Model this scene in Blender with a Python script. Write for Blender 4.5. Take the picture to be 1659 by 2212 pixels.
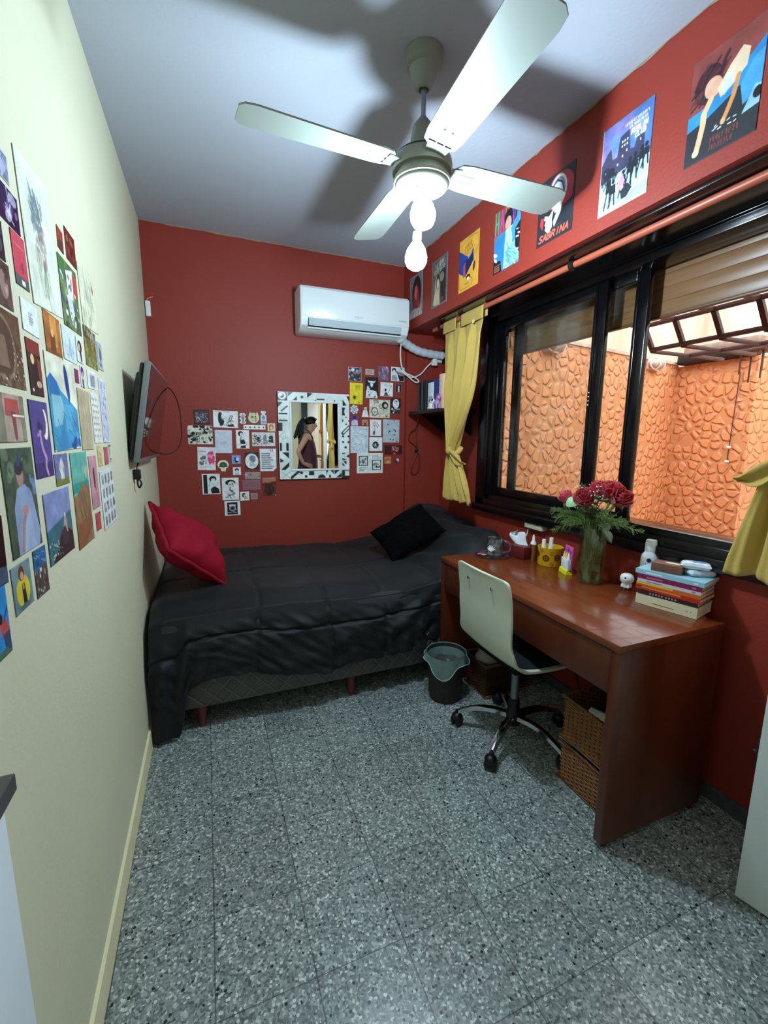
import bpy, bmesh, math, random
import numpy as np
from mathutils import Vector, Matrix, noise
PI = math.pi
for o in list(bpy.data.objects):
    bpy.data.objects.remove(o)
SC = bpy.context.scene
COL = SC.collection
# ---------------------------------------------------------------- camera, world, exposure
F_PX, YAW, PITCH, ROLL = 946.3, .3832, -.1655, .0084
CAM = Vector((.3231, 0, 1.4026))
cd = bpy.data.cameras.new('camera')
cam = bpy.data.objects.new('camera', cd); COL.objects.link(cam)
fw = Vector((math.sin(YAW)*math.cos(PITCH), math.cos(YAW)*math.cos(PITCH), math.sin(PITCH)))
rt = Vector((math.cos(YAW), -math.sin(YAW), 0)); up = rt.cross(fw)
rt2 = math.cos(ROLL)*rt+math.sin(ROLL)*up; up2 = -math.sin(ROLL)*rt+math.cos(ROLL)*up
mw = Matrix.Identity(4)
for i in range(3):
    mw[i][0] = rt2[i]; mw[i][1] = up2[i]; mw[i][2] = -fw[i]; mw[i][3] = CAM[i]
cam.matrix_world = mw
cd.sensor_fit = 'VERTICAL'; cd.sensor_height = 36.0; cd.lens = 36.0*F_PX/2212
cd.clip_start = .01; cd.clip_end = 100
SC.camera = cam
SKY_STRENGTH = 1.75
BULB_STRENGTH = 350.0
SC.view_settings.view_transform = 'Standard'
SC.view_settings.look = 'None'
SC.view_settings.exposure = 1.3
SC.view_settings.gamma = 1.0
SC.view_settings.use_curve_mapping = False
wd = bpy.data.worlds.new('overcast_sky'); SC.world = wd; wd.use_nodes = True
bg = wd.node_tree.nodes['Background']
bg.inputs[0].default_value = (.95, .97, 1.0, 1); bg.inputs[1].default_value = SKY_STRENGTH
# ---------------------------------------------------------------- materials
def lin(c):
    return tuple((x/12.92 if x <= .04045 else ((x+.055)/1.055)**2.4) for x in c)
def hexc(h):
    if not isinstance(h, str): return lin(h)
    h = h.lstrip('#')
    if len(h) == 3: h = ''.join(a*2 for a in h)
    return lin(tuple(int(h[i:i+2], 16)/255 for i in (0, 2, 4)))
_m = {}
def mat(name, color, rough=.5, metal=0., spec=.5, noise_amt=0., noise_scale=8., bump=0., bump_scale=60., trans=0., ior=1.45, alpha=1., coat=0., emit=None, sheen=0., stretch=None):
    """principled material with procedural colour variation and bump"""
    if name in _m: return _m[name]
    m = bpy.data.materials.new(name); m.use_nodes = True
    nt = m.node_tree; b = nt.nodes['Principled BSDF']
    c = hexc(color)
    b.inputs['Base Color'].default_value = (*c, 1)
    b.inputs['Roughness'].default_value = rough; b.inputs['Metallic'].default_value = metal
    b.inputs['Specular IOR Level'].default_value = spec
    b.inputs['Transmission Weight'].default_value = trans; b.inputs['IOR'].default_value = ior
    b.inputs['Alpha'].default_value = alpha; b.inputs['Coat Weight'].default_value = coat
    if sheen: b.inputs['Sheen Weight'].default_value = sheen
    if emit:
        b.inputs['Emission Color'].default_value = (*hexc(emit[0]), 1); b.inputs['Emission Strength'].default_value = emit[1]
    co = None
    if noise_amt or bump:
        tc = nt.nodes.new('ShaderNodeTexCoord'); co = tc.outputs['Object']
        if stretch:
            mp = nt.nodes.new('ShaderNodeMapping'); mp.inputs['Scale'].default_value = stretch
            nt.links.new(co, mp.inputs[0]); co = mp.outputs[0]
    if noise_amt:
        n = nt.nodes.new('ShaderNodeTexNoise'); n.inputs['Scale'].default_value = noise_scale; n.inputs['Detail'].default_value = 5
        nt.links.new(co, n.inputs['Vector'])
        r = nt.nodes.new('ShaderNodeMapRange'); r.inputs[1].default_value = .25; r.inputs[2].default_value = .75
        r.inputs[3].default_value = 1-noise_amt; r.inputs[4].default_value = 1+noise_amt
        nt.links.new(n.outputs['Fac'], r.inputs[0])
        mx = nt.nodes.new('ShaderNodeVectorMath'); mx.operation = 'SCALE'; mx.inputs[0].default_value = c
        nt.links.new(r.outputs[0], mx.inputs['Scale']); nt.links.new(mx.outputs[0], b.inputs['Base Color'])
    if bump:
        n2 = nt.nodes.new('ShaderNodeTexNoise'); n2.inputs['Scale'].default_value = bump_scale; n2.inputs['Detail'].default_value = 4
        nt.links.new(co, n2.inputs['Vector'])
        bp = nt.nodes.new('ShaderNodeBump'); bp.inputs['Strength'].default_value = bump; bp.inputs['Distance'].default_value = .01
        nt.links.new(n2.outputs['Fac'], bp.inputs['Height']); nt.links.new(bp.outputs[0], b.inputs['Normal'])
    _m[name] = m
    return m
def thin_glass(name, tint, refl=.9, haze=0., dcol='#e6e6e2'):
    """thin clear glass: see-through with a facing-dependent reflection"""
    if name in _m: return _m[name]
    m = bpy.data.materials.new(name); m.use_nodes = True
    nt = m.node_tree; N = nt.nodes; Lk = nt.links
    for n in list(N): N.remove(n)
    out = N.new('ShaderNodeOutputMaterial'); mx = N.new('ShaderNodeMixShader')
    t = N.new('ShaderNodeBsdfTransparent'); t.inputs[0].default_value = (*hexc(tint), 1)
    g = N.new('ShaderNodeBsdfGlossy'); g.inputs['Roughness'].default_value = .01
    lw = N.new('ShaderNodeLayerWeight'); lw.inputs['Blend'].default_value = .5
    pw = N.new('ShaderNodeMath'); pw.operation = 'POWER'; pw.inputs[1].default_value = 4.
    ma = N.new('ShaderNodeMath'); ma.operation = 'MULTIPLY_ADD'; ma.inputs[1].default_value = refl; ma.inputs[2].default_value = .045
    nz = N.new('ShaderNodeTexNoise'); nz.inputs['Scale'].default_value = 4
    d = N.new('ShaderNodeBsdfDiffuse'); d.inputs[0].default_value = (*hexc(dcol), 1)
    mx2 = N.new('ShaderNodeMixShader'); rr = N.new('ShaderNodeMapRange'); rr.inputs[1].default_value = .45; rr.inputs[2].default_value = .8; rr.inputs[4].default_value = haze
    Lk.new(nz.outputs['Fac'], rr.inputs[0]); Lk.new(rr.outputs[0], mx2.inputs[0])
    Lk.new(t.outputs[0], mx2.inputs[1]); Lk.new(d.outputs[0], mx2.inputs[2])
    Lk.new(lw.outputs['Facing'], pw.inputs[0]); Lk.new(pw.outputs[0], ma.inputs[0]); Lk.new(ma.outputs[0], mx.inputs[0])
    Lk.new(mx2.outputs[0], mx.inputs[1]); Lk.new(g.outputs[0], mx.inputs[2]); Lk.new(mx.outputs[0], out.inputs[0])
    _m[name] = m
    return m
def attr_mat(name, rough=.6, spec=.4, coat=0.):
    if name in _m: return _m[name]
    m = bpy.data.materials.new(name); m.use_nodes = True
    nt = m.node_tree; b = nt.nodes['Principled BSDF']
    a = nt.nodes.new('ShaderNodeAttribute'); a.attribute_name = 'ink'
    n = nt.nodes.new('ShaderNodeTexNoise'); n.inputs['Scale'].default_value = 400
    r = nt.nodes.new('ShaderNodeMapRange'); r.inputs[3].default_value = .95; r.inputs[4].default_value = 1.05
    nt.links.new(n.outputs['Fac'], r.inputs[0])
    s = nt.nodes.new('ShaderNodeVectorMath'); s.operation = 'SCALE'
    nt.links.new(a.outputs['Color'], s.inputs[0]); nt.links.new(r.outputs[0], s.inputs['Scale'])
    nt.links.new(s.outputs[0], b.inputs['Base Color'])
    b.inputs['Roughness'].default_value = rough; b.inputs['Specular IOR Level'].default_value = spec; b.inputs['Coat Weight'].default_value = coat
    _m[name] = m
    return m
# ---------------------------------------------------------------- mesh builder
class MB:
    def __init__(s): s.v = []; s.f = []; s.mi = []; s.cur = 0; s.sm = []; s.smooth = False
    def add(s, vs, fs):
        k = len(s.v); s.v += [tuple(p) for p in vs]
        for f in fs: s.f.append(tuple(i+k for i in f)); s.mi.append(s.cur); s.sm.append(s.smooth)
        return k
    def box(s, a, b, bev=0.):
        x0, y0, z0 = a; x1, y1, z1 = b
        if not bev:
            s.add([(x0,y0,z0),(x1,y0,z0),(x1,y1,z0),(x0,y1,z0),(x0,y0,z1),(x1,y0,z1),(x1,y1,z1),(x0,y1,z1)],
                  [(0,3,2,1),(4,5,6,7),(0,1,5,4),(1,2,6,5),(2,3,7,6),(3,0,4,7)])
        else:
            bm = bmesh.new(); bmesh.ops.create_cube(bm, size=1)
            for v in bm.verts:
                v.co = Vector(((x0+x1)/2+v.co.x*(x1-x0), (y0+y1)/2+v.co.y*(y1-y0), (z0+z1)/2+v.co.z*(z1-z0)))
            bmesh.ops.bevel(bm, geom=bm.edges[:], offset=min(bev, .45*min(abs(x1-x0), abs(y1-y0), abs(z1-z0))), segments=2, affect='EDGES', profile=.5)
            s.bm(bm)
        return s
    def bm(s, bm, M=None):
        bm.verts.index_update()
        s.add([(M @ v.co if M else v.co) for v in bm.verts], [[v.index for v in f.verts] for f in bm.faces]); bm.free()
        return s
    def lathe(s, prof, c=(0,0,0), seg=32, M=None, a0=0., a1=2*PI, cap=True):
        """prof: list of (radius, z)"""
        full = abs(a1-a0-2*PI) < 1e-6; n = seg if full else seg+1
        vs = []
        for r, z in prof:
            for i in range(n):
                a = a0+(a1-a0)*i/seg
                p = Vector((c[0]+r*math.cos(a), c[1]+r*math.sin(a), c[2]+z))
                vs.append(M @ p if M else p)
        fs = []
        for j in range(len(prof)-1):
            for i in range(seg):
                i2 = (i+1) % n
                fs.append((j*n+i, j*n+i2, (j+1)*n+i2, (j+1)*n+i))
        if full and cap:
            if prof[0][0] > 1e-5: fs.append(tuple(range(n-1, -1, -1)))
            if prof[-1][0] > 1e-5: fs.append(tuple((len(prof)-1)*n+i for i in range(n)))
        s.add(vs, fs); return s
    def cyl(s, p0, p1, r, r1=None, seg=16):
        return s.tube([p0, p1], [r, r if r1 is None else r1], seg)
    def tube(s, pts, r, seg=8, cap=True, closed=False):
        pts = [Vector(p) for p in pts]; n = len(pts)
        if not isinstance(r, (list, tuple)): r = [r]*n
        vs = []; prev = None
        for i, p in enumerate(pts):
            if closed: t = pts[(i+1) % n]-pts[i-1]
            else: t = pts[min(i+1, n-1)]-pts[max(i-1, 0)]
            t.normalize()
            if prev is None:
                a = Vector((0, 0, 1)) if abs(t.z) < .9 else Vector((1, 0, 0)); prev = t.cross(a).normalized()
            u = (prev-t*prev.dot(t))
            u = u.normalized() if u.length > 1e-6 else t.orthogonal().normalized()
            prev = u; w = t.cross(u)
            for k in range(seg):
                a = 2*PI*k/seg; vs.append(p+(u*math.cos(a)+w*math.sin(a))*r[i])
        fs = []
        for i in range(n if closed else n-1):
            j = (i+1) % n
            for k in range(seg):
                k2 = (k+1) % seg; fs.append((i*seg+k, i*seg+k2, j*seg+k2, j*seg+k))
        if cap and not closed:
            fs.append(tuple(range(seg-1, -1, -1))); fs.append(tuple((n-1)*seg+k for k in range(seg)))
        s.add(vs, fs); return s
    def grid(s, fn, nu, nv, wrap=False):
        """fn(u,v)->point, u,v in 0..1"""
        vs = [fn(i/nu, j/nv) for j in range(nv+1) for i in range(nu+(0 if wrap else 1))]
        w = nu if wrap else nu+1
        fs = [(j*w+i, j*w+(i+1) % w, (j+1)*w+(i+1) % w, (j+1)*w+i) for j in range(nv) for i in range(nu)]
        s.add(vs, fs); return s
    def prism(s, poly, a, b, axis=2):
        """extrude a polygon (list of 2-tuples) along an axis from a to b"""
        def P(p, t):
            return {0: (t, p[0], p[1]), 1: (p[0], t, p[1]), 2: (p[0], p[1], t)}[axis]
        n = len(poly)
        s.add([P(p, a) for p in poly]+[P(p, b) for p in poly],
              [tuple(range(n-1, -1, -1)), tuple(range(n, 2*n))]+[(i, (i+1) % n, n+(i+1) % n, n+i) for i in range(n)])
        return s
    def ball(s, c, r, su=16, sv=10, M=None):
        if not isinstance(r, (list, tuple)): r = (r, r, r)
        vs = []; fs = []
        def tf(p): return (M @ Vector(p)) if M else p
        vs.append(tf((c[0], c[1], c[2]+r[2])))
        for j in range(1, sv):
            t = PI*j/sv
            for i in range(su):
                a = 2*PI*i/su; vs.append(tf((c[0]+r[0]*math.sin(t)*math.cos(a), c[1]+r[1]*math.sin(t)*math.sin(a), c[2]+r[2]*math.cos(t))))
        vs.append(tf((c[0], c[1], c[2]-r[2])))
        for i in range(su): fs.append((0, 1+i, 1+(i+1) % su))
        for j in range(sv-2):
            for i in range(su): fs.append((1+j*su+i, 1+(j+1)*su+i, 1+(j+1)*su+(i+1) % su, 1+j*su+(i+1) % su))
        L = len(vs)-1; b = 1+(sv-2)*su
        for i in range(su): fs.append((b+i, L, b+(i+1) % su))
        s.add(vs, fs); return s
def link(o, parent=None, loc=None, rot=None):
    COL.objects.link(o)
    if parent is not None: o.parent = parent
    if loc is not None: o.location = loc
    if rot is not None: o.rotation_euler = rot
    return o
def obj(name, mb, mats, parent=None, loc=None, rot=None, smooth=None, label=None, angle=40, recalc=True):
    me = bpy.data.meshes.new(name)
    me.from_pydata(mb.v, [], mb.f); me.update()
    if not isinstance(mats, (list, tuple)): mats = [mats]
    for m in mats: me.materials.append(m)
    if len(mats) > 1: me.polygons.foreach_set('material_index', mb.mi)
    if recalc:
        bm = bmesh.new(); bm.from_mesh(me); bmesh.ops.recalc_face_normals(bm, faces=bm.faces[:]); bm.to_mesh(me); bm.free()
    if smooth is not False:
        me.polygons.foreach_set('use_smooth', [True]*len(me.polygons))
        if smooth is None:
            try: me.set_sharp_from_angle(angle=math.radians(angle))
            except Exception: pass
    o = bpy.data.objects.new(name, me); link(o, parent, loc, rot)
    if label: o['label'] = label
    return o
def tag(o, label, cat, group=None):
    o['label'] = label; o['category'] = cat
    if group: o['group'] = group
    return o
def thing(name, label, cat, loc=(0,0,0), rotz=0, group=None):
    o = bpy.data.objects.new(name, None); o.empty_display_size = .05
    link(o, None, loc, (0, 0, rotz)); return tag(o, label, cat, group)
def struct(name, mb, m, parent=None, smooth=False):
    o = obj(name, mb, m, parent, smooth=smooth)
    if parent is None: o['kind'] = 'structure'
    return o
def shift(mb, d):
    mb.v = [(p[0]-d[0], p[1]-d[1], p[2]-d[2]) for p in mb.v]; return mb
def ss(a, b, x):
    t = max(0., min(1., (x-a)/(b-a))); return t*t*(3-2*t)
def lerp(a, b, t): return a+(b-a)*t
def interp(tab, x):
    if x <= tab[0][0]: return tab[0][1]
    for (x0, y0), (x1, y1) in zip(tab, tab[1:]):
        if x <= x1:
            t = (x-x0)/(x1-x0); t = t*t*(3-2*t); return y0+(y1-y0)*t
    return tab[-1][1]
def catmull(pts, n=8, closed=False):
    pts = [Vector(p) for p in pts]; out = []; L = len(pts)
    for i in range(L if closed else L-1):
        if closed: p0, p1, p2, p3 = pts[i-1], pts[i], pts[(i+1) % L], pts[(i+2) % L]
        else: p0, p1, p2, p3 = pts[max(i-1, 0)], pts[i], pts[i+1], pts[min(i+2, L-1)]
        for k in range(n):
            t = k/n
            out.append(.5*((2*p1)+(-p0+p2)*t+(2*p0-5*p1+4*p2-p3)*t*t+(-p0+3*p1-3*p2+p3)*t*t*t))
    if not closed: out.append(pts[-1])
    return out
# ================================================================ setting
H, D, WB, ZB, WW = 2.676, 3.235, 1.775, 2.197, 2.11     # ceiling, back wall, beam face, beam underside, window wall
YF = -1.05                                              # wall behind the camera
RED = mat('red_wall_paint', '#8b2e20', .55, noise_amt=.05, noise_scale=3, bump=.12, bump_scale=90)
CREAM = mat('cream_wall_paint', '#cfcfb2', .6, noise_amt=.03, noise_scale=3, bump=.1, bump_scale=70)
WHITEC = mat('ceiling_paint', '#abb1bb', .75, noise_amt=.03, noise_scale=2, bump=.1, bump_scale=50)
BLACKF = mat('black_enamel', '#0b0b0d', .18, spec=.5, bump=.03, bump_scale=25)
def floor_mat():
    m = bpy.data.materials.new('terrazzo_tile'); m.use_nodes = True
    nt = m.node_tree; N = nt.nodes; Lk = nt.links; b = N['Principled BSDF']
    g = N.new('ShaderNodeNewGeometry')
    def vor(scale, feat='F1'):
        v = N.new('ShaderNodeTexVoronoi'); v.feature = feat; v.inputs['Scale'].default_value = scale
        Lk.new(g.outputs['Position'], v.inputs['Vector']); return v
    def ramp(stops, interp_='LINEAR'):
        r = N.new('ShaderNodeValToRGB'); r.color_ramp.interpolation = interp_
        e = r.color_ramp.elements
        while len(e) < len(stops): e.new(.5)
        for k, (p, c) in zip(e, stops): k.position = p; k.color = (*hexc(c), 1)
        return r
    v1 = vor(165); sep = N.new('ShaderNodeSeparateColor'); Lk.new(v1.outputs['Color'], sep.inputs[0])
    r1 = ramp([(0, '#4c5654'), (.15, '#6a7472'), (.45, '#828c8a'), (.78, '#98a2a0'), (.94, '#bac2bf'), (1, '#e0e6e1')])
    Lk.new(sep.outputs[0], r1.inputs[0])
    v2 = vor(95); sep2 = N.new('ShaderNodeSeparateColor'); Lk.new(v2.outputs['Color'], sep2.inputs[0])
    r2 = ramp([(0, '#161a1a'), (.05, '#161a1a'), (.051, '#606a68'), (.93, '#606a68'), (.931, '#d0d6d0')], 'CONSTANT'); Lk.new(sep2.outputs[1], r2.inputs[0])
    dmask = N.new('ShaderNodeMath'); dmask.operation = 'LESS_THAN'; dmask.inputs[1].default_value = .4
    Lk.new(v2.outputs['Distance'], dmask.inputs[0])
    ch = N.new('ShaderNodeMath'); ch.operation = 'ABSOLUTE'
    sub = N.new('ShaderNodeMath'); sub.operation = 'SUBTRACT'; sub.inputs[1].default_value = .49; Lk.new(sep2.outputs[1], sub.inputs[0]); Lk.new(sub.outputs[0], ch.inputs[0])
    gt = N.new('ShaderNodeMath'); gt.operation = 'GREATER_THAN'; gt.inputs[1].default_value = .44; Lk.new(ch.outputs[0], gt.inputs[0])
    mu = N.new('ShaderNodeMath'); mu.operation = 'MULTIPLY'; Lk.new(gt.outputs[0], mu.inputs[0]); Lk.new(dmask.outputs[0], mu.inputs[1])
    mix = N.new('ShaderNodeMix'); mix.data_type = 'RGBA'; Lk.new(mu.outputs[0], mix.inputs[0]); Lk.new(r1.outputs[0], mix.inputs[6]); Lk.new(r2.outputs[0], mix.inputs[7])
    # joints between the 25 cm tiles, and a slightly different tone per tile
    sx = N.new('ShaderNodeSeparateXYZ'); Lk.new(g.outputs['Position'], sx.inputs[0])
    lines = []; cells = []
    for k, off in ((0, .268), (1, .18)):
        a = N.new('ShaderNodeMath'); a.operation = 'ADD'; a.inputs[1].default_value = -off+5.; Lk.new(sx.outputs[k], a.inputs[0])
        d = N.new('ShaderNodeMath'); d.operation = 'DIVIDE'; d.inputs[1].default_value = .25; Lk.new(a.outputs[0], d.inputs[0])
        fr = N.new('ShaderNodeMath'); fr.operation = 'FRACT'; Lk.new(d.outputs[0], fr.inputs[0])
        fl = N.new('ShaderNodeMath'); fl.operation = 'FLOOR'; Lk.new(d.outputs[0], fl.inputs[0]); cells.append(fl)
        lt = N.new('ShaderNodeMath'); lt.operation = 'LESS_THAN'; lt.inputs[1].default_value = .014 if k == 0 else .010; Lk.new(fr.outputs[0], lt.inputs[0]); lines.append(lt)
    mxl = N.new('ShaderNodeMath'); mxl.operation = 'MAXIMUM'; Lk.new(lines[0].outputs[0], mxl.inputs[0]); Lk.new(lines[1].outputs[0], mxl.inputs[1])
    cv = N.new('ShaderNodeCombineXYZ'); Lk.new(cells[0].outputs[0], cv.inputs[0]); Lk.new(cells[1].outputs[0], cv.inputs[1])
    wn = N.new('ShaderNodeTexWhiteNoise'); wn.noise_dimensions = '3D'; Lk.new(cv.outputs[0], wn.inputs['Vector'])
    tr = N.new('ShaderNodeMapRange'); tr.inputs[3].default_value = .86; tr.inputs[4].default_value = 1.1; Lk.new(wn.outputs['Value'], tr.inputs[0])
    sc = N.new('ShaderNodeVectorMath'); sc.operation = 'SCALE'; Lk.new(mix.outputs[2], sc.inputs[0]); Lk.new(tr.outputs[0], sc.inputs['Scale'])
    mix2 = N.new('ShaderNodeMix'); mix2.data_type = 'RGBA'; mix2.inputs[7].default_value = (*hexc('#2c3130'), 1)
    lw = N.new('ShaderNodeMath'); lw.operation = 'MULTIPLY'; lw.inputs[1].default_value = .72; Lk.new(mxl.outputs[0], lw.inputs[0])
    Lk.new(lw.outputs[0], mix2.inputs[0]); Lk.new(sc.outputs[0], mix2.inputs[6])
    Lk.new(mix2.outputs[2], b.inputs['Base Color'])
    b.inputs['Specular IOR Level'].default_value = .6
    n = N.new('ShaderNodeTexNoise'); n.inputs['Scale'].default_value = 14; Lk.new(g.outputs['Position'], n.inputs['Vector'])
    rr = N.new('ShaderNodeMapRange'); rr.inputs[3].default_value = .2; rr.inputs[4].default_value = .34; Lk.new(n.outputs['Fac'], rr.inputs[0]); Lk.new(rr.outputs[0], b.inputs['Roughness'])
    return m
TERRAZZO = floor_mat()
mb = MB(); mb.box((-.15, YF-.1, -.1), (WW+.02, D+.12, 0)); struct('floor', mb, TERRAZZO)
mb = MB()
mb.add([(-.15, YF-.1, H), (WW+.1, YF-.1, H), (WW+.1, D+.1, H), (-.15, D+.1, H+.02), (-.15, YF-.1, H+.15), (WW+.1, YF-.1, H+.15), (WW+.1, D+.1, H+.15), (-.15, D+.1, H+.15)],
       [(0,1,2,3), (7,6,5,4), (0,4,5,1), (1,5,6,2), (2,6,7,3), (3,7,4,0)])
struct('ceiling', mb, WHITEC)
def LX(y): return .0053*y                               # face of the slightly crooked left wall
mb = MB(); mb.add([(LX(YF), YF-.1, 0), (LX(D), D+.1, 0), (LX(D), D+.1, H+.05), (LX(YF), YF-.1, H+.05), (-.14, YF-.1, 0), (-.14, D+.1, 0), (-.14, D+.1, H+.05), (-.14, YF-.1, H+.05)],
       [(0,1,2,3), (7,6,5,4), (0,4,5,1), (1,5,6,2), (2,6,7,3), (3,7,4,0)])
struct('wall_left', mb, CREAM)
mb = MB(); mb.box((-.02, D, 0), (WW+.12, D+.12, H+.05)); struct('wall_back', mb, RED)
# right wall: window opening y -.09..2.53, z .985..2.24; doorway behind the camera
WY0, WY1, WZ0, WZ1 = -.06, 2.62, .955, 2.25
mb = MB()
mb.box((WW, -.2, 0), (WW+.12, D+.02, WZ0)); mb.box((WW, WY1, WZ0), (WW+.12, D+.02, H)); mb.box((WW, WY0, WZ1), (WW+.12, WY1, H))
mb.box((WW, -.2, WZ0), (WW+.12, WY0, H)); mb.box((WW, YF-.1, 2.1), (WW+.12, -.2, H))
struct('wall_right', mb, RED)
mb = MB(); mb.box((-.1, YF-.1, 0), (WW+.12, YF, H)); struct('wall_front', mb, CREAM)
# red box beam over the window and the shallow pilaster in the corner
mb = MB(); mb.box((WB, YF, ZB), (WW+.01, D+.01, H+.01)); struct('trim_1', mb, RED)
mb = MB(); mb.box((1.795, D-.035, 0), (WW+.01, D+.01, ZB+.005)); struct('trim_2', mb, RED)
BASEL = mat('cream_baseboard', '#e6dfb4', .5, noise_amt=.05, noise_scale=6)
mb = MB(); mb.add([(LX(YF)-.005, YF, 0), (LX(YF)+.012, YF, 0), (LX(D)+.012, D, 0), (LX(D)-.005, D, 0), (LX(YF)-.005, YF, .085), (LX(YF)+.009, YF, .08), (LX(D)+.009, D, .08), (LX(D)-.005, D, .085)],
       [(0,3,2,1), (4,5,6,7), (0,1,5,4), (1,2,6,5), (2,3,7,6), (3,0,4,7)])
struct('baseboard_left', mb, BASEL)
BASER = mat('grey_stone_baseboard', '#4a4d4c', .5, noise_amt=.25, noise_scale=60)
mb = MB(); mb.box((WW-.014, -.2, 0), (WW+.005, D, .06), .003); struct('baseboard_right', mb, BASER)
mb = MB(); mb.box((0, D-.014, 0), (1.795, D+.005, .06), .003); struct('baseboard_back', mb, BASER)
# rough plaster line where the red paint meets the ceiling
mb = MB(); random.seed(4)
PL = mat('old_plaster_edge', '#8d7c62', .8, noise_amt=.2, noise_scale=40)
def ragged(p0, p1, nrm, n, w):
    p0 = Vector(p0); p1 = Vector(p1); vs = []; fs = []
    for i in range(n+1):
        p = p0.lerp(p1, i/n); a = random.random()*w+.002
        q = Vector(nrm)*.0025
        vs += [p+q+Vector((0, 0, .002)), p+q*.6+Vector((0, 0, -a))]
    for i in range(n): fs.append((2*i, 2*i+1, 2*i+3, 2*i+2))
    mb.add(vs, fs)
ragged((.02, D, H+.018), (WB, D, H), (0, -1, 0), 60, .006)
ragged((WB, D, H), (WB, YF, H), (-1, 0, 0), 140, .009)
struct('trim_3', mb, PL)
# unseen wall left from a hall added to block sky; divides off the patio
wallbox_ = lambda name, a, b, m: struct(name, MB().box(a, b), m)
wallbox_('wall_added_divider', (WW+.12, -.2, -.1), (3.5, -.12, 2.6), CREAM)
# ---------------------------------------------------------------- window
PANE = thin_glass('window_pane', '#f3f6f2', .8, .07)
win = bpy.data.objects.new('window_1', None); link(win); win['kind'] = 'structure'
mb = MB()
# outer frame with stepped profile
for (x0, x1, e) in ((WW-.03, WW+.10, 0.), (WW-.012, WW+.12, .03)):
    mb.box((x0, WY0-.01, WZ0-.01), (x1, WY1+.01, WZ0+.05+e), .003)
    mb.box((x0, WY0-.01, WZ1-.07-e), (x1, WY1+.01, WZ1+.01), .003)
    mb.box((x0, WY1-.09-e, WZ0), (x1, WY1+.01, WZ1), .003)
    mb.box((x0, WY0-.01, WZ0), (x1, WY0+.05, WZ1), .003)
mb.box((WW-.05, WY0-.02, WZ0-.035), (WW+.02, WY1+.02, WZ0+.012), .004)
mb.box((WW-.022, WY0, WZ1-.055), (WW, WY1, WZ1-.035), .003)
mb.box((WB+.03, -.2, ZB-.014), (WW+.01, 2.74, ZB-.001), .002)
obj('window_frame', mb, BLACKF, win)
SILL = mat('worn_sill', '#8f7f78', .45, noise_amt=.35, noise_scale=30)
mb = MB(); mb.box((WW+.005, WY0+.05, WZ0+.05), (WW+.13, 1.50, WZ0+.062)); obj('sill_track', mb, SILL, win)
def sash(x, y0, y1, z0, z1, w, nm):
    mb = MB()
    mb.box((x-.014, y0, z0), (x+.014, y0+w, z1), .004); mb.box((x-.014, y1-w, z0), (x+.014, y1, z1), .004)
    mb.box((x-.014, y0+w, z0), (x+.014, y1-w, z0+w*.75), .004); mb.box((x-.014, y0+w, z1-w*.75), (x+.014, y1-w, z1), .004)
    mb.box((x-.019, y0+w*.72, z0), (x+.012, y0+w*.95, z1), .003)
    o = obj(nm, mb, BLACKF, win)
    mb = MB(); mb.add([(x, y0+w*.5, z0+.02), (x, y1-w*.5, z0+.02), (x, y1-w*.5, z1-.02), (x, y0+w*.5, z1-.02)], [(0, 1, 2, 3)])
    obj('glass_pane', mb, PANE, o, recalc=False)
    return o
sA = sash(WW+.03, 1.665, 2.53, WZ0+.08, WZ1-.1, .072, 'sash')
sB = sash(WW+.072, 1.48, 2.40, WZ0+.055, WZ1-.085, .066, 'sash')
mb = MB()
for k in range(4): mb.lathe([(0, .0), (.0035, .001), (.0035, .003), (0, .004)], (0, 0, 0), 8, Matrix.Translation((WW+.012, 1.722, 1.64-.02*k)) @ Matrix.Rotation(-PI/2, 4, 'Y'))
obj('screw', mb, mat('bright_screw', '#e8e8e8', .3), sA)
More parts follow.
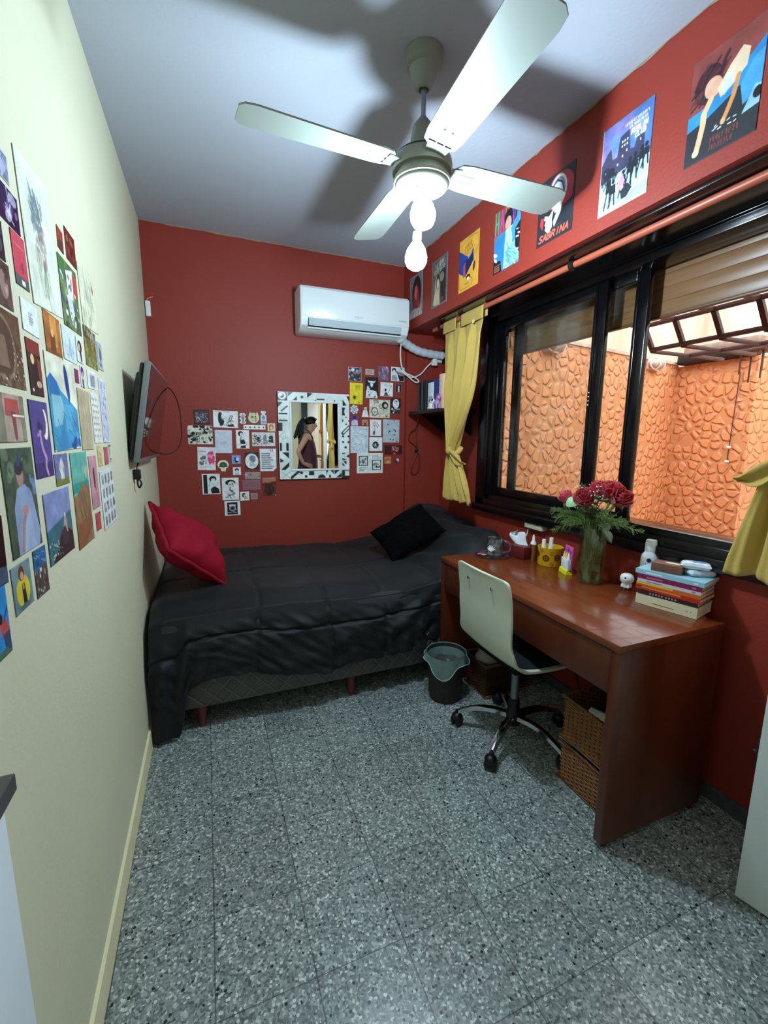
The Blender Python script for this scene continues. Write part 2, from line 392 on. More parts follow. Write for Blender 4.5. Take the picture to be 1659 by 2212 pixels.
# ---------------------------------------------------------------- patio outside the window
def stone_mat():
    m = bpy.data.materials.new('orange_pebble_stucco'); m.use_nodes = True
    nt = m.node_tree; N = nt.nodes; Lk = nt.links; b = N['Principled BSDF']
    g = N.new('ShaderNodeNewGeometry')
    nz = N.new('ShaderNodeTexNoise'); nz.inputs['Scale'].default_value = 7; Lk.new(g.outputs['Position'], nz.inputs['Vector'])
    ad = N.new('ShaderNodeVectorMath'); ad.operation = 'MULTIPLY_ADD'; ad.inputs[1].default_value = (.035, .035, .035); Lk.new(nz.outputs['Color'], ad.inputs[0]); Lk.new(g.outputs['Position'], ad.inputs[2])
    v = N.new('ShaderNodeTexVoronoi'); v.feature = 'DISTANCE_TO_EDGE'; v.inputs['Scale'].default_value = 12; v.inputs['Randomness'].default_value = .85; Lk.new(ad.outputs[0], v.inputs['Vector'])
    vf = N.new('ShaderNodeTexVoronoi'); vf.feature = 'F1'; vf.inputs['Scale'].default_value = 12; vf.inputs['Randomness'].default_value = .85; Lk.new(ad.outputs[0], vf.inputs['Vector'])
    sm = N.new('ShaderNodeMath'); sm.operation = 'ADD'; Lk.new(v.outputs['Distance'], sm.inputs[0]); Lk.new(vf.outputs['Distance'], sm.inputs[1])
    dv_ = N.new('ShaderNodeMath'); dv_.operation = 'DIVIDE'; Lk.new(v.outputs['Distance'], dv_.inputs[0]); Lk.new(sm.outputs[0], dv_.inputs[1])
    r = N.new('ShaderNodeMapRange'); r.inputs[1].default_value = .07; r.inputs[2].default_value = .36; r.interpolation_type = 'SMOOTHERSTEP'; Lk.new(dv_.outputs[0], r.inputs[0])
    cr = N.new('ShaderNodeValToRGB'); e = cr.color_ramp.elements
    e[0].color = (*hexc('#d8986a'), 1); e[1].color = (*hexc('#eaa26e'), 1); e[0].position = 0; e[1].position = .5
    Lk.new(r.outputs[0], cr.inputs[0])
    n2 = N.new('ShaderNodeTexNoise'); n2.inputs['Scale'].default_value = 2.2; n2.inputs['Detail'].default_value = 4; Lk.new(g.outputs['Position'], n2.inputs['Vector'])
    mx = N.new('ShaderNodeMix'); mx.data_type = 'RGBA'; mx.blend_type = 'MULTIPLY'; mx.inputs[0].default_value = .35
    c2 = N.new('ShaderNodeValToRGB'); c2.color_ramp.elements[0].color = (.85, .72, .6, 1); c2.color_ramp.elements[0].position = .3; c2.color_ramp.elements[1].color = (1, 1, 1, 1); c2.color_ramp.elements[1].position = .65
    Lk.new(n2.outputs['Fac'], c2.inputs[0]); Lk.new(cr.outputs[0], mx.inputs[6]); Lk.new(c2.outputs[0], mx.inputs[7]); Lk.new(mx.outputs[2], b.inputs['Base Color'])
    bp = N.new('ShaderNodeBump'); bp.inputs['Strength'].default_value = .75; bp.inputs['Distance'].default_value = .022
    Lk.new(r.outputs[0], bp.inputs['Height']); Lk.new(bp.outputs[0], b.inputs['Normal'])
    b.inputs['Roughness'].default_value = .5
    return m
STONE = stone_mat()
PLASTER = mat('stained_cream_plaster', '#d9c9b6', .8, noise_amt=.25, noise_scale=5, stretch=(1.5, 1.5, .25))
def wallbox(name, a, b, m): 
    mb = MB(); mb.box(a, b); return struct(name, mb, m)
def wallpoly(name, pts, z0, z1, m):
    mb = MB(); mb.prism(pts, z0, z1, 2); return struct(name, mb, m)
wallpoly('wall_patio', [(2.2, 2.49), (4.45, 2.92), (4.45, 3.1), (2.2, 3.1)], -.1, 2.095, STONE)
wallpoly('wall_patio_recess', [(4.45, 3.0), (4.45, 2.27), (5.3, 2.2), (5.3, 3.0)], -.1, 2.085, STONE)
wallpoly('wall_patio_side', [(3.2, -.9), (5.5, -.9), (5.5, -1.0), (3.2, -1.0)], -.1, 2.6, STONE)
wallpoly('wall_patio_upper', [(2.2, 3.5), (5.5, 3.5), (5.5, 3.6), (2.2, 3.6)], -.1, 3.3, PLASTER)
wallpoly('wall_patio_far', [(5.5, -1.0), (5.6, -1.0), (5.6, 3.6), (5.5, 3.6)], -.1, 3.1, PLASTER)
mb = MB(); mb.box((WW+.02, YF-.1, -.1), (5, 6.2, -.005)); struct('floor_patio', mb, mat('patio_cement', '#8a6a55', .8, noise_amt=.2, noise_scale=5))
mb = MB(); mb.prism([(2.22, 2.48), (4.43, 2.905), (4.43, 3.1), (2.22, 3.1)], 2.095, 2.118, 2)
struct('trim_4', mb, mat('pale_wall_cap', '#cbb7a6', .8, noise_amt=.3, noise_scale=12))
# wooden roller shutter rolled half down outside the window
sh = thing('roller_shutter', 'brown wooden slat roller shutter lowered over the top of the window', 'shutter', (WW+.15, 1.3, 1.96))
mb = MB(); random.seed(2)
for k in range(6):
    z = .0+k*.058
    mb.box((-.008, -1.4, z-.001), (.008, 1.26, z+.0575), .003)
obj('slat_curtain', mb, mat('shutter_wood', '#7d5b3c', .35, noise_amt=.2, noise_scale=12, stretch=(4, .4, 6)), sh)
mb = MB(); mb.box((-.012, -1.4, -.012), (.012, 1.26, .0), .003); obj('bottom_rail', mb, mat('shutter_rail', '#5d4632', .4), sh)
# brown iron rail grille under the skylight: flat bars that bend down
gr = thing('pergola_grille', 'dark brown metal bar grille over the patio beyond the open window', 'grille', (2.9, 1.5, 2.107))
BROWN = mat('brown_iron', '#4a3230', .45, noise_amt=.15, noise_scale=20)
for y in (2.081, 1.885, 1.671, 1.457, 1.243, 1.03, .82):
    mb = MB(); mb.box((-.62, y-1.5-.013, -.012), (.01, y-1.5+.013, .014), .003)
    mb.add([(-.012, y-1.5-.013, .012), (.012, y-1.5-.013, .012), (.122, y-1.5-.013, -.145), (.098, y-1.5-.013, -.145), (-.012, y-1.5+.013, .012), (.012, y-1.5+.013, .012), (.122, y-1.5+.013, -.145), (.098, y-1.5+.013, -.145)],
           [(0,1,2,3), (7,6,5,4), (0,4,5,1), (1,5,6,2), (2,6,7,3), (3,7,4,0)])
    mb.box((.1, y-1.5-.013, -.15), (.8, y-1.5+.013, -.13), .003)
    obj('bent_bar', mb, BROWN, gr)
for x, z in ((.0, .0), (.1, -.13), (-.3, .01), (.45, -.14)):
    mb = MB(); mb.box((x-.012, -.85, z-.012), (x+.012, .59, z+.012), .003); obj('long_bar', mb, BROWN, gr)
# dark gutter at the top of the recess wall
gu = thing('gutter', 'dark rusty gutter along the top of the orange recess wall', 'gutter', (4.45, 2.58, 2.085))
mb = MB(); mb.box((-.1, -.3, .0), (.06, .3, .095), .02); obj('channel', mb, mat('black_gutter', '#17110f', .6, noise_amt=.4, noise_scale=20), gu)
mb = MB(); mb.box((-.02, -.3, .095), (.1, .3, .16), .01); obj('ledge', mb, mat('stained_ledge', '#9c8676', .8, noise_amt=.4, noise_scale=14), gu)
# whitewashed bulkhead lamps on the orange wall
def bulkhead(loc, label):
    t = thing('bulkhead_lamp', label, 'lamp', loc, PI/2+.18, 'patio bulkhead lamps')
    mb = MB(); mb.ball((-.03, 0, 0), (.05, .1, .045), 20, 10); obj('lamp_glass', mb, mat('dusty_lamp_glass', '#c3aea2', .3, noise_amt=.2, noise_scale=20), t)
    mb = MB(); mb.tube([(-.035, .105*math.cos(a), .05*math.sin(a)) for a in [2*PI*i/24 for i in range(24)]], .007, 6, closed=True)
    for yy in (-.04, .04): mb.tube([(-.035+.0-.05*math.sin(a), yy, .05*math.cos(a)) for a in [PI*i/10 for i in range(11)]], .005, 6)
    mb.box((-.012, -.09, -.045), (.012, .09, .045), .01)
    obj('wire_cage', mb, mat('white_lamp_cage', '#e5d9cf', .4), t)
bulkhead((3.98, 2.825, 2.06), 'white caged bulkhead lamp on the orange wall right of the window stiles')
bulkhead((2.62, 2.565, 2.06), 'white caged bulkhead lamp on the orange wall seen through the left sash')
# cord with two white beads on the right-hand orange wall
t = thing('pull_cord', 'thin brown cord with two white knobs hanging on the orange wall', 'cord', (4.435, 2.385, 1.97))
mb = MB(); mb.tube([(0, 0, 0), (0, .005, -.4), (0, .01, -.75)], .004, 6); obj('cord', mb, BROWN, t)
for z in (-.615, -.735):
    mb = MB(); mb.ball((-.012, .006, z), (.016, .02, .014)); obj('knob', mb, mat('white_knob', '#ece4dc', .3), t)
# dangling strips by the recess
t = thing('wind_chime', 'dark metal rods hanging beside the orange wall at the far right', 'wind chime', (4.1, 2.1, 2.06))
mb = MB(); mb.box((-.09, -.1, -.01), (.09, .1, .01), .004); obj('top_plate', mb, BROWN, t)
for i, (dx, dy, l) in enumerate(((-.05, .07, .16), (.0, .03, .22), (.05, -.02, .14), (-.03, -.06, .2))):
    mb = MB(); mb.cyl((dx, dy, 0), (dx, dy, -l), .006); obj('rod', mb, BROWN, t)
# white domed lamp shade beyond the grille, at the picture's right edge
t = thing('dome_lamp', 'grey domed lamp shade hanging under the patio grille at the right edge', 'lamp', (2.75, 1.17, 2.02))
mb = MB(); mb.lathe([(.0, .05), (.03, .048), (.06, .03), (.085, .0), (.08, .0), (.055, .025), (0, .04)], (0, 0, 0), 28); obj('shade', mb, mat('lamp_grey', '#8b8490', .3), t)
mb = MB(); mb.cyl((0, 0, .045), (0, 0, .09), .008); obj('stem', mb, BROWN, t)
# ---------------------------------------------------------------- open door leaf at right, furniture behind the camera
WHITEP = mat('white_gloss_paint', '#dfe6e4', .35, noise_amt=.03, noise_scale=6, bump=.04, bump_scale=30)
dA = math.atan2(.805, -.2215)
dr = bpy.data.objects.new('door_1', None); link(dr, None, (1.995, -.15, .01), (0, 0, dA)); dr['kind'] = 'structure'
mb = MB(); mb.box((0, -.04, 0), (.835, 0, 2.03), .003); obj('door_leaf', mb, WHITEP, dr)
mb = MB(); mb.box((.8345, -.028, .44), (.841, -.012, .53), .001); mb.cyl((.84, -.02, .485), (.85, -.02, .485), .006); obj('latch', mb, mat('black_latch', '#1b1b1b', .4), dr)
METAL = mat('brushed_steel', '#9fa2a3', .3, metal=1.)
mb = MB()
for s in (-1, 1):
    y = 0 if s > 0 else -.04
    mb.cyl((.77, y, 1.1), (.77, y+s*.05, 1.1), .009); mb.tube([(.77, y+s*.048, 1.1), (.7, y+s*.05, 1.1), (.65, y+s*.048, 1.098)], .009, 10); mb.lathe([(0, 0), (.024, 0), (.024, .008), (0, .008)], M=Matrix.Translation((.77, y, 1.1)) @ Matrix.Rotation(-s*PI/2, 4, 'X'))
obj('handle', mb, METAL, dr)
# narrow white cabinet with dark top by the left wall
cb = thing('cabinet', 'narrow white cabinet with dark grey top against the cream wall at lower left', 'cabinet', (.006, .2, 0))
mb = MB(); mb.box((0, -.55, .0), (.03, .49, .92), .003); obj('carcass', mb, mat('white_cabinet', '#dce8ee', .4, noise_amt=.02), cb)
mb = MB(); mb.box((0, -.57, .925), (.052, .478, .95), .002); obj('top_slab', mb, mat('dark_grey_slab', '#4c4c4a', .4, noise_amt=.1, noise_scale=20), cb)
# dark jamb and white door in the wall behind the camera
d2 = bpy.data.objects.new('door_2', None); link(d2, None, (1.95, YF, 0)); d2['kind'] = 'structure'
mb = MB(); mb.box((-.02, 0, 0), (.158, .02, 2.1), .002); obj('door_leaf', mb, WHITEP, d2)
mb = MB(); mb.box((-.12, 0, 0), (-.02, .03, 2.15), .002); obj('door_jamb', mb, mat('dark_blue_jamb', '#2d3138', .45), d2)
# ================================================================ paper prints, postcards, stickers and posters
class Cv:
    """tiny vector painter on a pixel grid; coordinates 0..1, y down"""
    def __init__(s, w, h, bgc, seed=0):
        s.k = 2; s.w = w*2; s.h = h*2; s.asp = w/h
        s.a = np.empty((s.h, s.w, 3)); s.a[:] = hexc(bgc)
        s.Y, s.X = np.mgrid[0:s.h, 0:s.w]; s.X = (s.X+.5)/s.w; s.Y = (s.Y+.5)/s.h
        s.rng = np.random.RandomState(seed)
    def put(s, m, c, op=1.):
        c = np.array(hexc(c)); s.a[m] = s.a[m]*(1-op)+c*op
    def r(s, x0, y0, x1, y1, c, op=1.): s.put((s.X >= x0) & (s.X < x1) & (s.Y >= y0) & (s.Y < y1), c, op)
    def e(s, cx, cy, rx, ry, c, op=1., ang=0.):
        dx = s.X-cx; dy = (s.Y-cy)
        if ang:
            dy2 = dy/s.asp; ca, sa = math.cos(ang), math.sin(ang); dx, dy = dx*ca+dy2*sa, (-dx*sa+dy2*ca)*s.asp
        s.put((dx/rx)**2+(dy/ry)**2 < 1, c, op)
    def ring(s, cx, cy, rx, ry, t, c):
        q = ((s.X-cx)/rx)**2+((s.Y-cy)/ry)**2; s.put((q < 1) & (q > (1-t)**2), c)
    def p(s, pts, c, op=1.):
        m = np.zeros(s.X.shape, bool); n = len(pts)
        for i in range(n):
            x0, y0 = pts[i]; x1, y1 = pts[(i+1) % n]
            if y0 == y1: continue
            cond = ((y0 > s.Y) != (y1 > s.Y)); xi = (x1-x0)*(s.Y-y0)/(y1-y0)+x0
            m ^= cond & (s.X < xi)
        s.put(m, c, op)
    def l(s, pts, w, c, op=1.):
        m = np.zeros(s.X.shape, bool); X = s.X; Y = s.Y/s.asp
        for (x0, y0), (x1, y1) in zip(pts, pts[1:]):
            y0 /= s.asp; y1 /= s.asp
            dx, dy = x1-x0, y1-y0; L = dx*dx+dy*dy+1e-9
            t = np.clip(((X-x0)*dx+(Y-y0)*dy)/L, 0, 1)
            m |= (X-x0-t*dx)**2+(Y-y0-t*dy)**2 < (w/2)**2
        s.put(m, c, op)
    def n(s, amp, sc=6, seed=None):
        rg = np.random.RandomState(seed) if seed is not None else s.rng
        tot = np.zeros(s.X.shape)
        for o in (1, 2, 4):
            g = rg.rand(int(sc*o/s.asp)+3, int(sc*o)+3)-.5
            fx = s.X*(sc*o); fy = s.Y*(sc*o/s.asp); ix = fx.astype(int); iy = fy.astype(int); tx = fx-ix; ty = fy-iy
            tot += ((g[iy, ix]*(1-tx)+g[iy, ix+1]*tx)*(1-ty)+(g[iy+1, ix]*(1-tx)+g[iy+1, ix+1]*tx)*ty)/o
        s.a *= np.clip(1+tot[..., None]*amp*2, .1, 3); return tot
    def blobs(s, n, cols, x0, y0, x1, y1, r0, r1, op=.8, str_=1.):
        for i in range(n):
            r = s.rng.uniform(r0, r1)
            s.e(s.rng.uniform(x0, x1), s.rng.uniform(y0, y1), r, r*s.asp*s.rng.uniform(.5, 1.6)*str_, cols[s.rng.randint(len(cols))], op, s.rng.uniform(0, 3))
    def strokes(s, n, cols, x0, y0, x1, y1, L, w, ang=None, op=.9):
        for i in range(n):
            a = s.rng.uniform(0, PI) if ang is None else ang+s.rng.uniform(-.35, .35)
            x = s.rng.uniform(x0, x1); y = s.rng.uniform(y0, y1); q = L*s.rng.uniform(.5, 1.3)
            s.l([(x-math.cos(a)*q/2, y-math.sin(a)*q/2*s.asp), (x+math.cos(a)*q/2, y+math.sin(a)*q/2*s.asp)], w, cols[s.rng.randint(len(cols))], op)
    def lines(s, x0, y0, x1, y1, n, c, w=None):
        for i in range(n):
            y = y0+(y1-y0)*(i+.5)/n; h = (y1-y0)/n*.28
            s.r(x0, y-h, x0+(x1-x0)*s.rng.uniform(.6, 1), y+h, c, .8)
    STK = {'S': [[(1,.1),(.7,0),(.2,.05),(.05,.25),(.3,.45),(.75,.55),(.9,.75),(.7,.95),(.25,1),(0,.9)]], 'A': [[(0,1),(.5,0),(1,1)],[(.2,.65),(.8,.65)]], 'B': [[(0,1),(0,0),(.7,.05),(.85,.25),(.6,.45),(0,.48)],[(.6,.45),(.95,.7),(.7,.97),(0,1)]],
           'R': [[(0,1),(0,0),(.75,.05),(.9,.28),(.65,.5),(0,.52)],[(.4,.52),(1,1)]], 'I': [[(.5,0),(.5,1)]], 'N': [[(0,1),(0,0),(.9,1),(.9,0)]], 'U': [[(0,0),(.05,.8),(.45,1),(.85,.8),(.9,0)]], 'L': [[(0,0),(0,1),(.85,1)]], 'C': [[(1,.12),(.6,0),(.15,.2),(0,.5),(.15,.85),(.6,1),(1,.88)]], 'H': [[(0,0),(0,1)],[(.9,0),(.9,1)],[(0,.5),(.9,.5)]]}
    def st(s, txt, x, y, w, h, c, lw, sh=.0, rise=0.):
        """stroke lettering: w = letter width, h = height"""
        for i, g in enumerate(txt):
            gx = x+i*w*1.3; yy = y-rise*i
            for pl in s.STK.get(g, []): s.l([(gx+px*w+sh*(1-py)*h, yy+py*h) for px, py in pl], lw, c)
    def scrib(s, x, y, w, h, c, n=6, rise=0.):
        """illegible hand lettering"""
        for i in range(n):
            gx = x+w*i/n; cw = w/n*.7; yy = y-rise*i
            for k in range(3):
                a, b = s.rng.rand(2), s.rng.rand(2)
                s.l([(gx+cw*a[0], yy+h*(k % 2)), (gx+cw*b[0], yy+h*(.3+.7*b[1]))], cw*.3, c)
    def border(s, t, c):
        s.put((s.X < t) | (s.X > 1-t) | (s.Y < t*s.asp) | (s.Y > 1-t*s.asp), c)
    def out(s):
        a = s.a.reshape(s.h//2, 2, s.w//2, 2, 3).mean((1, 3)); return np.clip(a, 0, 1)
PAPER = attr_mat('printed_paper', .5, .35)
GLOSSY = attr_mat('glossy_photo_paper', .18, .5)
WALLM = {'L': Matrix(((0, 0, 1), (1, 0, 0), (0, 1, 0))), 'B': Matrix(((1, 0, 0), (0, 0, -1), (0, 1, 0))), 'R': Matrix(((0, 0, -1), (-1, 0, 0), (0, 1, 0)))}
def sheet(name, wall, a, z, w, h, cv, label, cat, group, rot=0., curl=.0, m=None, mask=None, pos=None):
    """flat paper sheet on a wall: a = coordinate along the wall, z = height (centre)"""
    cv.n(.13, 7, int(abs(a*977+z*131)) % 9999); img = cv.out(); nh, nw = img.shape[:2]
    img = np.clip(img*(1+.10*(np.random.RandomState(7).rand(nh, nw, 1)-.5)), 0, 1)
    X, Y = np.meshgrid(np.linspace(-.5, .5, nw), np.linspace(.5, -.5, nh))
    Z = .0012+curl*((np.clip(np.abs(X)*2-.6, 0, 1)+np.clip(np.abs(Y)*2-.7, 0, 1))*.4)**2*(1+.5*np.sin(X*9+a*7))
    V = np.stack([X*w, Y*h, Z], -1).reshape(-1, 3)
    idx = np.arange(nw*nh).reshape(nh, nw)
    F = np.stack([idx[:-1, :-1], idx[1:, :-1], idx[1:, 1:], idx[:-1, 1:]], -1).reshape(-1, 4)
    col = np.concatenate([img.reshape(-1, 3), np.ones((nw*nh, 1))], 1)
    if mask is not None:
        xc = (X[:-1, :-1]+X[1:, 1:])/2; yc = (Y[:-1, :-1]+Y[1:, 1:])/2
        F = F[mask(xc+.5, .5-yc).reshape(-1)]
        nb = 0; vb = np.zeros((0, 3)); fb = np.zeros((0, 4), int)
        # back face so that the sticker is a closed thin sheet
        V2 = V.copy(); V2[:, 2] = .0003; F2 = F[:, ::-1]+len(V)
        V = np.concatenate([V, V2]); F = np.concatenate([F, F2]); col = np.concatenate([col, col])
    else:
        ring = np.concatenate([idx[0, :], idx[1:, -1], idx[-1, -2::-1], idx[-2:0:-1, 0]])
        Vb = V[ring].copy(); Vb[:, 2] = .0003; k = len(V); n = len(ring)
        j = np.arange(n); j2 = (j+1) % n
        Fs = np.stack([ring[j], ring[j2], k+j2, k+j], -1)
        V = np.concatenate([V, Vb]); F = np.concatenate([F, Fs]); col = np.concatenate([col, col[ring]])
    me = bpy.data.meshes.new(name)
    me.vertices.add(len(V)); me.vertices.foreach_set('co', V.astype(np.float32).ravel())
    me.loops.add(F.size); me.loops.foreach_set('vertex_index', F.astype(np.int32).ravel())
    me.polygons.add(len(F)); me.polygons.foreach_set('loop_start', np.arange(0, F.size, 4, dtype=np.int32))
    me.update(calc_edges=True); me.validate()
    at = me.color_attributes.new('ink', 'FLOAT_COLOR', 'POINT'); at.data.foreach_set('color', col.astype(np.float32).ravel())
    me.materials.append(m or PAPER)
    o = bpy.data.objects.new(name, me); COL.objects.link(o)
    M = WALLM[wall] @ Matrix.Rotation(math.radians(rot), 3, 'Z')
    p = {'L': Vector((LX(a)+.0003, a, z)), 'B': Vector((a, D-.0003, z)), 'R': Vector((WB-.0003, a, z))}[wall] if pos is None else Vector(pos)
    o.matrix_world = Matrix.Translation(p) @ M.to_4x4()
    return tag(o, label, cat, group)
# ---------------------------------------------------------------- left wall
GL = 'prints on the cream left wall'
def figure(c, x, y, h, skin, cloth, hair, asp=1.):
    """a loose painted figure: head, hair, torso, arms"""
    q = h*.13
    c.p([(x-.16*h/c.asp*.6, y+h), (x-.13*h/c.asp*.9, y+.32*h), (x, y+.24*h), (x+.13*h/c.asp*.9, y+.32*h), (x+.16*h/c.asp*.6, y+h)], cloth)
    c.e(x, y+.12*h, q*1.15/c.asp, q*1.2, hair); c.e(x+.01, y+.14*h, q*.75/c.asp, q*.95, skin)
def P_left():
    def S(i, y, z, w, h, rot, c, label, cat='print', name='art_print', m=None, curl=.004):
        sheet(name, 'L', y, z, w, h, c, label, cat, GL, rot, curl, m)
    c = Cv(50, 30, '#6f7897', 1); c.n(.3, 5); c.strokes(14, ['#b9bed0', '#444c6a'], .1, .1, .9, .9, .5, .03); c.p([(.5, .2), (.9, .5), (.6, 1)], '#a8aec6'); c.border(.03, '#c8ccd8')
    S(1, 1.065, 1.889, .089, .05, 0, c, 'grey-blue sketch card at the top left of the cream wall')
    c = Cv(60, 44, '#251d4a', 2); c.n(.4, 5); c.blobs(10, ['#8f86b8', '#4c4282', '#d8d4ea'], .3, .1, .9, .9, .04, .12, .6); c.strokes(6, ['#e8e6f4'], .4, .1, .9, .8, .3, .03)
    S(2, 1.087, 1.821, .103, .066, 0, c, 'dark purple photo card with pale blurs, under the grey-blue sketch', m=GLOSSY)
    c = Cv(46, 70, '#c5394d', 3); c.n(.1, 5); c.r(0, .8, 1, 1, '#4a4d49'); c.r(.1, .22, .95, .235, '#e58a94'); c.r(.45, .86, .7, .95, '#e7e7e2'); c.e(.6, .62, .06, .12, '#7b1f31'); c.blobs(8, ['#8d2638'], .4, .4, .8, .75, .02, .05)
    S(3, 1.118, 1.737, .068, .096, 1.5, c, 'crimson booklet page with a dark grey foot beside the tall flower watercolour')
    c = Cv(40, 44, '#20222c', 4); c.n(.5, 4); c.blobs(5, ['#565a70'], .3, .2, .9, .9, .05, .15, .5)
    S(4, 1.014, 1.743, .060, .067, 1, c, 'near-black photo card at the picture edge under the purple card', m=GLOSSY)
    c = Cv(90, 130, '#d6dccb', 5); c.n(.05, 4)
    c.strokes(30, ['#4e6770', '#7e95a0', '#5d7568'], .32, .2, .6, .45, .2, .035, 1.3, .7); c.strokes(22, ['#69805f', '#8a9c86', '#a8b49c'], .3, .6, .68, .92, .26, .03, 1.5, .6)
    c.blobs(26, ['#93706a', '#7b6a78', '#a98b7e', '#5f6a74'], .36, .4, .66, .68, .02, .06, .6); c.blobs(16, ['#445a66', '#6e8390'], .3, .22, .66, .42, .02, .05, .7)
    c.l([(.5, .3), (.52, .6), (.46, .9)], .012, '#6c7f62'); c.l([(.3, .12), (.4, .32)], .012, '#7b8f92'); c.l([(.38, .18), (.46, .35)], .01, '#7b8f92')
    S(5, 1.260, 1.825, .202, .285, 4.5, c, 'large tall flower bouquet watercolour on pale paper, dark curling left edge', 'watercolour', 'watercolour', curl=.012)
    c = Cv(30, 34, '#8e2f22', 6); c.n(.3, 5); c.p([(0, .6), (1, .45), (1, 1), (0, 1)], '#3c2520', .8)
    S(6, 1.425, 1.892, .047, .052, -4, c, 'small dark red card, left of the pair above the green painting')
    c = Cv(46, 44, '#5f2a22', 7); c.n(.5, 6); c.blobs(14, ['#a1433a', '#3a1d1a', '#b56a5c'], .1, .2, .9, .9, .04, .12, .6)
    S(7, 1.521, 1.906, .095, .079, 0, c, 'brownish red photo card, right of the pair above the green painting', m=GLOSSY)
    c = Cv(70, 84, '#5d7248', 8); c.n(.5, 8); c.p([(0, 0), (.35, 0), (.2, .35), (0, .3)], '#3f6e3c'); c.p([(.35, .15), (.75, .05), (.7, .5), (.4, .55)], '#dfe6ea'); c.r(.72, .1, 1, .42, '#a8452f'); c.blobs(30, ['#22332c', '#e4ecef', '#7a3f66', '#2c3b7a', '#98a65e'], .05, .2, .95, 1, .02, .07, .8); c.p([(.3, .5), (.6, .5), (.75, .95), (.45, .9)], '#d7dedf', .8); c.blobs(20, ['#1c2a22', '#3c4b2c'], 0, .7, 1, 1, .03, .06, .8)
    S(8, 1.467, 1.767, .166, .168, 1, c, 'green garden painting with white and blue figures')
    c = Cv(66, 66, '#cfd2b6', 9); c.n(.08, 5); c.strokes(20, ['#8f9c86', '#7d8577', '#b0ab8c'], .2, .1, .8, .9, .35, .02, 1.4, .7); c.e(.42, .45, .06, .1, '#8796a0', .7); c.p([(.8, .1), (.92, .25), (.85, .35)], '#8b3c30'); c.blobs(10, ['#a9a888', '#8b9070'], .1, .5, .9, .95, .05, .1, .4)
    S(9, 1.675, 1.815, .193, .171, 3, c, 'pale botanical study on beige paper, right of the green painting', 'watercolour', 'watercolour', curl=.008)
    c = Cv(44, 44, '#dfe9ee', 10); c.lines(.4, .3, .7, .72, 6, '#3c4458')
    S(10, 1.136, 1.636, .089, .060, -1, c, 'white card with a small block of dark handwriting', 'card', 'quote_card')
    c = Cv(56, 54, '#a1642a', 11); c.n(.3, 5); c.r(.35, .05, .75, .75, '#d69a4a', .8); c.p([(.3, .5), (.6, .45), (.62, .95), (.25, .95)], '#6a3a18'); c.e(.45, .45, .08, .1, '#e2b070'); c.r(0, .85, 1, 1, '#7a4620', .7)
    S(11, 1.278, 1.632, .116, .092, 0, c, 'amber painting of a figure in a golden doorway, under the flower watercolour')
    c = Cv(50, 50, '#c6d5d8', 12); c.n(.06, 5); c.strokes(40, ['#6d8496', '#8fa4b2', '#4c6478'], .2, .35, .85, .9, .18, .014, 1.2, .8); c.p([(.4, .8), (.52, .2), (.64, .8)], '#7e95a6', .6)
    S(12, 1.408, 1.634, .115, .081, 0, c, 'pale blue pencil sketch of a spire, right of the amber painting')
    c = Cv(36, 42, '#d5dbd2', 13); c.e(.5, .35, .32, .25, '#1b1e1c'); c.e(.42, .38, .14, .16, '#cdb39c'); c.p([(.4, .5), (.7, .5), (.75, .9), (.55, .95)], '#2d3130'); c.blobs(5, ['#40443f'], .5, .7, .8, 1, .02, .05)
    S(13, 1.510, 1.639, .067, .066, 0, c, 'white card with a dark-haired head, right of the spire sketch')
    c = Cv(60, 60, '#7f8247', 14); c.n(.5, 9); c.r(0, 0, 1, .3, '#3f4a33', .7); c.strokes(14, ['#d7d8cb', '#2b3326'], .1, .02, .95, .3, .2, .03, 1.5); c.blobs(30, ['#a3a558', '#5e6a35', '#c6bd70'], 0, .35, 1, 1, .02, .06, .6)
    S(14, 1.648, 1.668, .148, .113, 0, c, 'olive and yellow garden photo below the beige botanical study', m=GLOSSY)
    c = Cv(36, 46, '#a9b0b8', 15); c.n(.2, 5); c.p([(.35, .1), (.75, .3), (.6, .9), (.3, .85)], '#5b6472'); c.blobs(6, ['#e2e6ea'], .1, .1, .9, .9, .04, .1, .5)
    S(15, 1.773, 1.665, .073, .087, 0, c, 'small grey photo card, rightmost beside the garden photo')
    c = Cv(80, 84, '#66543f', 16); c.n(.35, 8); c.ring(.42, .5, .36, .42, .1, '#8b7b66'); c.e(.42, .5, .3, .36, '#54483a'); c.p([(.34, .35), (.5, .35), (.56, .75), (.28, .75)], '#857460'); c.blobs(40, ['#efe8da', '#3c3024', '#9b8a70'], .02, .65, 1, 1, .008, .03, .8); c.blobs(16, ['#f4efe4'], .7, .4, 1, .9, .006, .02)
    S(16, .994, 1.555, .150, .133, 0, c, 'brown glossy photo of an ornate round medallion at the picture edge', m=GLOSSY)
    c = Cv(40, 50, '#5e5148', 17); c.n(.4, 4); c.e(.5, .5, .28, .3, '#a58d80', .8); c.blobs(5, ['#3c332e'], .2, .1, .9, .4, .06, .15, .6); c.e(.62, .62, .12, .1, '#c9b0a6', .7)
    S(17, 1.022, 1.667, .063, .079, 0, c, 'brown portrait photo at the picture edge above the medallion photo', m=GLOSSY)
    c = Cv(46, 80, '#3b1b14', 18); c.n(.4, 5); c.r(0, 0, 1, .25, '#7e2a1f'); c.e(.35, .35, .13, .09, '#e5c78a'); c.p([(.2, .45), (.6, .42), (.7, .8), (.25, .85)], '#241210'); c.p([(.7, .3), (.95, .35), (.95, .75), (.75, .7)], '#8d3324'); c.e(.7, .78, .2, .06, '#d9b9a0', .8); c.e(.2, .9, .05, .03, '#f0e6d4')
    S(18, 1.131, 1.539, .074, .110, 0, c, 'dark red and black figure print with a golden face, left of the blue abstract')
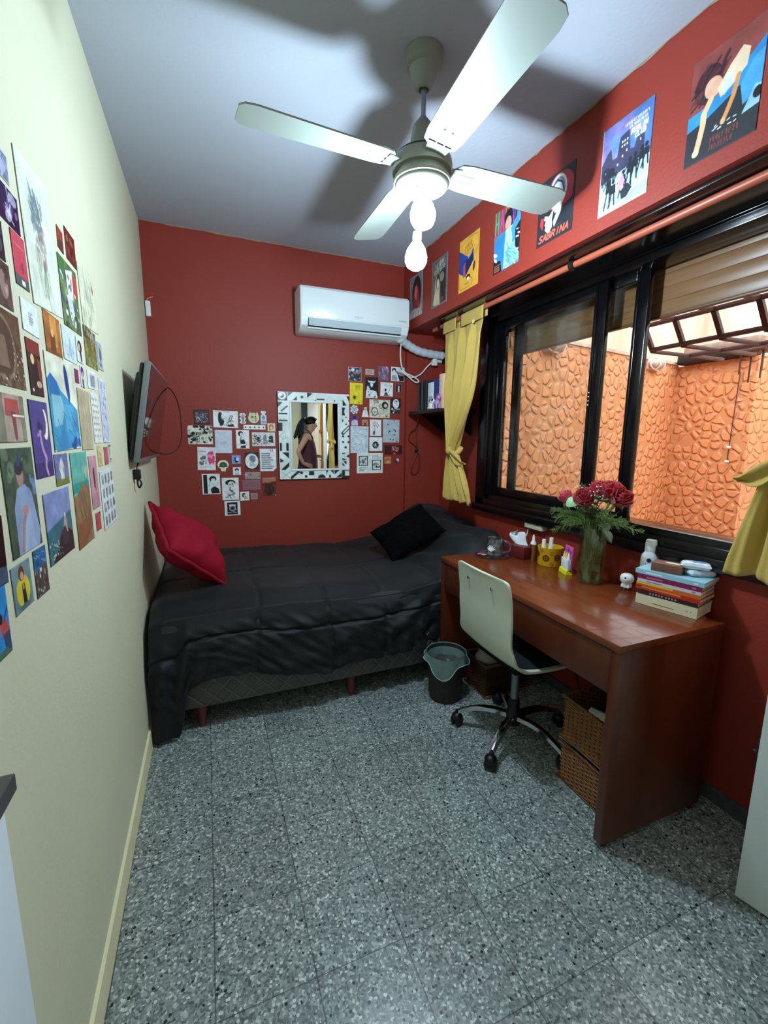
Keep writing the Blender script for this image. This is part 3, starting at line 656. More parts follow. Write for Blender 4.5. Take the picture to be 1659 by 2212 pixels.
    c = Cv(96, 116, '#d9dcc4', 19); c.n(.04, 4); c.p([(0, .27), (.12, .2), (.3, .27), (.42, .36), (.62, .42), (.82, .48), (1, .55), (1, .97), (.12, 1), (0, .98)], '#3f93bb'); c.n(.22, 5)
    c.p([(0, .27), (.12, .2), (.32, .28), (.38, .42), (.05, .45)], '#1f6ea8'); c.p([(.08, .42), (.4, .42), (.5, .55), (.35, .72), (.08, .75)], '#8fc3cd', .85); c.e(.68, .26, .075, .2, '#20307e', 1, -.15); c.p([(.64, .35), (.76, .35), (.7, .5)], '#2b4f94'); c.p([(.45, .5), (.8, .5), (.9, .75), (.5, .8)], '#5aa9c4', .7); c.strokes(10, ['#1b4f92', '#2a74b0'], .2, .62, .95, .98, .4, .02, .8, .8); c.blobs(8, ['#1f3f8e'], .6, .88, 1, 1, .03, .08, .8); c.p([(.2, .98), (.35, .7), (.55, .98)], '#2f7fb4', .7)
    S(19, 1.307, 1.479, .222, .219, 1, c, 'large bright blue abstract watercolour', 'watercolour', 'watercolour', curl=.01)
    c = Cv(26, 28, '#7c2f57', 20); c.n(.3, 4)
    S(20, 1.451, 1.563, .035, .036, 0, c, 'tiny plum coloured card at the upper right of the blue abstract')
    c = Cv(28, 36, '#d7d6d2', 21); c.e(.5, .28, .4, .26, '#3d2a80'); c.e(.5, .45, .2, .2, '#c9b6b0'); c.p([(.3, .6), (.75, .6), (.8, 1), (.4, 1)], '#4a4d5e')
    S(21, 1.511, 1.568, .039, .058, -3, c, 'tiny portrait card with purple hair beside the plum card', 'sticker', 'sticker')
    c = Cv(50, 32, '#d5d8d3', 22); c.r(.3, .2, .85, .85, '#8b8c98'); c.blobs(8, ['#5d5f6c', '#b5b5bd'], .3, .2, .85, .85, .03, .08, .7); c.border(.03, '#eceee8')
    S(22, 1.621, 1.571, .106, .052, 1.5, c, 'small grey postcard with a white border, under the garden photo', 'postcard', 'postcard')
    c = Cv(46, 90, '#c4c8d8', 23); c.strokes(70, ['#565f9a', '#7c83b4', '#3f4680', '#e3e5ee'], .05, .02, .95, .98, .2, .03); c.border(.05, '#d5d8e0')
    S(23, 1.757, 1.486, .096, .208, 0, c, 'tall sheet covered in fine blue scribbles, far right of the cluster')
    c = Cv(60, 80, '#b3a788', 24); c.n(.12, 5); c.strokes(36, ['#8f8264', '#cfc6a8', '#6f6a58', '#c2a060'], .05, .05, .95, .95, .5, .02, 1.45, .6)
    S(24, 1.498, 1.448, .125, .167, -1, c, 'tall sand coloured print with long vertical streaks, right of the blue abstract')
    c = Cv(48, 74, '#dcdad2', 25)
    for iy in range(7):
        for ix in range(4):
            x, y = .17+ix*.22, .12+iy*.12; c.p([(x-.07, y-.02), (x, y), (x+.07, y-.02), (x, y+.05)], '#201d20')
    S(25, 1.629, 1.458, .096, .152, 0, c, 'white sheet with rows of small dark hearts')
    c = Cv(70, 48, '#7f7b66', 26); c.n(.2, 5); c.r(.35, 0, .85, 1, '#b7a091', .9); c.p([(.4, .1), (.8, .1), (.85, .5), (.38, .45)], '#b04540'); c.p([(.55, .35), (.7, .35), (.68, .95), (.6, .95)], '#7f2b2c'); c.r(.6, .42, .98, .46, '#f3efe6'); c.n(.15, 8)
    S(26, .972, 1.433, .142, .084, 0, c, 'glossy photo of a figure in a red top at the picture edge', m=GLOSSY)
    c = Cv(64, 100, '#4c3f82', 27); c.n(.18, 5); c.r(0, .8, 1, 1, '#34295c', .7); c.e(.76, .3, .16, .2, '#efe6c4'); c.e(.68, .27, .13, .17, '#4c3f82'); c.l([(.42, .32), (.46, .5), (.5, .62), (.64, .74), (.58, .85), (.66, .98)], .1, '#b78fb8'); c.e(.42, .32, .1, .06, '#2c2452'); c.e(.56, .34, .07, .04, '#3a2c4c'); c.l([(.3, .45), (.5, .4)], .05, '#b98fb4'); c.border(.02, '#3a2f6a')
    S(27, 1.121, 1.395, .108, .156, 0, c, 'violet night print of a dancer under a crescent moon')
    c = Cv(90, 120, '#41523f', 28); c.n(.45, 8); c.blobs(30, ['#5f7458', '#2f3d30', '#7d8c74'], 0, 0, 1, .6, .03, .1, .5); c.p([(.2, 1), (.22, .55), (.36, .38), (.62, .35), (.82, .45), (.98, .85), (.9, 1)], '#8d9fc0'); c.p([(.35, 1), (.45, .6), (.7, .6), (.8, 1)], '#a5b5d2', .7); c.e(.5, .27, .11, .1, '#a48078'); c.e(.48, .19, .13, .07, '#2b2a33'); c.p([(.42, .17), (.5, .02), (.56, .17)], '#39405c'); c.l([(.34, .95), (.45, .72), (.58, .6)], .09, '#a3837c'); c.e(.56, .6, .1, .05, '#b4877f'); c.blobs(6, ['#7d94c8'], .7, .3, .95, .5, .03, .07, .6)
    S(28, .983, 1.286, .143, .190, 0, c, 'large painting of a person in a pale blue shirt with folded hands among leaves')
    c = Cv(50, 42, '#69729e', 29); c.n(.2, 5); c.r(0, .75, 1, 1, '#74783f'); c.p([(.35, .8), (.38, .25), (.5, .1), (.6, .28), (.64, .8)], '#c8c9c4'); c.strokes(8, ['#eceae2'], .3, .3, .7, .75, .15, .03, 1.5); c.e(.6, .5, .06, .12, '#c09a4c')
    S(29, 1.233, 1.326, .098, .072, 0, c, 'small blue card of a pale monument over grass, under the blue abstract')
    c = Cv(70, 130, '#5fa89a', 30); c.n(.12, 5); c.r(0, .32, 1, .42, '#2a9186'); c.p([(0, .45), (.3, .42), (.6, .32), (1, .4), (1, 1), (0, 1)], '#8c6a4a'); c.n(.18, 9); c.strokes(24, ['#5d4630', '#b99672', '#3f3428'], .2, .45, .95, .95, .3, .025, 1.2, .7); c.p([(.75, .1), (.82, .2), (.95, .12), (.88, .3), (.8, .28)], '#c9a970'); c.p([(0, .75), (.9, .7), (1, .85), (.4, 1), (0, 1)], '#8a5236', .8)
    S(30, 1.383, 1.237, .158, .248, 0, c, 'tall print with turquoise sea above brown rocks')
    c = Cv(46, 76, '#c38d96', 31); c.n(.1, 5); c.p([(.4, .3), (.6, .28), (.66, .5), (.58, .62), (.44, .6)], '#5e2530'); c.e(.52, .28, .1, .06, '#2a1a1c'); c.r(.55, .58, .66, .66, '#8b3c48'); c.p([(0, .8), (1, .7), (1, 1), (0, 1)], '#b07a88', .6)
    S(31, 1.526, 1.269, .090, .155, 0, c, 'dusty pink print with a small dark figure')
    c = Cv(34, 38, '#c8b47a', 32); c.n(.15, 5); c.e(.5, .4, .25, .28, '#dccfa6'); c.e(.5, .42, .12, .14, '#8c7a4c'); c.e(.5, .72, .3, .18, '#b8a066')
    S(32, 1.632, 1.342, .056, .064, 0, c, 'small mustard sticker of a seated animal', 'sticker', 'sticker')
    c = Cv(30, 30, '#b5525e', 33); c.n(.15, 4)
    S(33, 1.722, 1.339, .053, .058, 0, c, 'small plain rose card at the right, above the white picture sheet')
    c = Cv(30, 34, '#d8d6c8', 34); c.r(.1, .05, .9, .15, '#4a463c'); c.r(.2, .1, .4, .95, '#5a554a'); c.r(.6, .1, .75, .6, '#b9b39a'); c.r(.2, .8, .9, .9, '#8b8672')
    S(34, 1.787, 1.346, .050, .060, 0, c, 'small beige card with dark bracket marks, far right of the cream wall')
    c = Cv(76, 76, '#d3dbd7', 35)
    for iy in range(4):
        for ix in range(4):
            x, y = .1+ix*.23, .08+iy*.235; c.r(x, y, x+.14, y+.16, '#7d8588', .9); c.blobs(3, ['#4b5052', '#b1b8b8'], x, y, x+.14, y+.16, .02, .04, .7)
    S(35, 1.701, 1.202, .203, .187, 1, c, 'white sheet with a grid of small grey drawings', curl=.012)
    c = Cv(32, 30, '#b34d48', 36); c.n(.2, 4); c.p([(.6, 0), (1, 0), (1, .2)], '#3c2422')
    S(36, 1.530, 1.150, .059, .053, -2, c, 'small red card under the dusty pink print')
    c = Cv(84, 84, '#7d8bb5', 37); c.n(.12, 5); c.p([(0, .52), (1, .36), (1, 1), (0, 1)], '#3d6a75'); c.n(.15, 8); c.p([(.05, 1), (.3, .85), (.5, .62), (.7, .55), (1, .72), (1, 1)], '#3a2c28'); c.blobs(26, ['#dfe8e8', '#8fb0b4'], .05, .62, .5, .98, .008, .02, .8); c.p([(.62, .62), (.68, .42), (.76, .42), (.8, .68)], '#b49a8c'); c.e(.72, .4, .03, .03, '#e6d9c8'); c.p([(.5, .62), (.7, .55), (.8, .8), (.6, .85)], '#4c3440')
    S(37, 1.175, 1.207, .179, .153, 0, c, 'sea painting with a person sitting on dark rocks', curl=.008)
    c = Cv(40, 60, '#17181c', 38); c.n(.4, 4); c.p([(0, .7), (1, .75), (1, 1), (0, 1)], '#55607c', .8)
    S(38, .850, 1.220, .070, .112, -3, c, 'dark night photo card at the picture edge beside the blue-shirt painting', m=GLOSSY)
    c = Cv(56, 56, '#6d8a8c', 39); c.n(.25, 6); c.e(.5, .6, .36, .33, '#d2c13c'); c.e(.48, .22, .15, .16, '#6b3b28'); c.e(.5, .28, .08, .09, '#d3a68a'); c.p([(.45, .45), (.6, .45), (.66, .9), (.45, .9)], '#23242a'); c.e(.52, .5, .06, .08, '#b78b50'); c.e(.5, .92, .3, .05, '#51696c')
    S(39, .935, 1.138, .083, .084, 0, c, 'painting of a red-haired person in a yellow shirt')
    c = Cv(48, 60, '#2f6490', 40); c.n(.3, 6); c.p([(0, .48), (1, .34), (1, 1), (0, 1)], '#55473f'); c.n(.25, 8); c.blobs(30, ['#c7bcb2', '#2c2422', '#8b7b70', '#e6e0da'], 0, .45, 1, 1, .02, .06, .7); c.strokes(10, ['#6ba0c4', '#1c3f66'], .05, .02, .95, .35, .3, .03, .3)
    S(40, 1.030, 1.138, .068, .094, -1, c, 'blue sky above grey rubble painting, right of the yellow shirt')
    c = Cv(50, 60, '#2f86c8', 41); c.n(.12, 5); c.p([(.55, .5), (.9, .48), (.95, .68), (.6, .72)], '#c0504c'); c.p([(.65, .68), (.98, .66), (1, .95), (.75, 1)], '#3c4f66'); c.e(.62, .44, .08, .08, '#2a2426'); c.l([(.75, .5), (1, .3)], .04, '#2a2426'); c.p([(0, .9), (.8, .88), (1, 1), (0, 1)], '#4c6a52')
    S(41, .826, 1.108, .076, .112, -2, c, 'bright blue card with a climber in a red shirt at the lower left edge')
P_left()
GA = 'prints on the red wall left of the mirror'
GR = 'prints on the red wall right of the mirror'
def oval(x, y): return ((x-.5)/.5)**2+((y-.5)/.5)**2 < 1
W_, K_ = '#e9eeee', '#16181b'
def P_back():
    def S(x, z, w, h, c, label, cat='print', name='art_print', group=GA, mask=None, m=None, rot=0):
        sheet(name, 'B', x, z, w, h, c, label, cat, group, rot, .003, m, mask)
    c = Cv(44, 43, '#3a3538', 51); c.strokes(60, ['#8f8a92', '#c4c0c8', '#5c565e'], .15, .2, .85, .85, .14, .03); c.border(.06, '#2c282b')
    S(.306, 1.537, .097, .095, c, 'charcoal square card with a grey scribble, top left of the prints')
    c = Cv(70, 50, W_, 52); c.p([(.2, .25), (.3, .15), (.34, .45), (.45, .6), (.4, .85), (.28, .9), (.2, .6)], K_); c.e(.28, .2, .07, .1, K_); c.strokes(20, [K_, '#565b60'], .35, .4, .75, .9, .15, .018); c.l([(.62, .55), (.7, .28), (.78, .3), (.68, .62)], .03, K_); c.p([(.55, .85), (.8, .75), (.85, .92), (.6, .93)], K_); c.lines(.08, .05, .92, .1, 1, '#8a8f94')
    S(.457, 1.525, .159, .113, c, 'white landscape card of a seated figure reading in black ink', rot=-1)
    c = Cv(26, 42, '#dfe4e2', 53); c.p([(.5, .05), (.75, .35), (.65, .6), (.75, .95), (.3, .95), (.38, .6), (.2, .4)], '#8a97a0'); c.strokes(8, ['#4c5a66', '#b9a8a0'], .3, .1, .7, .9, .2, .06)
    S(.569, 1.534, .044, .072, c, 'small slim grey figure sticker', 'sticker', 'sticker', mask=lambda x, y: (np.abs(x-.5) < .28+.22*np.sin(y*9)**2))
    c = Cv(40, 43, '#c9cf9c', 54); c.blobs(14, ['#4c5c3c', '#8a9a62', '#e9edc9'], .2, .2, .8, .85, .03, .09); c.e(.35, .45, .06, .07, K_); c.e(.65, .45, .06, .07, K_); c.ring(.5, .52, .46, .44, .1, '#e5eac8')
    S(.642, 1.543, .073, .080, c, 'round pale green cat face sticker', 'sticker', 'sticker', mask=lambda x, y: (((x-.5)/.5)**2+((y-.56)/.44)**2 < 1) | ((np.abs(np.abs(x-.5)-.32) < .12*(y/.3)) & (y < .35)))
    c = Cv(28, 50, '#cfe0ec', 55); c.r(.15, .72, .85, .95, '#7fa8e0'); c.e(.5, .5, .25, .16, '#6d8896'); c.strokes(8, ['#3f5a6a', '#a9c4d4'], .25, .3, .75, .65, .2, .05); c.blobs(3, ['#e7d9c9'], .2, .05, .8, .25, .08, .12)
    S(.708, 1.542, .042, .091, c, 'tall pale blue bottle sticker', 'sticker', 'sticker', mask=lambda x, y: (np.abs(x-.5) < np.where(y < .3, .34+.1*np.sin(y*20), .47)))
    c = Cv(64, 16, W_, 56); 
    for k in range(5): c.e(.1+k*.2, .5, .035, .17, '#20303c')
    S(.645, 1.475, .148, .030, c, 'narrow white strip with five dark dots', 'sticker', 'sticker')
    c = Cv(30, 30, '#ddd2b0', 57); c.e(.5, .45, .3, .32, '#c0552a'); c.e(.5, .55, .18, .2, '#e4c9a4'); c.p([(.3, .5), (.2, .9), (.4, .8)], '#7a2c1a'); c.e(.55, .35, .1, .1, '#e89a3c')
    S(.760, 1.476, .054, .056, c, 'small cream square with an orange-haired face beside the mirror', 'sticker', 'sticker')
    c = Cv(70, 56, '#dcdccb', 58); c.blobs(60, [K_, '#24262a', '#eeeee2', '#8d8c7c'], 0, 0, 1, 1, .03, .08, 1); c.strokes(20, [K_, '#f2f2e8'], 0, 0, 1, 1, .15, .03)
    S(.291, 1.418, .154, .124, c, 'black and cream floral pattern card under the charcoal card')
    c = Cv(50, 70, '#cfd9e8', 59); c.lines(.3, .5, .7, .64, 4, '#93a2b8'); c.lines(.2, .1, .8, .15, 1, '#a7b4c8'); c.border(.02, '#dfe7f1')
    S(.436, 1.374, .110, .157, c, 'plain bluish white page with a tiny text block', 'page', 'text_page', rot=-1)
    c = Cv(46, 64, W_, 60); c.e(.36, .2, .2, .14, K_); c.e(.42, .24, .11, .09, '#dfe4e4'); c.l([(.4, .35), (.35, .5), (.55, .55)], .04, K_); c.p([(.3, .55), (.62, .5), (.7, .75), (.35, .75)], K_); c.p([(.35, .85), (.7, .82), (.72, .97), (.3, .97)], K_); c.l([(.35, .4), (.3, .8)], .03, K_); c.l([(.7, .6), (.78, .8), (.55, .85)], .025, K_); c.strokes(5, ['#9aa0a4'], .65, .1, .9, .3, .15, .015)
    S(.562, 1.391, .087, .127, c, 'white card of a standing woman in black ink with a dark bob')
    c = Cv(70, 44, '#d9dcd8', 61); c.strokes(40, [K_, '#5a5e62'], .02, .15, .4, .9, .12, .025); c.p([(.5, .2), (.6, .15), (.68, .8), (.45, .85)], '#7d8286'); c.p([(.72, .3), (.9, .15), (.92, .75), (.7, .7)], '#2c2f33'); c.strokes(16, ['#8b9094', '#f4f6f6'], .4, .1, .95, .9, .12, .02); c.p([(.2, .3), (.35, .35), (.25, .7)], K_)
    S(.704, 1.392, .159, .096, c, 'wide monochrome comic panel with a tower, beside the mirror')
    c = Cv(52, 70, '#e6ebec', 62); c.p([(.6, .2), (.85, .18), (.95, .45), (.9, .75), (.65, .75), (.55, .5)], '#e0427f'); c.blobs(8, ['#f2a6c0', '#c01f5c', '#f7d9e2'], .55, .25, .95, .75, .04, .09); c.blobs(10, ['#8c8a90', '#3c3a40', '#b9b7bd'], .15, .45, .5, .75, .04, .09); c.lines(.08, .17, .5, .22, 1, '#70757a'); c.e(.36, .45, .12, .08, '#6b686e'); c.lines(.15, .8, .8, .9, 2, '#a9aeb2')
    S(.322, 1.259, .114, .156, c, 'white print with pink and grey figures, left edge of the group', rot=-2)
    c = Cv(32, 32, '#8aa0d8', 63); c.p([(.3, .3), (.6, .2), (.7, .8), (.35, .85)], '#1c2a44'); c.e(.62, .45, .15, .2, '#dfe9f2'); c.border(.06, '#5a6aa8')
    S(.513, 1.252, .062, .063, c, 'small periwinkle blue square with a dark figure', 'sticker', 'sticker')
    c = Cv(40, 42, '#f0ead0', 64)
    for k in range(9):
        a = -PI/2+(k-4)*.36; c.l([(.5, .6), (.5+.34*math.cos(a), .6+.4*math.sin(a))], .12, '#1f4a2c')
    for k in range(6):
        a = -PI/2+(k-2.5)*.42; c.l([(.5, .58), (.5+.2*math.cos(a), .58+.25*math.sin(a))], .06, '#3a7040')
    c.p([(.38, .68), (.62, .68), (.58, .92), (.42, .92)], '#dcd2b8')
    S(.426, 1.210, .072, .075, c, 'potted green succulent sticker with a cream edge', 'sticker', 'sticker', mask=lambda x, y: ((((x-.5)/.5)**2+((y-.4)/.42)**2 < 1) | ((np.abs(x-.5) < .22) & (y > .5))))
    c = Cv(48, 60, '#2b2d33', 65); c.e(.5, .52, .46, .44, '#e9eeee'); c.e(.55, .38, .22, .2, '#7b828a'); c.strokes(14, ['#3b4046', '#a7adb3'], .35, .2, .75, .55, .16, .02); c.p([(.4, .6), (.65, .58), (.75, .85), (.35, .85)], '#c9d0d4'); c.strokes(10, ['#5d646a'], .25, .6, .8, .9, .14, .018)
    S(.617, 1.242, .094, .118, c, 'dark card with a white circle and a grey portrait inside')
    c = Cv(54, 72, '#e4eaee', 66); c.lines(.1, .18, .9, .92, 8, '#4c5560'); c.strokes(5, ['#3c4450'], .65, .05, .9, .13, .12, .02)
    S(.730, 1.247, .114, .159, c, 'white typed page with a folded corner, directly left of the mirror', 'page', 'text_page', mask=lambda x, y: ~((x > .8) & (y > .86) & ((x-.8)/.2+(y-.86)/.14 > 1)))
    c = Cv(28, 28, W_, 67); c.e(.5, .35, .25, .22, K_); c.e(.5, .45, .14, .14, '#cfd6d6'); c.p([(.3, .65), (.7, .65), (.8, 1), (.2, 1)], '#b9c3c8')
    S(.514, 1.171, .053, .055, c, 'tiny white square with a dark-haired head, under the blue square', 'sticker', 'sticker')
    c = Cv(54, 64, W_, 68); c.r(.08, .05, .3, .95, K_); c.e(.6, .25, .2, .14, K_); c.e(.62, .32, .12, .1, '#dfe5e5'); c.p([(.45, .75), (.65, .6), (.9, .72), (.95, .95), (.5, .95)], K_); c.l([(.38, .6), (.45, .38), (.55, .5), (.8, .6)], .05, '#c4ccd0'); c.l([(.36, .62), (.45, .36)], .02, K_); c.border(.04, W_)
    S(.342, 1.085, .116, .141, c, 'white card with a black bar and a woman in black covering her face')
    c = Cv(52, 72, W_, 69); c.e(.5, .22, .3, .13, K_); c.e(.56, .3, .2, .13, '#e2e8e8'); c.e(.62, .28, .05, .035, K_); c.e(.48, .3, .04, .03, K_); c.l([(.5, .42), (.45, .55)], .07, '#6d7478'); c.blobs(22, [K_, '#5b6266', '#9aa2a6'], .25, .55, .75, .9, .03, .08); c.e(.5, .68, .12, .06, '#d6dcdc'); c.e(.66, .38, .06, .015, K_)
    S(.466, 1.047, .111, .157, c, 'white card with an ink skull lady wearing a flowered headdress', rot=-.5)
    c = Cv(48, 24, '#9b8f8a', 70); c.strokes(24, ['#d2c8c0', '#5f5650', '#b5aaa2'], .02, .1, .98, .9, .1, .03, 1.5)
    S(.619, 1.136, .108, .050, c, 'grey striped label strip above the plain mauve card')
    c = Cv(30, 20, '#8d6067', 71); c.n(.04, 4)
    S(.607, 1.070, .125, .072, c, 'plain mauve rectangle card')
    c = Cv(46, 60, '#6b2f2a', 72); c.n(.3, 5); c.p([(0, 0), (1, 0), (1, .2), (0, .3)], '#b5705f'); c.e(.5, .65, .38, .3, '#3a1a1a'); c.p([(.18, .2), (.3, .42), (.38, .36)], '#2c1412'); c.p([(.82, .18), (.7, .42), (.6, .36)], '#2c1412'); c.strokes(14, ['#8a4a40', '#241010'], .15, .4, .85, .95, .2, .03, 1.4); c.e(.95, .97, .04, .03, '#f0e4dc')
    S(.731, 1.054, .095, .130, c, 'dark red print of a horned creature below the typed page', m=GLOSSY)
    c = Cv(32, 32, '#e6ebe4', 73); c.e(.42, .4, .22, .25, '#2c3430'); c.e(.52, .46, .14, .16, '#d5cdbf'); c.p([(.55, .5), (.8, .6), (.75, .85), (.4, .85)], '#9fb8a4'); c.border(.05, W_)
    S(.559, .993, .061, .064, c, 'small white square with a green and black portrait, under the mauve card', 'sticker', 'sticker')
    c = Cv(24, 22, '#a58a8e', 74); c.r(.2, .2, .8, .8, '#8c6f78'); c.strokes(8, ['#6b525c', '#bfa6aa'], .2, .2, .8, .8, .2, .04)
    S(.624, .989, .047, .044, c, 'tiny mauve square sticker, lowest right below the mauve card', 'sticker', 'sticker')
    c = Cv(50, 48, '#e9edee', 75); c.r(.17, .1, .82, .92, '#141618'); c.e(.5, .5, .2, .2, '#b9c0c2'); c.e(.5, .5, .15, .14, '#2a2d30'); c.r(.3, .24, .7, .36, '#cfd5d6'); c.strokes(10, ['#dfe4e4', '#8a9092'], .28, .55, .72, .8, .18, .02, .1)
    S(.473, .910, .105, .104, c, 'white card with a black square and a pale emblem, lowest of the group')
    # right-hand group
    def T(*a, **k): S(*a, group=GR, **k)
    c = Cv(46, 46, '#33323a', 81); c.blobs(40, ['#8e8c9a', '#1b1a20', '#c9c7d4', '#5d5b68'], 0, 0, 1, 1, .03, .1); c.e(.35, .2, .12, .12, '#e6e6ea'); c.border(.04, '#b7b4bd')
    T(1.383, 1.876, .102, .102, c, 'black and white collage print at the top left of the right-hand group')
    c = Cv(34, 22, '#b3a896', 82); c.lines(.15, .25, .85, .8, 3, '#7f766a')
    T(1.502, 1.900, .072, .042, c, 'small beige label with faint text at the top', 'label', 'paper_label')
    c = Cv(40, 48, '#6f5c7a', 83); c.strokes(40, ['#a895b4', '#463852', '#c9bcd0', '#8a7894'], .05, .1, .95, .95, .3, .03, 1.4); c.p([(.7, 0), (.8, 0), (.75, .3)], '#d5cbd8')
    T(1.615, 1.896, .087, .105, c, 'lilac and grey streaked card at the top')
    c = Cv(48, 46, '#dfe2e4', 84); c.e(.22, .25, .16, .16, K_); c.e(.22, .34, .1, .13, '#d9dcdc'); c.e(.78, .24, .17, .16, K_); c.e(.8, .34, .1, .13, '#cfd4d6'); c.p([(.05, .95), (.1, .6), (.4, .55), (.5, .95)], '#9aa0a8'); c.p([(.45, .3), (.6, .55), (.98, .6), (.98, 1), (.6, 1)], '#1d1f24'); c.l([(.42, .5), (.6, .9)], .05, '#e9eded'); c.border(.035, '#e9edf0')
    T(1.732, 1.897, .112, .106, c, 'monochrome card with two dark-haired portraits, top right corner', rot=-1)
    c = Cv(46, 70, '#e7d324', 85)
    pts = []
    for k in range(12):
        a = PI*k/6-.3; r = .2 if k % 2 == 0 else .075; pts.append((.36+r*math.cos(a), .68+r*math.sin(a)*46/70*1.2))
    c.p(pts, K_); c.lines(.4, .1, .9, .32, 4, '#8a7d18'); c.lines(.62, .88, .82, .95, 1, '#6b6118')
    T(1.394, 1.737, .103, .157, c, 'bright yellow card with a black star', 'card', 'star_card', rot=-1)
    c = Cv(48, 70, '#1a1b20', 86); c.p([(.2, .14), (.32, .2), (.5, .18), (.68, .2), (.8, .14), (.72, .26), (.62, .26), (.58, .42), (.5, .5), (.42, .42), (.38, .26), (.28, .26)], '#eef2f2'); c.e(.44, .28, .03, .025, K_); c.e(.56, .28, .03, .025, K_); c.p([(.05, 1), (.1, .62), (.3, .5), (.4, .62), (.6, .62), (.85, .68), (.97, 1)], '#dfe5e8'); c.blobs(8, ['#8a9096', '#2b2d33'], .1, .65, .9, 1, .03, .07); c.e(.22, .52, .08, .1, '#cfd6da')
    T(1.517, 1.786, .106, .154, c, 'black card with a white bull skull')
    c = Cv(48, 48, W_, 87); c.e(.4, .55, .08, .12, K_); c.p([(.3, .95), (.35, .7), (.55, .72), (.62, .95)], '#3c4046'); c.l([(.85, .2), (.6, .75)], .03, '#c03048'); c.l([(.2, .15), (.5, .3), (.9, .15)], .02, '#8a9298'); c.strokes(8, ['#6b7278'], .1, .05, .9, .3, .2, .015); c.p([(.1, 1), (.5, .85), (.9, 1)], '#585d64'); c.border(.04, W_)
    T(1.641, 1.779, .104, .104, c, 'white square print with a small figure and a red stroke', rot=-1)
    c = Cv(28, 38, '#7f5148', 88); c.r(.15, .12, .85, .88, '#221c1e'); c.p([(.45, .2), (.6, .25), (.62, .8), (.38, .85), (.4, .5)], '#dcd8d2')
    T(1.741, 1.790, .057, .076, c, 'small dark card with a pale figure in a brown border')
    c = Cv(38, 40, '#dfe3e6', 89); c.e(.5, .45, .3, .28, '#b7bfc6'); c.strokes(12, ['#46505a', '#7a8a80', '#c7b26a'], .2, .15, .8, .75, .25, .04); c.l([(.25, .7), (.5, .85), (.8, .7)], .05, '#3a4048')
    T(1.378, 1.620, .069, .072, c, 'white cloud-edged sticker with grey lines, under the yellow card', 'sticker', 'sticker', mask=lambda x, y: np.hypot((x-.5)/.5, (y-.5)/.5) < .88+.1*np.cos(7*np.arctan2(y-.5, x-.5)))
    c = Cv(36, 42, '#6b3f78', 90); c.n(.2, 4); c.e(.5, .2, .2, .18, '#3a1f52'); c.p([(.1, 1), (.15, .55), (.5, .4), (.85, .5), (.9, 1)], '#cfc3d6'); c.strokes(8, ['#8f7a9c', '#efe9f2'], .2, .5, .8, .95, .2, .04)
    T(1.380, 1.538, .065, .075, c, 'small purple card of a hooded figure beside the mirror')
    c = Cv(32, 42, '#eef0ee', 91); c.e(.55, .22, .14, .12, '#8d5f4c'); c.e(.55, .24, .08, .08, '#ecd9c8'); c.p([(.3, .95), (.4, .4), (.7, .4), (.75, .95)], '#dfe3e3'); c.l([(.4, .5), (.7, .6)], .04, '#a9b0b0')
    T(1.465, 1.602, .056, .073, c, 'small white ghost-shaped paper sticker', 'sticker', 'sticker', mask=lambda x, y: ((np.abs(x-.55) < .2) & (y < .45)) | ((np.abs(x-.5) < .14+.38*y) & (y > .3)))
    c = Cv(72, 58, '#dcd9c4', 92); c.blobs(26, ['#6b6a60', '#2b2b2a', '#a9a694', '#f0eddc'], .02, .02, .98, .98, .02, .07); c.strokes(26, [K_, '#55554c'], .02, .2, .98, .98, .14, .015); c.e(.75, .3, .16, .2, '#24252a'); c.e(.78, .32, .08, .1, '#c9c7b4'); c.ring(.26, .65, .16, .24, .25, '#4a4a44'); c.border(.025, '#e3e0cd')
    T(1.584, 1.631, .169, .136, c, 'wide cream comic page with ink machines and figures')
    c = Cv(38, 52, '#22252a', 93); c.e(.5, .35, .32, .3, '#e6ebe6'); c.p([(.3, .5), (.6, .55), (.45, .68)], '#e6ebe6'); c.strokes(8, [K_, '#6b7278'], .3, .15, .7, .5, .2, .04); c.blobs(14, ['#8b9494', '#d5dcd8', '#454c4c'], .08, .65, .92, .98, .04, .1)
    T(1.719, 1.657, .082, .114, c, 'black and white card with a large pale face, right of the comic page', rot=-2)
    c = Cv(26, 26, '#c98a60', 94); c.e(.5, .5, .22, .28, '#4a2018'); c.e(.5, .4, .1, .12, '#e8c4a0'); c.p([(.1, 1), (.5, .7), (.9, 1)], '#7d3324')
    T(1.464, 1.524, .045, .044, c, 'tiny orange-brown portrait card')
    c = Cv(62, 86, '#cfdbe6', 95); c.strokes(130, ['#5d6a7c', '#8a97a8', '#3f4a5a'], .03, .03, .97, .97, .05, .018); c.r(.2, .15, .8, .85, '#d5e0ea'); c.strokes(26, ['#7f93a8', '#a3b4c4'], .28, .22, .72, .8, .12, .018, .4); c.border(.05, '#dde6ee')
    T(1.419, 1.394, .145, .203, c, 'pale blue ornate page with a patterned grey border', 'page', 'text_page', rot=-.5)
    c = Cv(46, 60, '#e7ecec', 96); c.ring(.4, .25, .14, .13, .2, '#3a3f44'); c.l([(.35, .35), (.45, .55), (.36, .75)], .03, K_); c.p([(.28, .7), (.45, .7), (.42, .92), (.3, .92)], K_); c.l([(.6, .2), (.75, .35), (.65, .5), (.55, .35)], .035, '#2c3036'); c.border(.03, W_)
    T(1.551, 1.486, .094, .125, c, 'white card with looping black line figures')
    c = Cv(56, 70, '#b6c3cb', 97); c.n(.05, 5)
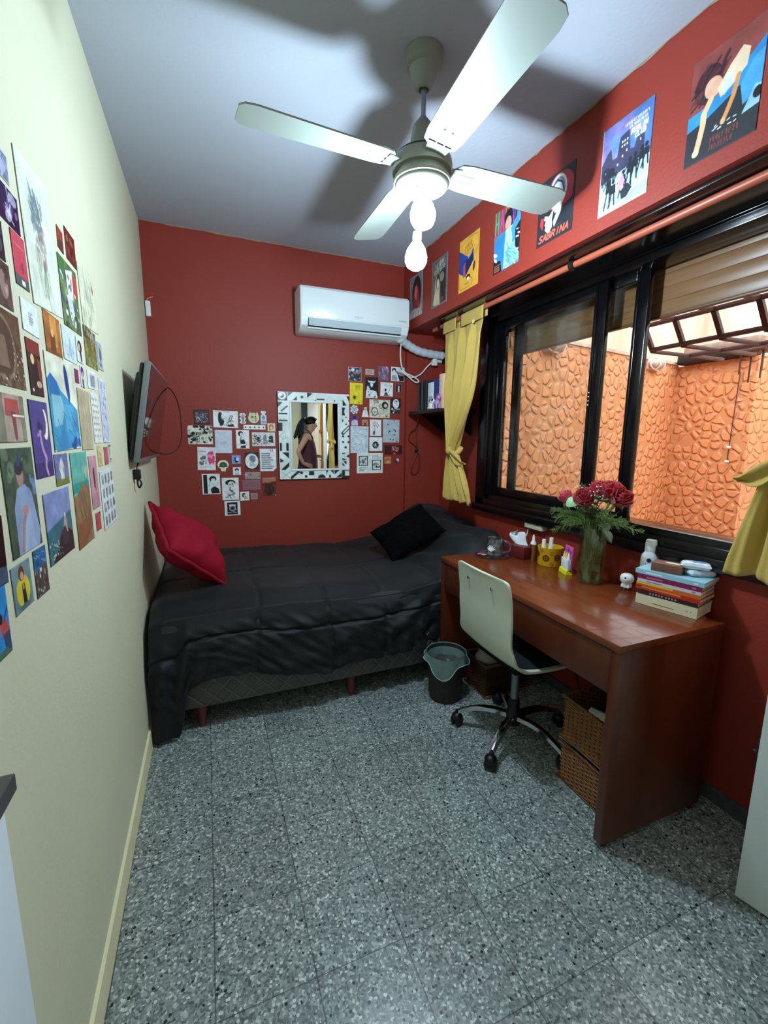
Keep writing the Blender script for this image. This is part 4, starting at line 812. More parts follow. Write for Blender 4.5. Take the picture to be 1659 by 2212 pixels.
    for x, y, a in ((.3, .22, .5), (.4, .5, .2), (.68, .45, 1), (.75, .5, 2), (.7, .66, .4), (.45, .85, 1.3), (.62, .87, 1.2), (.85, .94, .5), (.66, .05, 1), (.36, .55, 2)): c.e(x, y, .05, .025, '#2a333a', 1, a)
    T(1.682, 1.463, .140, .177, c, 'grey-blue paper sheet with scattered dark specks')
    c = Cv(50, 52, W_, 98); c.e(.48, .56, .24, .25, '#23262c'); c.strokes(22, ['#c9d0d6', '#8a929a'], .3, .38, .66, .76, .1, .02); c.e(.48, .56, .06, .06, '#e2e7e7')
    T(1.553, 1.361, .107, .108, c, 'white square print with a round dark drawing in the centre')
    c = Cv(90, 66, '#e4ebe6', 99)
    for x0, y0, x1, y1 in ((.08, .14, .42, .62), (.58, .34, .92, .84)):
        c.r(x0, y0, x1, y1, '#20252a'); c.r(x0+.03, y0+.04, x1-.03, y1-.04, '#dfe6e4'); c.blobs(12, [K_, '#5c666a'], x0+.04, y0+.05, x1-.04, y1-.05, .015, .04)
    c.lines(.1, .68, .4, .9, 3, '#7f8a8c'); c.lines(.58, .1, .9, .28, 3, '#7f8a8c'); c.e(.47, .1, .015, .02, '#a03a3a')
    T(1.505, 1.214, .216, .156, c, 'white double page with two small framed ink drawings, lowest of the right-hand group', 'page', 'text_page')
    c = Cv(60, 34, '#4a1a1c', 100); c.r(.02, 0, .12, 1, '#2c1a22'); c.r(.18, 0, .28, 1, '#3a2030'); c.blobs(16, ['#c0343c', '#e88a88', '#7a1c22'], .36, .1, .8, .9, .03, .08); c.strokes(8, ['#e6c0bc'], .4, .15, .8, .85, .14, .02); c.r(.88, 0, .98, 1, '#241016')
    T(1.702, 1.317, .149, .070, c, 'dark strip with a red swirl picture')
    c = Cv(28, 28, '#c97f4e', 101); c.lines(.15, .15, .85, .85, 4, '#8a4a28'); c.e(.5, .75, .2, .12, '#e6b080')
    T(1.655, 1.235, .057, .056, c, 'small orange square card under the red swirl strip')
    c = Cv(28, 26, '#6e3438', 102); c.e(.6, .45, .22, .28, '#c9b7bc'); c.e(.4, .65, .16, .2, '#2c2a3a'); c.e(.62, .7, .1, .12, '#b02c34')
    T(1.734, 1.232, .058, .052, c, 'small sticker of grey and red shapes, lowest at the far right', 'sticker', 'sticker', mask=oval)
P_back()
GP = 'film posters along the red beam'
def P_beam():
    def S(y, z, c, label, h=.285, w=.205, rot=0):
        sheet('film_poster', 'R', y, z, w, h, c, label, 'poster', GP, rot, .003, PAPER)
    c = Cv(70, 98, '#6f7f86', 111); c.n(.12, 4); c.e(.55, .45, .34, .4, '#2a2024'); c.p([(.25, 1), (.3, .5), (.55, .2), (.72, .45), (.85, 1)], '#93343c'); c.n(.2, 6); c.e(.5, .42, .13, .17, '#c24a52'); c.e(.48, .42, .07, .13, '#d8666a'); c.p([(0, 1), (.05, .82), (.4, .78), (.9, .85), (1, 1)], '#b9a9a4'); c.strokes(12, ['#e0d4cc', '#8b6a68'], .05, .82, .95, .98, .15, .03, 1.4); c.border(.025, '#a9aeae')
    S(3.022, 2.412, c, 'red hooded face poster, farthest on the beam next to the air conditioner')
    c = Cv(76, 98, '#63625f', 112); c.n(.15, 4); c.e(.38, .6, .17, .26, '#b5a48c'); c.e(.42, .48, .12, .15, '#3a302a'); c.e(.42, .52, .08, .1, '#d2bfa4'); c.p([(.55, .3), (.9, .25), (.9, .95), (.6, .95)], '#2a2a30'); c.e(.66, .42, .13, .1, '#8b7c6a'); c.p([(.12, .95), (.2, .7), (.5, .68), (.55, .98)], '#c2b193'); c.scrib(.25, .1, .55, .1, '#c9c4b8', 6, .008); c.scrib(.16, .22, .7, .09, '#bcb6aa', 8, .006); c.r(.62, .85, .8, .93, '#8b2f2a'); c.border(.02, '#8f8c86')
    S(2.679, 2.403, c, 'grey vintage poster of an embracing couple')
    c = Cv(82, 106, '#e0a63c', 113); c.p([(0, .18), (.55, .42), (.3, .72), (0, .6)], '#27408a'); c.p([(.25, .48), (.72, .3), (.76, .5), (.34, .74)], '#1b2450'); c.p([(.24, .5), (.34, .46), (.36, .72), (.24, .74)], '#b04a62'); c.p([(.5, .38), (.74, .28), (.75, .33), (.52, .44)], '#31407c'); c.l([(.45, .42), (.66, .34)], .015, '#c9cede'); c.scrib(.28, .15, .4, .09, '#9a5a24', 5, .008); c.scrib(.3, .26, .4, .08, '#9a5a24', 6, .008); c.e(.5, .76, .1, .05, '#1f1a20'); c.e(.5, .79, .06, .03, '#efe6da'); c.e(.78, .62, .05, .09, '#3a2f3c', 1, .2); c.l([(.6, .78), (.72, .84), (.68, .92), (.5, .95), (.12, .95), (.06, .85), (.08, .7)], .012, '#5a4020'); c.l([(.12, .12), (.6, .04), (.94, .06), (.95, .3), (.8, .42)], .01, '#6b4a20'); c.lines(.35, .86, .6, .9, 1, '#b07a2c')
    S(2.336, 2.402, c, 'mustard yellow poster with a blue envelope shape')
    c = Cv(86, 118, '#5a7da0', 114); c.r(0, 0, 1, .4, '#b2566a')
    for k, (ch, q) in enumerate((('H', '#3cae74'), ('A', '#c54a8c'), ('R', '#e07a3a'), ('A', '#7d4cb0'), ('I', '#3a86c0'))): c.r(.02+k*.195, 0, .205+k*.195, .38, '#3a2640' if k > 1 else '#8e4450'); c.st(ch, .05+k*.195, .03, .12, .33, q, .045)
    c.p([(.05, .55), (.3, .38), (.45, .42), (.5, .95), (.3, .95), (.02, .75)], '#2f7fc8'); c.p([(.45, .38), (.72, .36), (.72, .95), (.42, .98)], '#a9c9dc'); c.p([(.66, .4), (.95, .22), (1, .3), (.98, .55), (.74, .62)], '#3d92d4'); c.e(.55, .2, .16, .12, '#1b1a20'); c.e(.55, .29, .11, .1, '#d3a68c'); c.p([(.45, .72), (.95, .58), (1, .95), (.5, 1)], '#7db6d8'); c.strokes(14, ['#3f86c0', '#cfe4ee'], .45, .65, .95, .95, .2, .02, .7); c.p([(.82, .45), (1, .36), (1, .85), (.84, .72)], '#1c1c24'); c.strokes(8, ['#f0f2f2', '#16161c'], .86, .42, .98, .8, .1, .03, .2); c.p([(0, .78), (.3, .82), (.36, 1), (0, 1)], '#1e1c22'); c.lines(.04, .86, .34, .98, 4, '#a86a4a'); c.strokes(6, ['#f2f4f4', '#15151a'], .0, .6, .12, .82, .1, .04, .2)
    S(1.990, 2.403, c, 'blue denim figure poster with tall multicoloured letters', .295)
    c = Cv(94, 120, '#25282d', 115); c.e(.6, .3, .36, .27, '#c4323c'); c.p([(.24, .3), (.96, .3), (.94, .5), (.78, .55), (.7, .5), (.3, .5)], '#c4323c'); c.e(.55, .3, .24, .25, '#eef3f3'); c.e(.55, .3, .2, .21, '#8b98a6'); c.e(.53, .34, .18, .18, '#eef3f3'); c.l([(.4, .2), (.52, .12), (.66, .2), (.72, .34)], .03, '#2c3a5a'); c.e(.6, .35, .025, .04, '#23303c'); c.e(.45, .36, .02, .03, '#23303c'); c.p([(.45, .5), (.62, .48), (.58, .58), (.5, .6)], '#eef3f3'); c.p([(.22, .56), (.34, .6), (.46, .52), (.42, .68), (.44, .78), (.34, .86), (.24, .78), (.26, .72), (.22, .7), (.26, .64), (.2, .62)], '#eef3f3'); c.p([(.46, .72), (.6, .53), (.68, .52), (.66, .62), (.5, .8)], '#e4ebeb'); c.p([(.1, .56), (.2, .58), (.16, .76), (.08, .66)], '#c4323c'); c.lines(.3, .79, .9, .81, 1, '#5c4a4a'); c.st('SABRINA', .07, .845, .092, .095, '#f0604c', .026, .35)
    S(1.656, 2.396, c, 'black poster with a red-haired pale face and red SABRINA lettering', .262, .212)
    c = Cv(110, 154, '#4f70a8', 116); c.n(.12, 4); c.blobs(14, ['#8a78b4', '#b08ac0', '#5f8cc4'], 0, .1, 1, .5, .06, .18, .5); c.p([(0, .42), (.12, .3), (.2, .26), (.24, .4), (.34, .4), (.38, .2), (.56, .18), (.6, .4), (.68, .42), (.72, .32), (.86, .26), (.88, .62), (0, .66)], '#3d3a52'); c.n(.12, 10)
    for x, y in ((.42, .26), (.47, .26), (.52, .26), (.42, .31), (.47, .31), (.52, .31), (.52, .38), (.44, .42), (.78, .36), (.1, .5), (.35, .48)): c.r(x, y, x+.022, y+.022, '#e9ecf0')
    c.p([(0, .62), (1, .55), (1, 1), (0, 1)], '#a9c8d0'); c.n(.1, 6); c.strokes(10, ['#d7e8ea', '#6d98a8'], .05, .75, .95, .97, .4, .04, -.35, .6); c.blobs(10, ['#20232c'], .05, .5, .4, .64, .03, .08)
    for x, y, h in ((.2, .58, .36), (.3, .66, .28), (.62, .52, .3), (.72, .5, .28), (.84, .48, .24), (.92, .47, .22), (.5, .62, .26)):
        q = '#1e222a'; c.e(x, y, .035, .028, q); c.p([(x-.06, y+h*.5), (x-.04, y+.03), (x+.05, y+.03), (x+.07, y+h*.5)], q); c.l([(x-.02, y+h*.45), (x-.07, y+h)], .03, q); c.l([(x+.03, y+h*.45), (x+.05, y+h*.96)], .03, q); c.l([(x-.04, y+.06), (x-.11, y+h*.35)], .025, q)
    c.p([(.4, .7), (.48, .62), (.54, .72), (.5, .8), (.38, .8)], '#b58ac4'); c.p([(.46, .82), (.6, .76), (.7, .84), (.6, .92), (.5, .92)], '#23262e'); c.r(0, .97, 1, 1, '#e9eff2'); c.r(0, 0, .012, 1, '#b9c8d4')
    c.scrib(.46, .1, .46, .03, '#dfe6f0', 14); c.scrib(.56, .15, .34, .03, '#dfe6f0', 10); c.st('RUALIN', .6, .2, .04, .052, '#f2f5f8', .016, .1); c.st('CLUB', .68, .268, .04, .052, '#f2f5f8', .016, .1)
    S(1.3155, 2.395, c, 'blue city night poster with marching figures and white hand lettering', .297, .205)
    c = Cv(120, 170, '#86413a', 117); c.n(.1, 4); c.p([(0, .6), (.35, .55), (.72, .4), (1, .3), (1, 1), (0, 1)], '#2a2b2f'); c.p([(0, .52), (.3, .5), (.7, .35), (1, .2), (1, .36), (.72, .5), (.3, .62), (0, .66)], '#2b84c0'); c.p([(.72, .5), (.86, .34), (1, .3), (1, .62), (.78, .7)], '#4796c8'); c.p([(.78, .78), (.92, .58), (1, .6), (1, .76)], '#8db9cc'); c.n(.08, 6)
    c.e(.26, .3, .2, .17, '#3a1c20'); c.strokes(40, ['#2a1418', '#5a2c2c', '#4a2226'], .08, .14, .5, .44, .16, .03, -.8); c.e(.34, .36, .12, .1, '#d3a286', 1, -.5); c.p([(.4, .4), (.55, .26), (.7, .16), (.8, .22), (.78, .36), (.6, .46), (.46, .5)], '#d9bfa0'); c.p([(.46, .38), (.58, .3), (.62, .44), (.5, .5)], '#c4ccd0'); c.l([(.32, .46), (.24, .56), (.24, .66), (.2, .82), (.18, .88)], .085, '#d9b48c'); c.e(.17, .9, .05, .035, '#e6c49c'); c.l([(.68, .4), (.64, .55), (.58, .66), (.54, .72)], .065, '#c98a52'); c.e(.53, .735, .035, .03, '#d9a070'); c.e(.96, .66, .06, .05, '#17181c')
    c.strokes(9, ['#dfe3e3'], .36, .74, .72, .8, .04, .012, -.2); c.scrib(.36, .83, .4, .05, '#8d3c34', 9); c.scrib(.36, .9, .34, .05, '#8d3c34', 8); c.r(0, 0, .006, 1, '#4a4a4c')
    S(.986, 2.3955, c, 'large poster of a reclining dark-haired figure on blue cloth, nearest on the beam', .291, .20)
P_beam()
# ================================================================ bed
BX0, BX1, BY0, BY1 = .035, 2.09, 2.1, 3.225
bed = thing('bed', 'single divan bed with a dark grey quilted base on reddish legs', 'bed', (1.06, 2.66, 0))
o3 = (1.06, 2.66, 0)
def quilt_mat():
    m = mat('quilted_base_fabric', '#383a3b', .8, bump=.2, bump_scale=300)
    nt = m.node_tree; N = nt.nodes; Lk = nt.links; b = N['Principled BSDF']
    tc = N.new('ShaderNodeTexCoord'); mp = N.new('ShaderNodeMapping'); mp.inputs['Rotation'].default_value = (0, PI/4, 0); Lk.new(tc.outputs['Object'], mp.inputs[0])
    sx = N.new('ShaderNodeSeparateXYZ'); Lk.new(mp.outputs[0], sx.inputs[0]); outs = []
    for k in (0, 2):
        mu = N.new('ShaderNodeMath'); mu.operation = 'MULTIPLY'; mu.inputs[1].default_value = 1/.06; Lk.new(sx.outputs[k], mu.inputs[0])
        pp = N.new('ShaderNodeMath'); pp.operation = 'PINGPONG'; pp.inputs[1].default_value = .5; Lk.new(mu.outputs[0], pp.inputs[0]); outs.append(pp)
    mi = N.new('ShaderNodeMath'); mi.operation = 'MINIMUM'; Lk.new(outs[0].outputs[0], mi.inputs[0]); Lk.new(outs[1].outputs[0], mi.inputs[1])
    r = N.new('ShaderNodeMapRange'); r.inputs[2].default_value = .16; r.interpolation_type = 'SMOOTHERSTEP'; Lk.new(mi.outputs[0], r.inputs[0])
    bp = N.new('ShaderNodeBump'); bp.inputs['Strength'].default_value = .8; bp.inputs['Distance'].default_value = .012; Lk.new(r.outputs[0], bp.inputs['Height']); Lk.new(bp.outputs[0], b.inputs['Normal'])
    cr = N.new('ShaderNodeValToRGB'); cr.color_ramp.elements[0].color = (*hexc('#6c6a66'), 1); cr.color_ramp.elements[1].color = (*hexc('#535454'), 1); Lk.new(r.outputs[0], cr.inputs[0]); Lk.new(cr.outputs[0], b.inputs['Base Color'])
    return m
mb = MB(); mb.box((BX0+.1, BY0, .118), (BX1, BY1, .33), .02); obj('divan_base', shift(mb, o3), quilt_mat(), bed)
mb = MB(); mb.box((BX0+.02, BY0+.01, .33), (BX1, BY1, .56), .04); obj('mattress', shift(mb, o3), mat('mattress_ticking', '#2c2e33', .8), bed)
LEGM = mat('reddish_wood_leg', '#6a2f28', .4)
for x, y in ((.235, BY0+.05), (1.0, BY0+.05), (1.95, BY0+.05), (.235, BY1-.08), (1.0, BY1-.08), (1.95, BY1-.08)):
    mb = MB(); mb.lathe([(.016, 0), (.024, .12)], (x, y, 0), 16); obj('leg', shift(mb, o3), LEGM, bed)
# duvet: one continuous sheet, up over the pillow at the right end and down to the floor at the left front corner
def top_z(x, y):
    t = ss(1.50, 1.92, x); t2 = 1-ss(2.02, 2.11, x)*.35
    z = .60+.03*math.exp(-((x-.5)/.5)**2)
    z += (.22+.06*ss(2.5, 3.1, y))*t*t2*(1-.30*ss(2.35, 2.12, y))
    z += .035*ss(1.2, 1.55, x)*(1-t)
    return z
def hem(x):
    return interp([(.02, .012), (.14, .02), (.20, .26), (.32, .29), (.44, .283), (.56, .25), (.66, .23), (.835, .205), (1., .225), (1.2, .232), (1.44, .236), (2.1, .26)], x)
def duvet_pt(u, v):
    x = .034+(2.095-.034)*u
    # v 0..0.5 from the back wall to the front edge on top, .5..1 down the front
    left = ss(.35, .0, x)
    if v < .52:
        t = v/.52; y = BY1-(BY1-(BY0+.035))*t; z = top_z(x, y)
        e = ss(.82, 1., t); z -= .045*e*e
        z -= .05*ss(.10, .0, x)*(1-.3*t)
        n = noise.noise(Vector((x*3.2, y*3.2, .3)))*.012+noise.noise(Vector((x*9, y*6, 1.3)))*.005
        for s_ in (.52, .86, 1.2, 1.54): n -= .008*math.exp(-((x-s_-.02*noise.noise(Vector((y*5, s_, 0))))/.012)**2)
        n -= .008*math.exp(-((y-2.62)/.012)**2)*(x < 1.4)
        # diagonal drag folds towards the pillow end
        w = ss(1.35, 1.6, x)*(1-.5*ss(2.0, 2.1, x)); q = (x*1.3+(y-2.1)*.55)*26
        n += w*.011*math.sin(q+2*noise.noise(Vector((x*4, y*4, 5))))*ss(1, .35, (y-2.1)/1.1)
        return Vector((x, y, z+n))
    t = (v-.52)/.48
    z0 = top_z(x, BY0+.035)-.045-.05*ss(.10, 0, x)*.7; z1 = hem(x)
    z = lerp(z0, z1, t)
    bulge = math.sin(min(t*1.6, 1)*PI*.5)
    y = BY0+.03-.055*bulge-.02*t
    y -= left*.05*t; x2 = x-.012*left*t
    # vertical quilt channels and slanted wrinkles
    n = 0
    for s_ in (.52, .86, 1.2, 1.54): n -= .013*math.exp(-((x-s_-.03*t*math.sin(s_*9))/.013)**2)*ss(0, .25, t)
    n -= .014*math.exp(-((t-.30-.05*math.sin(x*2.1))/.022)**2)
    a = ss(.06, .3, t); y = max(y, 2.06+.04*ss(1.36, 1.47, x))
    n += a*.014*noise.noise(Vector((x*5+t*3.2, t*3.0, 2.)))+a*.010*noise.noise(Vector((x*16-t*8, t*5, 7.)))
    n += a*.009*math.sin((x*34+t*9*math.sin(x*5))+3*noise.noise(Vector((x*3, t*4, 0))))*ss(.35, .75, t)*ss(.2, .5, .5+noise.noise(Vector((x*2.4, .2, 3))))
    r = ss(1.1, 1.45, x); n += r*.016*math.sin(x*30+t*16)*ss(.0, .3, t)*(1-.5*t)
    n += left*.018*math.sin(x*75+t*3)*ss(.1, .6, t)
    if x > 1.4: n = min(n, .008) if x > 1.46 else n*.6
    return Vector((x2, y-n, z+.012*noise.noise(Vector((x*7, 0, 0)))*t))
mb = MB(); mb.grid(duvet_pt, 260, 170)
DUV = mat('charcoal_duvet_cotton', '#0a0f13', .6, noise_amt=.06, noise_scale=3, bump=.10, bump_scale=45, sheen=.06, spec=.4)
dv = obj('duvet', shift(mb, o3), DUV, None, loc=o3, angle=75)
md = dv.modifiers.new('thickness', 'SOLIDIFY'); md.thickness = .012; md.offset = -1
tag(dv, 'dark charcoal quilted duvet draped over the bed and down to the floor', 'duvet')
# left end drop of the duvet between bed and wall
# pillow bulge under the duvet is part of the duvet sheet
def cushion(name, w, h, th, M, m, label, seed, pinch=.1, fuzz=0., pipe=None, flange=0.):
    t = bpy.data.objects.new(name, None); link(t); t.matrix_world = M
    mb = MB(); n = 36
    for sgn in (1, -1):
        def fn(u, v, sgn=sgn):
            a = u*2-1; b = v*2-1
            k = (1-abs(a)**2.6)*(1-abs(b)**2.6); zz = th*.5*max(k, 0)**.52
            px = a*w/2*(1-pinch*(1-b*b)*.55); py = b*h/2*(1-pinch*(1-a*a)*.55)
            q = noise.noise(Vector((a*1.7+seed, b*1.7, sgn*2)))*.022+noise.noise(Vector((a*5+seed, b*5, sgn)))*.006
            e = min(1, 6*max(k, 0))
            # creases running in from the corners
            c = .004*math.sin(5*math.atan2(b, a)*2+seed)*ss(.5, .95, max(abs(a), abs(b)))*e
            f = fuzz*noise.noise(Vector((a*26, b*26, seed)))
            return Vector((px, py, sgn*(zz+(q+c+f)*e)))
        mb.grid(fn, n, n)
    o = obj('cover', mb, m, t, angle=80)
    bm = bmesh.new(); bm.from_mesh(o.data); bmesh.ops.remove_doubles(bm, verts=bm.verts, dist=.0005); bmesh.ops.recalc_face_normals(bm, faces=bm.faces[:]); bm.to_mesh(o.data); bm.free()
    if pipe:
        pts = []
        for k in range(96):
            q = k/24; s_ = int(q); f = q-s_
            a, b = ((f*2-1, -1), (1, f*2-1), (1-f*2, 1), (-1, 1-f*2))[s_]
            pts.append((a*(w/2+flange)*(1-pinch*(1-b*b)*.55), b*(h/2+flange)*(1-pinch*(1-a*a)*.55), .0015*math.sin(k*.9)))
        mb2 = MB(); mb2.tube(pts, .006+flange*.3, 8, closed=True); obj('piping', mb2, pipe, t)
    t['label'] = label; t['category'] = 'pillow'
    return t
def basis(c, xa, ya):
    xa = Vector(xa).normalized(); ya = Vector(ya); ya = (ya-xa*ya.dot(xa)).normalized(); za = xa.cross(ya)
    M = Matrix.Identity(4)
    for i in range(3): M[i][0] = xa[i]; M[i][1] = ya[i]; M[i][2] = za[i]; M[i][3] = c[i]
    return M
REDC = mat('crimson_cotton', '#8d0f26', .8, noise_amt=.06, noise_scale=6, bump=.15, bump_scale=250, spec=.2)
cushion('pillow', .42, .36, .21, basis((.215, 2.46, .84), (.29, .26, -.315), (.03, .43, .04)), REDC, 'crimson cotton pillow leaning against the cream wall on the bed', 1.3, .06, pipe=REDC, flange=.012)
FUR = mat('black_plush', '#050608', .95, noise_amt=.4, noise_scale=60, bump=1., bump_scale=140, spec=.1)
cushion('throw_pillow', .42, .32, .16, basis((1.555, 2.63, .785), (.84, -.05, .42), (.05, .75, .5)), FUR, 'black plush throw pillow on the raised end of the duvet', 4.1, .08, fuzz=.012)
# ================================================================ desk
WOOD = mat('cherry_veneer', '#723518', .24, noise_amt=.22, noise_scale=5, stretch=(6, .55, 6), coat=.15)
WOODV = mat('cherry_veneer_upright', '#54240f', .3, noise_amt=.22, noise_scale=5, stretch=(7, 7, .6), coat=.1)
dk = thing('desk', 'reddish cherry wood desk with long drawer front under the window', 'desk', (1.77, 1.51, 0))
od = (1.77, 1.51, 0)
DX0, DX1, DY0, DY1, DH = 1.515, 2.03, .929, 2.085, .756
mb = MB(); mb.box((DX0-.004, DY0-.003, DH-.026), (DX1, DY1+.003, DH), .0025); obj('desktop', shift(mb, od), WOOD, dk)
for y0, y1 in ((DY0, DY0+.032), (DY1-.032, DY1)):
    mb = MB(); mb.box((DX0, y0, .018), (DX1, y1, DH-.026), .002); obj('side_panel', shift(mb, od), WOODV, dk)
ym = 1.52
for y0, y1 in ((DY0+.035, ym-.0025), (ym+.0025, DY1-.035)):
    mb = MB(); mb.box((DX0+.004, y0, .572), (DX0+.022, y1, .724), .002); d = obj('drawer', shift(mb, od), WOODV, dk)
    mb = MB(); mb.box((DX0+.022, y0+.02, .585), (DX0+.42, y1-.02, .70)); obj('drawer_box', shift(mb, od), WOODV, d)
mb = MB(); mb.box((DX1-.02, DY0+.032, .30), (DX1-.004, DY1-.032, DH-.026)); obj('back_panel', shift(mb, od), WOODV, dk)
for x in (DX0+.03, DX1-.04):
    for y in (DY0+.016, DY1-.016):
        mb = MB(); mb.lathe([(.012, 0), (.014, .006), (.008, .02)], (x, y, 0), 14); obj('foot', shift(mb, od), mat('dark_glide', '#1d1715', .4), dk)
# ================================================================ swivel chair
ch = thing('office_chair', 'white moulded shell swivel chair on chrome five-star base', 'chair', (1.614, 1.53, 0))
SHELL = mat('ivory_shell_plastic', '#cdd3bf', .35, noise_amt=.04, noise_scale=7)
CHROME = mat('chrome', '#c9ccce', .12, metal=1.)
BPL = mat('black_plastic', '#0d0d0e', .4)
prof = [(.17, .462), (.10, .452), (.02, .450), (-.08, .455), (-.145, .468), (-.185, .50), (-.205, .56), (-.215, .64), (-.222, .74), (-.235, .83), (-.242, .858)]
pr = catmull([(a, 0, b) for a, b in prof], 6); NP = len(pr)
def shell_fn(u, v):
    p = pr[min(int(round(u*(NP-1))), NP-1)]; s_ = v*2-1
    back = ss(.45, .8, u)
    half = lerp(.205, .19, back)*lerp(1, .93, ss(.85, 1., u))*(1-.05*ss(.55, .62, u)*ss(.75, .62, u))
    # rounded corners at both ends
    end = max(0, 1-min(u, 1-u)/.075); half *= 1-.16*end**2.2
    dish = (s_*s_-.4)*.012
    return Vector((p.x+(dish*back), half*s_-.02, p.z+(1-back)*(dish)))
mb = MB(); mb.grid(shell_fn, NP-1, 22)
seat = obj('seat_shell', mb, SHELL, ch, angle=60)
md = seat.modifiers.new('thick', 'SOLIDIFY'); md.thickness = .011; md.offset = 0
md = seat.modifiers.new('edge', 'BEVEL'); md.width = .003; md.segments = 2; md.limit_method = 'ANGLE'
mb = MB()
def pad_fn(u, v):
    a, b = u*2-1, v*2-1; k = max(0., (1-abs(a)**5)*(1-abs(b)**5)); return Vector((.0+.175*a, .185*b*(1-.04*a)-.02, .459+.02*k**.4+.01*max(0, -a)**4))
mb.grid(pad_fn, 30, 30); mb.grid(lambda u, v: Vector((.175*(u*2-1), .185*(v*2-1)-.02, .457)), 2, 2); obj('seat_pad', mb, mat('black_pad', '#0b0b0c', .8), ch, label='black seat pad')
for y in (-.085, .085):
    mb = MB(); mb.lathe([(0, 0), (.008, .001), (.007, .004), (0, .006)], M=Matrix.Translation((-.2395, y-.02, .80)) @ Matrix.Rotation(-PI/2-.05, 4, 'Y'), seg=14)
    obj('rivet', mb, CHROME, seat)
mb = MB(); mb.box((-.11, -.09, .418), (.10, .09, .448), .008); mb.tube([(0, .09, .43), (0, .17, .425), (.0, .2, .42)], .006); obj('seat_plate', mb, BPL, ch)
mb = MB(); mb.lathe([(.02, .13), (.02, .30), (.0205, .30), (.0205, .42)], seg=20); obj('gas_column', mb, mat('grey_column', '#83898c', .35, metal=.8), ch)
mb = MB(); mb.lathe([(.032, .07), (.038, .085), (.038, .125), (.026, .15), (.024, .2)], seg=24); obj('hub', mb, BPL, ch)
for k in range(5):
    a = math.radians(140+72*k); ca, sa = math.cos(a), math.sin(a)
    pts = catmull([(.03, 0, .115), (.12, 0, .122), (.19, 0, .108), (.26, 0, .078)], 5)
    mb = MB(); n = len(pts)
    for i in range(n-1): pass
    vs = []
    for i, p in enumerate(pts):
        w = lerp(.019, .012, i/(n-1)); h = .011
        for dy, dz in ((-w, -h), (w, -h), (w*.8, h*.6), (0, h), (-w*.8, h*.6)): vs.append((p.x*ca-dy*sa, p.x*sa+dy*ca, p.z+dz))
    fs = [(i*5+k2, i*5+(k2+1) % 5, (i+1)*5+(k2+1) % 5, (i+1)*5+k2) for i in range(n-1) for k2 in range(5)]
    fs += [(0, 1, 2, 3, 4), tuple((n-1)*5+q for q in (4, 3, 2, 1, 0))]
    mb.add(vs, fs); lg = obj('base_leg', mb, CHROME, ch, angle=50)
    cx, cy = .266*ca, .266*sa; r2 = a+1.1+k*.7
    mb = MB()
    for s_ in (-1, 1):
        M = Matrix.Translation((cx+.014*s_*-math.sin(r2), cy+.014*s_*math.cos(r2), .027)) @ Matrix.Rotation(r2, 4, 'Z') @ Matrix.Rotation(PI/2, 4, 'X')
        mb.lathe([(0, -.010), (.022, -.010), (.027, -.006), (.027, .006), (.022, .010), (0, .010)], seg=22, M=M)
    mb.ball((cx, cy, .045), (.027, .027, .022), 16, 10); mb.cyl((cx, cy, .05), (cx, cy, .078), .008)
    obj('caster', mb, BPL, lg)
# ================================================================ ceiling fan
FX, FY = 1.074, 1.534
fan = thing('ceiling_fan', 'white four-blade ceiling fan with downrod and bulb light kit', 'fan', (FX, FY, H))
FW = mat('fan_enamel', '#8f9285', .4); FD = mat('fan_motor_enamel', '#83867a', .4)
FB = mat('fan_blade_paint', '#858e86', .45, noise_amt=.03, noise_scale=5)
def zf(z): return z-H
mb = MB(); mb.lathe([(.0, zf(2.676)), (.066, zf(2.676)), (.066, zf(2.672)), (.064, zf(2.668)), (.062, zf(2.645)), (.060, zf(2.638)), (.050, zf(2.632)), (.042, zf(2.605)), (.028, zf(2.575)), (.018, zf(2.57)), (.012, zf(2.585)), (0, zf(2.585))], seg=40); obj('canopy', mb, FD, fan)
mb = MB(); mb.lathe([(.0, zf(2.59)), (.0085, zf(2.59)), (.0085, zf(2.47)), (0, zf(2.47))], seg=16); mb.lathe([(.012, zf(2.49)), (.0135, zf(2.485)), (.0135, zf(2.478)), (.010, zf(2.474))], seg=16); obj('downrod', mb, mat('grey_rod', '#8b8f98', .3, metal=.6), fan)
mb = MB(); mb.lathe([(.0, zf(2.482)), (.018, zf(2.482)), (.034, zf(2.462)), (.042, zf(2.42)), (.047, zf(2.365)), (.0, zf(2.365))], seg=36); obj('motor_cover', mb, FD, fan)
mb = MB(); mb.lathe([(.0, zf(2.368)), (.090, zf(2.368)), (.092, zf(2.358)), (.0, zf(2.358))], seg=48); obj('blade_ring', mb, mat('black_ring', '#121312', .5), fan)
mb = MB(); mb.lathe([(.0, zf(2.36)), (.095, zf(2.36)), (.102, zf(2.352)), (.105, zf(2.335)), (.105, zf(2.322)), (.103, zf(2.315)), (.088, zf(2.316)), (.087, zf(2.294)), (.0, zf(2.294))], seg=56); obj('motor_housing', mb, FW, fan)
mb = MB(); mb.lathe([(.084, zf(2.297)), (.098, zf(2.295)), (.1005, zf(2.290)), (.0985, zf(2.283)), (.093, zf(2.281)), (.0925, zf(2.275)), (.088, zf(2.270)), (.084, zf(2.2715)), (.03, zf(2.274)), (0, zf(2.274))], seg=56); lk = obj('light_plate', mb, FW, fan)
mb = MB(); mb.box((-.026, -.016, zf(2.262)), (.026, -.0145, zf(2.270))); mb.box((-.026, -.016, zf(2.215)), (-.0235, -.0145, zf(2.27))); mb.box((.0235, -.016, zf(2.215)), (.026, -.0145, zf(2.27))); mb.box((-.026, -.016, zf(2.213)), (.026, .015, zf(2.216))); obj('lamp_bracket', mb, mat('zinc_bracket', '#a7adad', .35, metal=.7), lk)
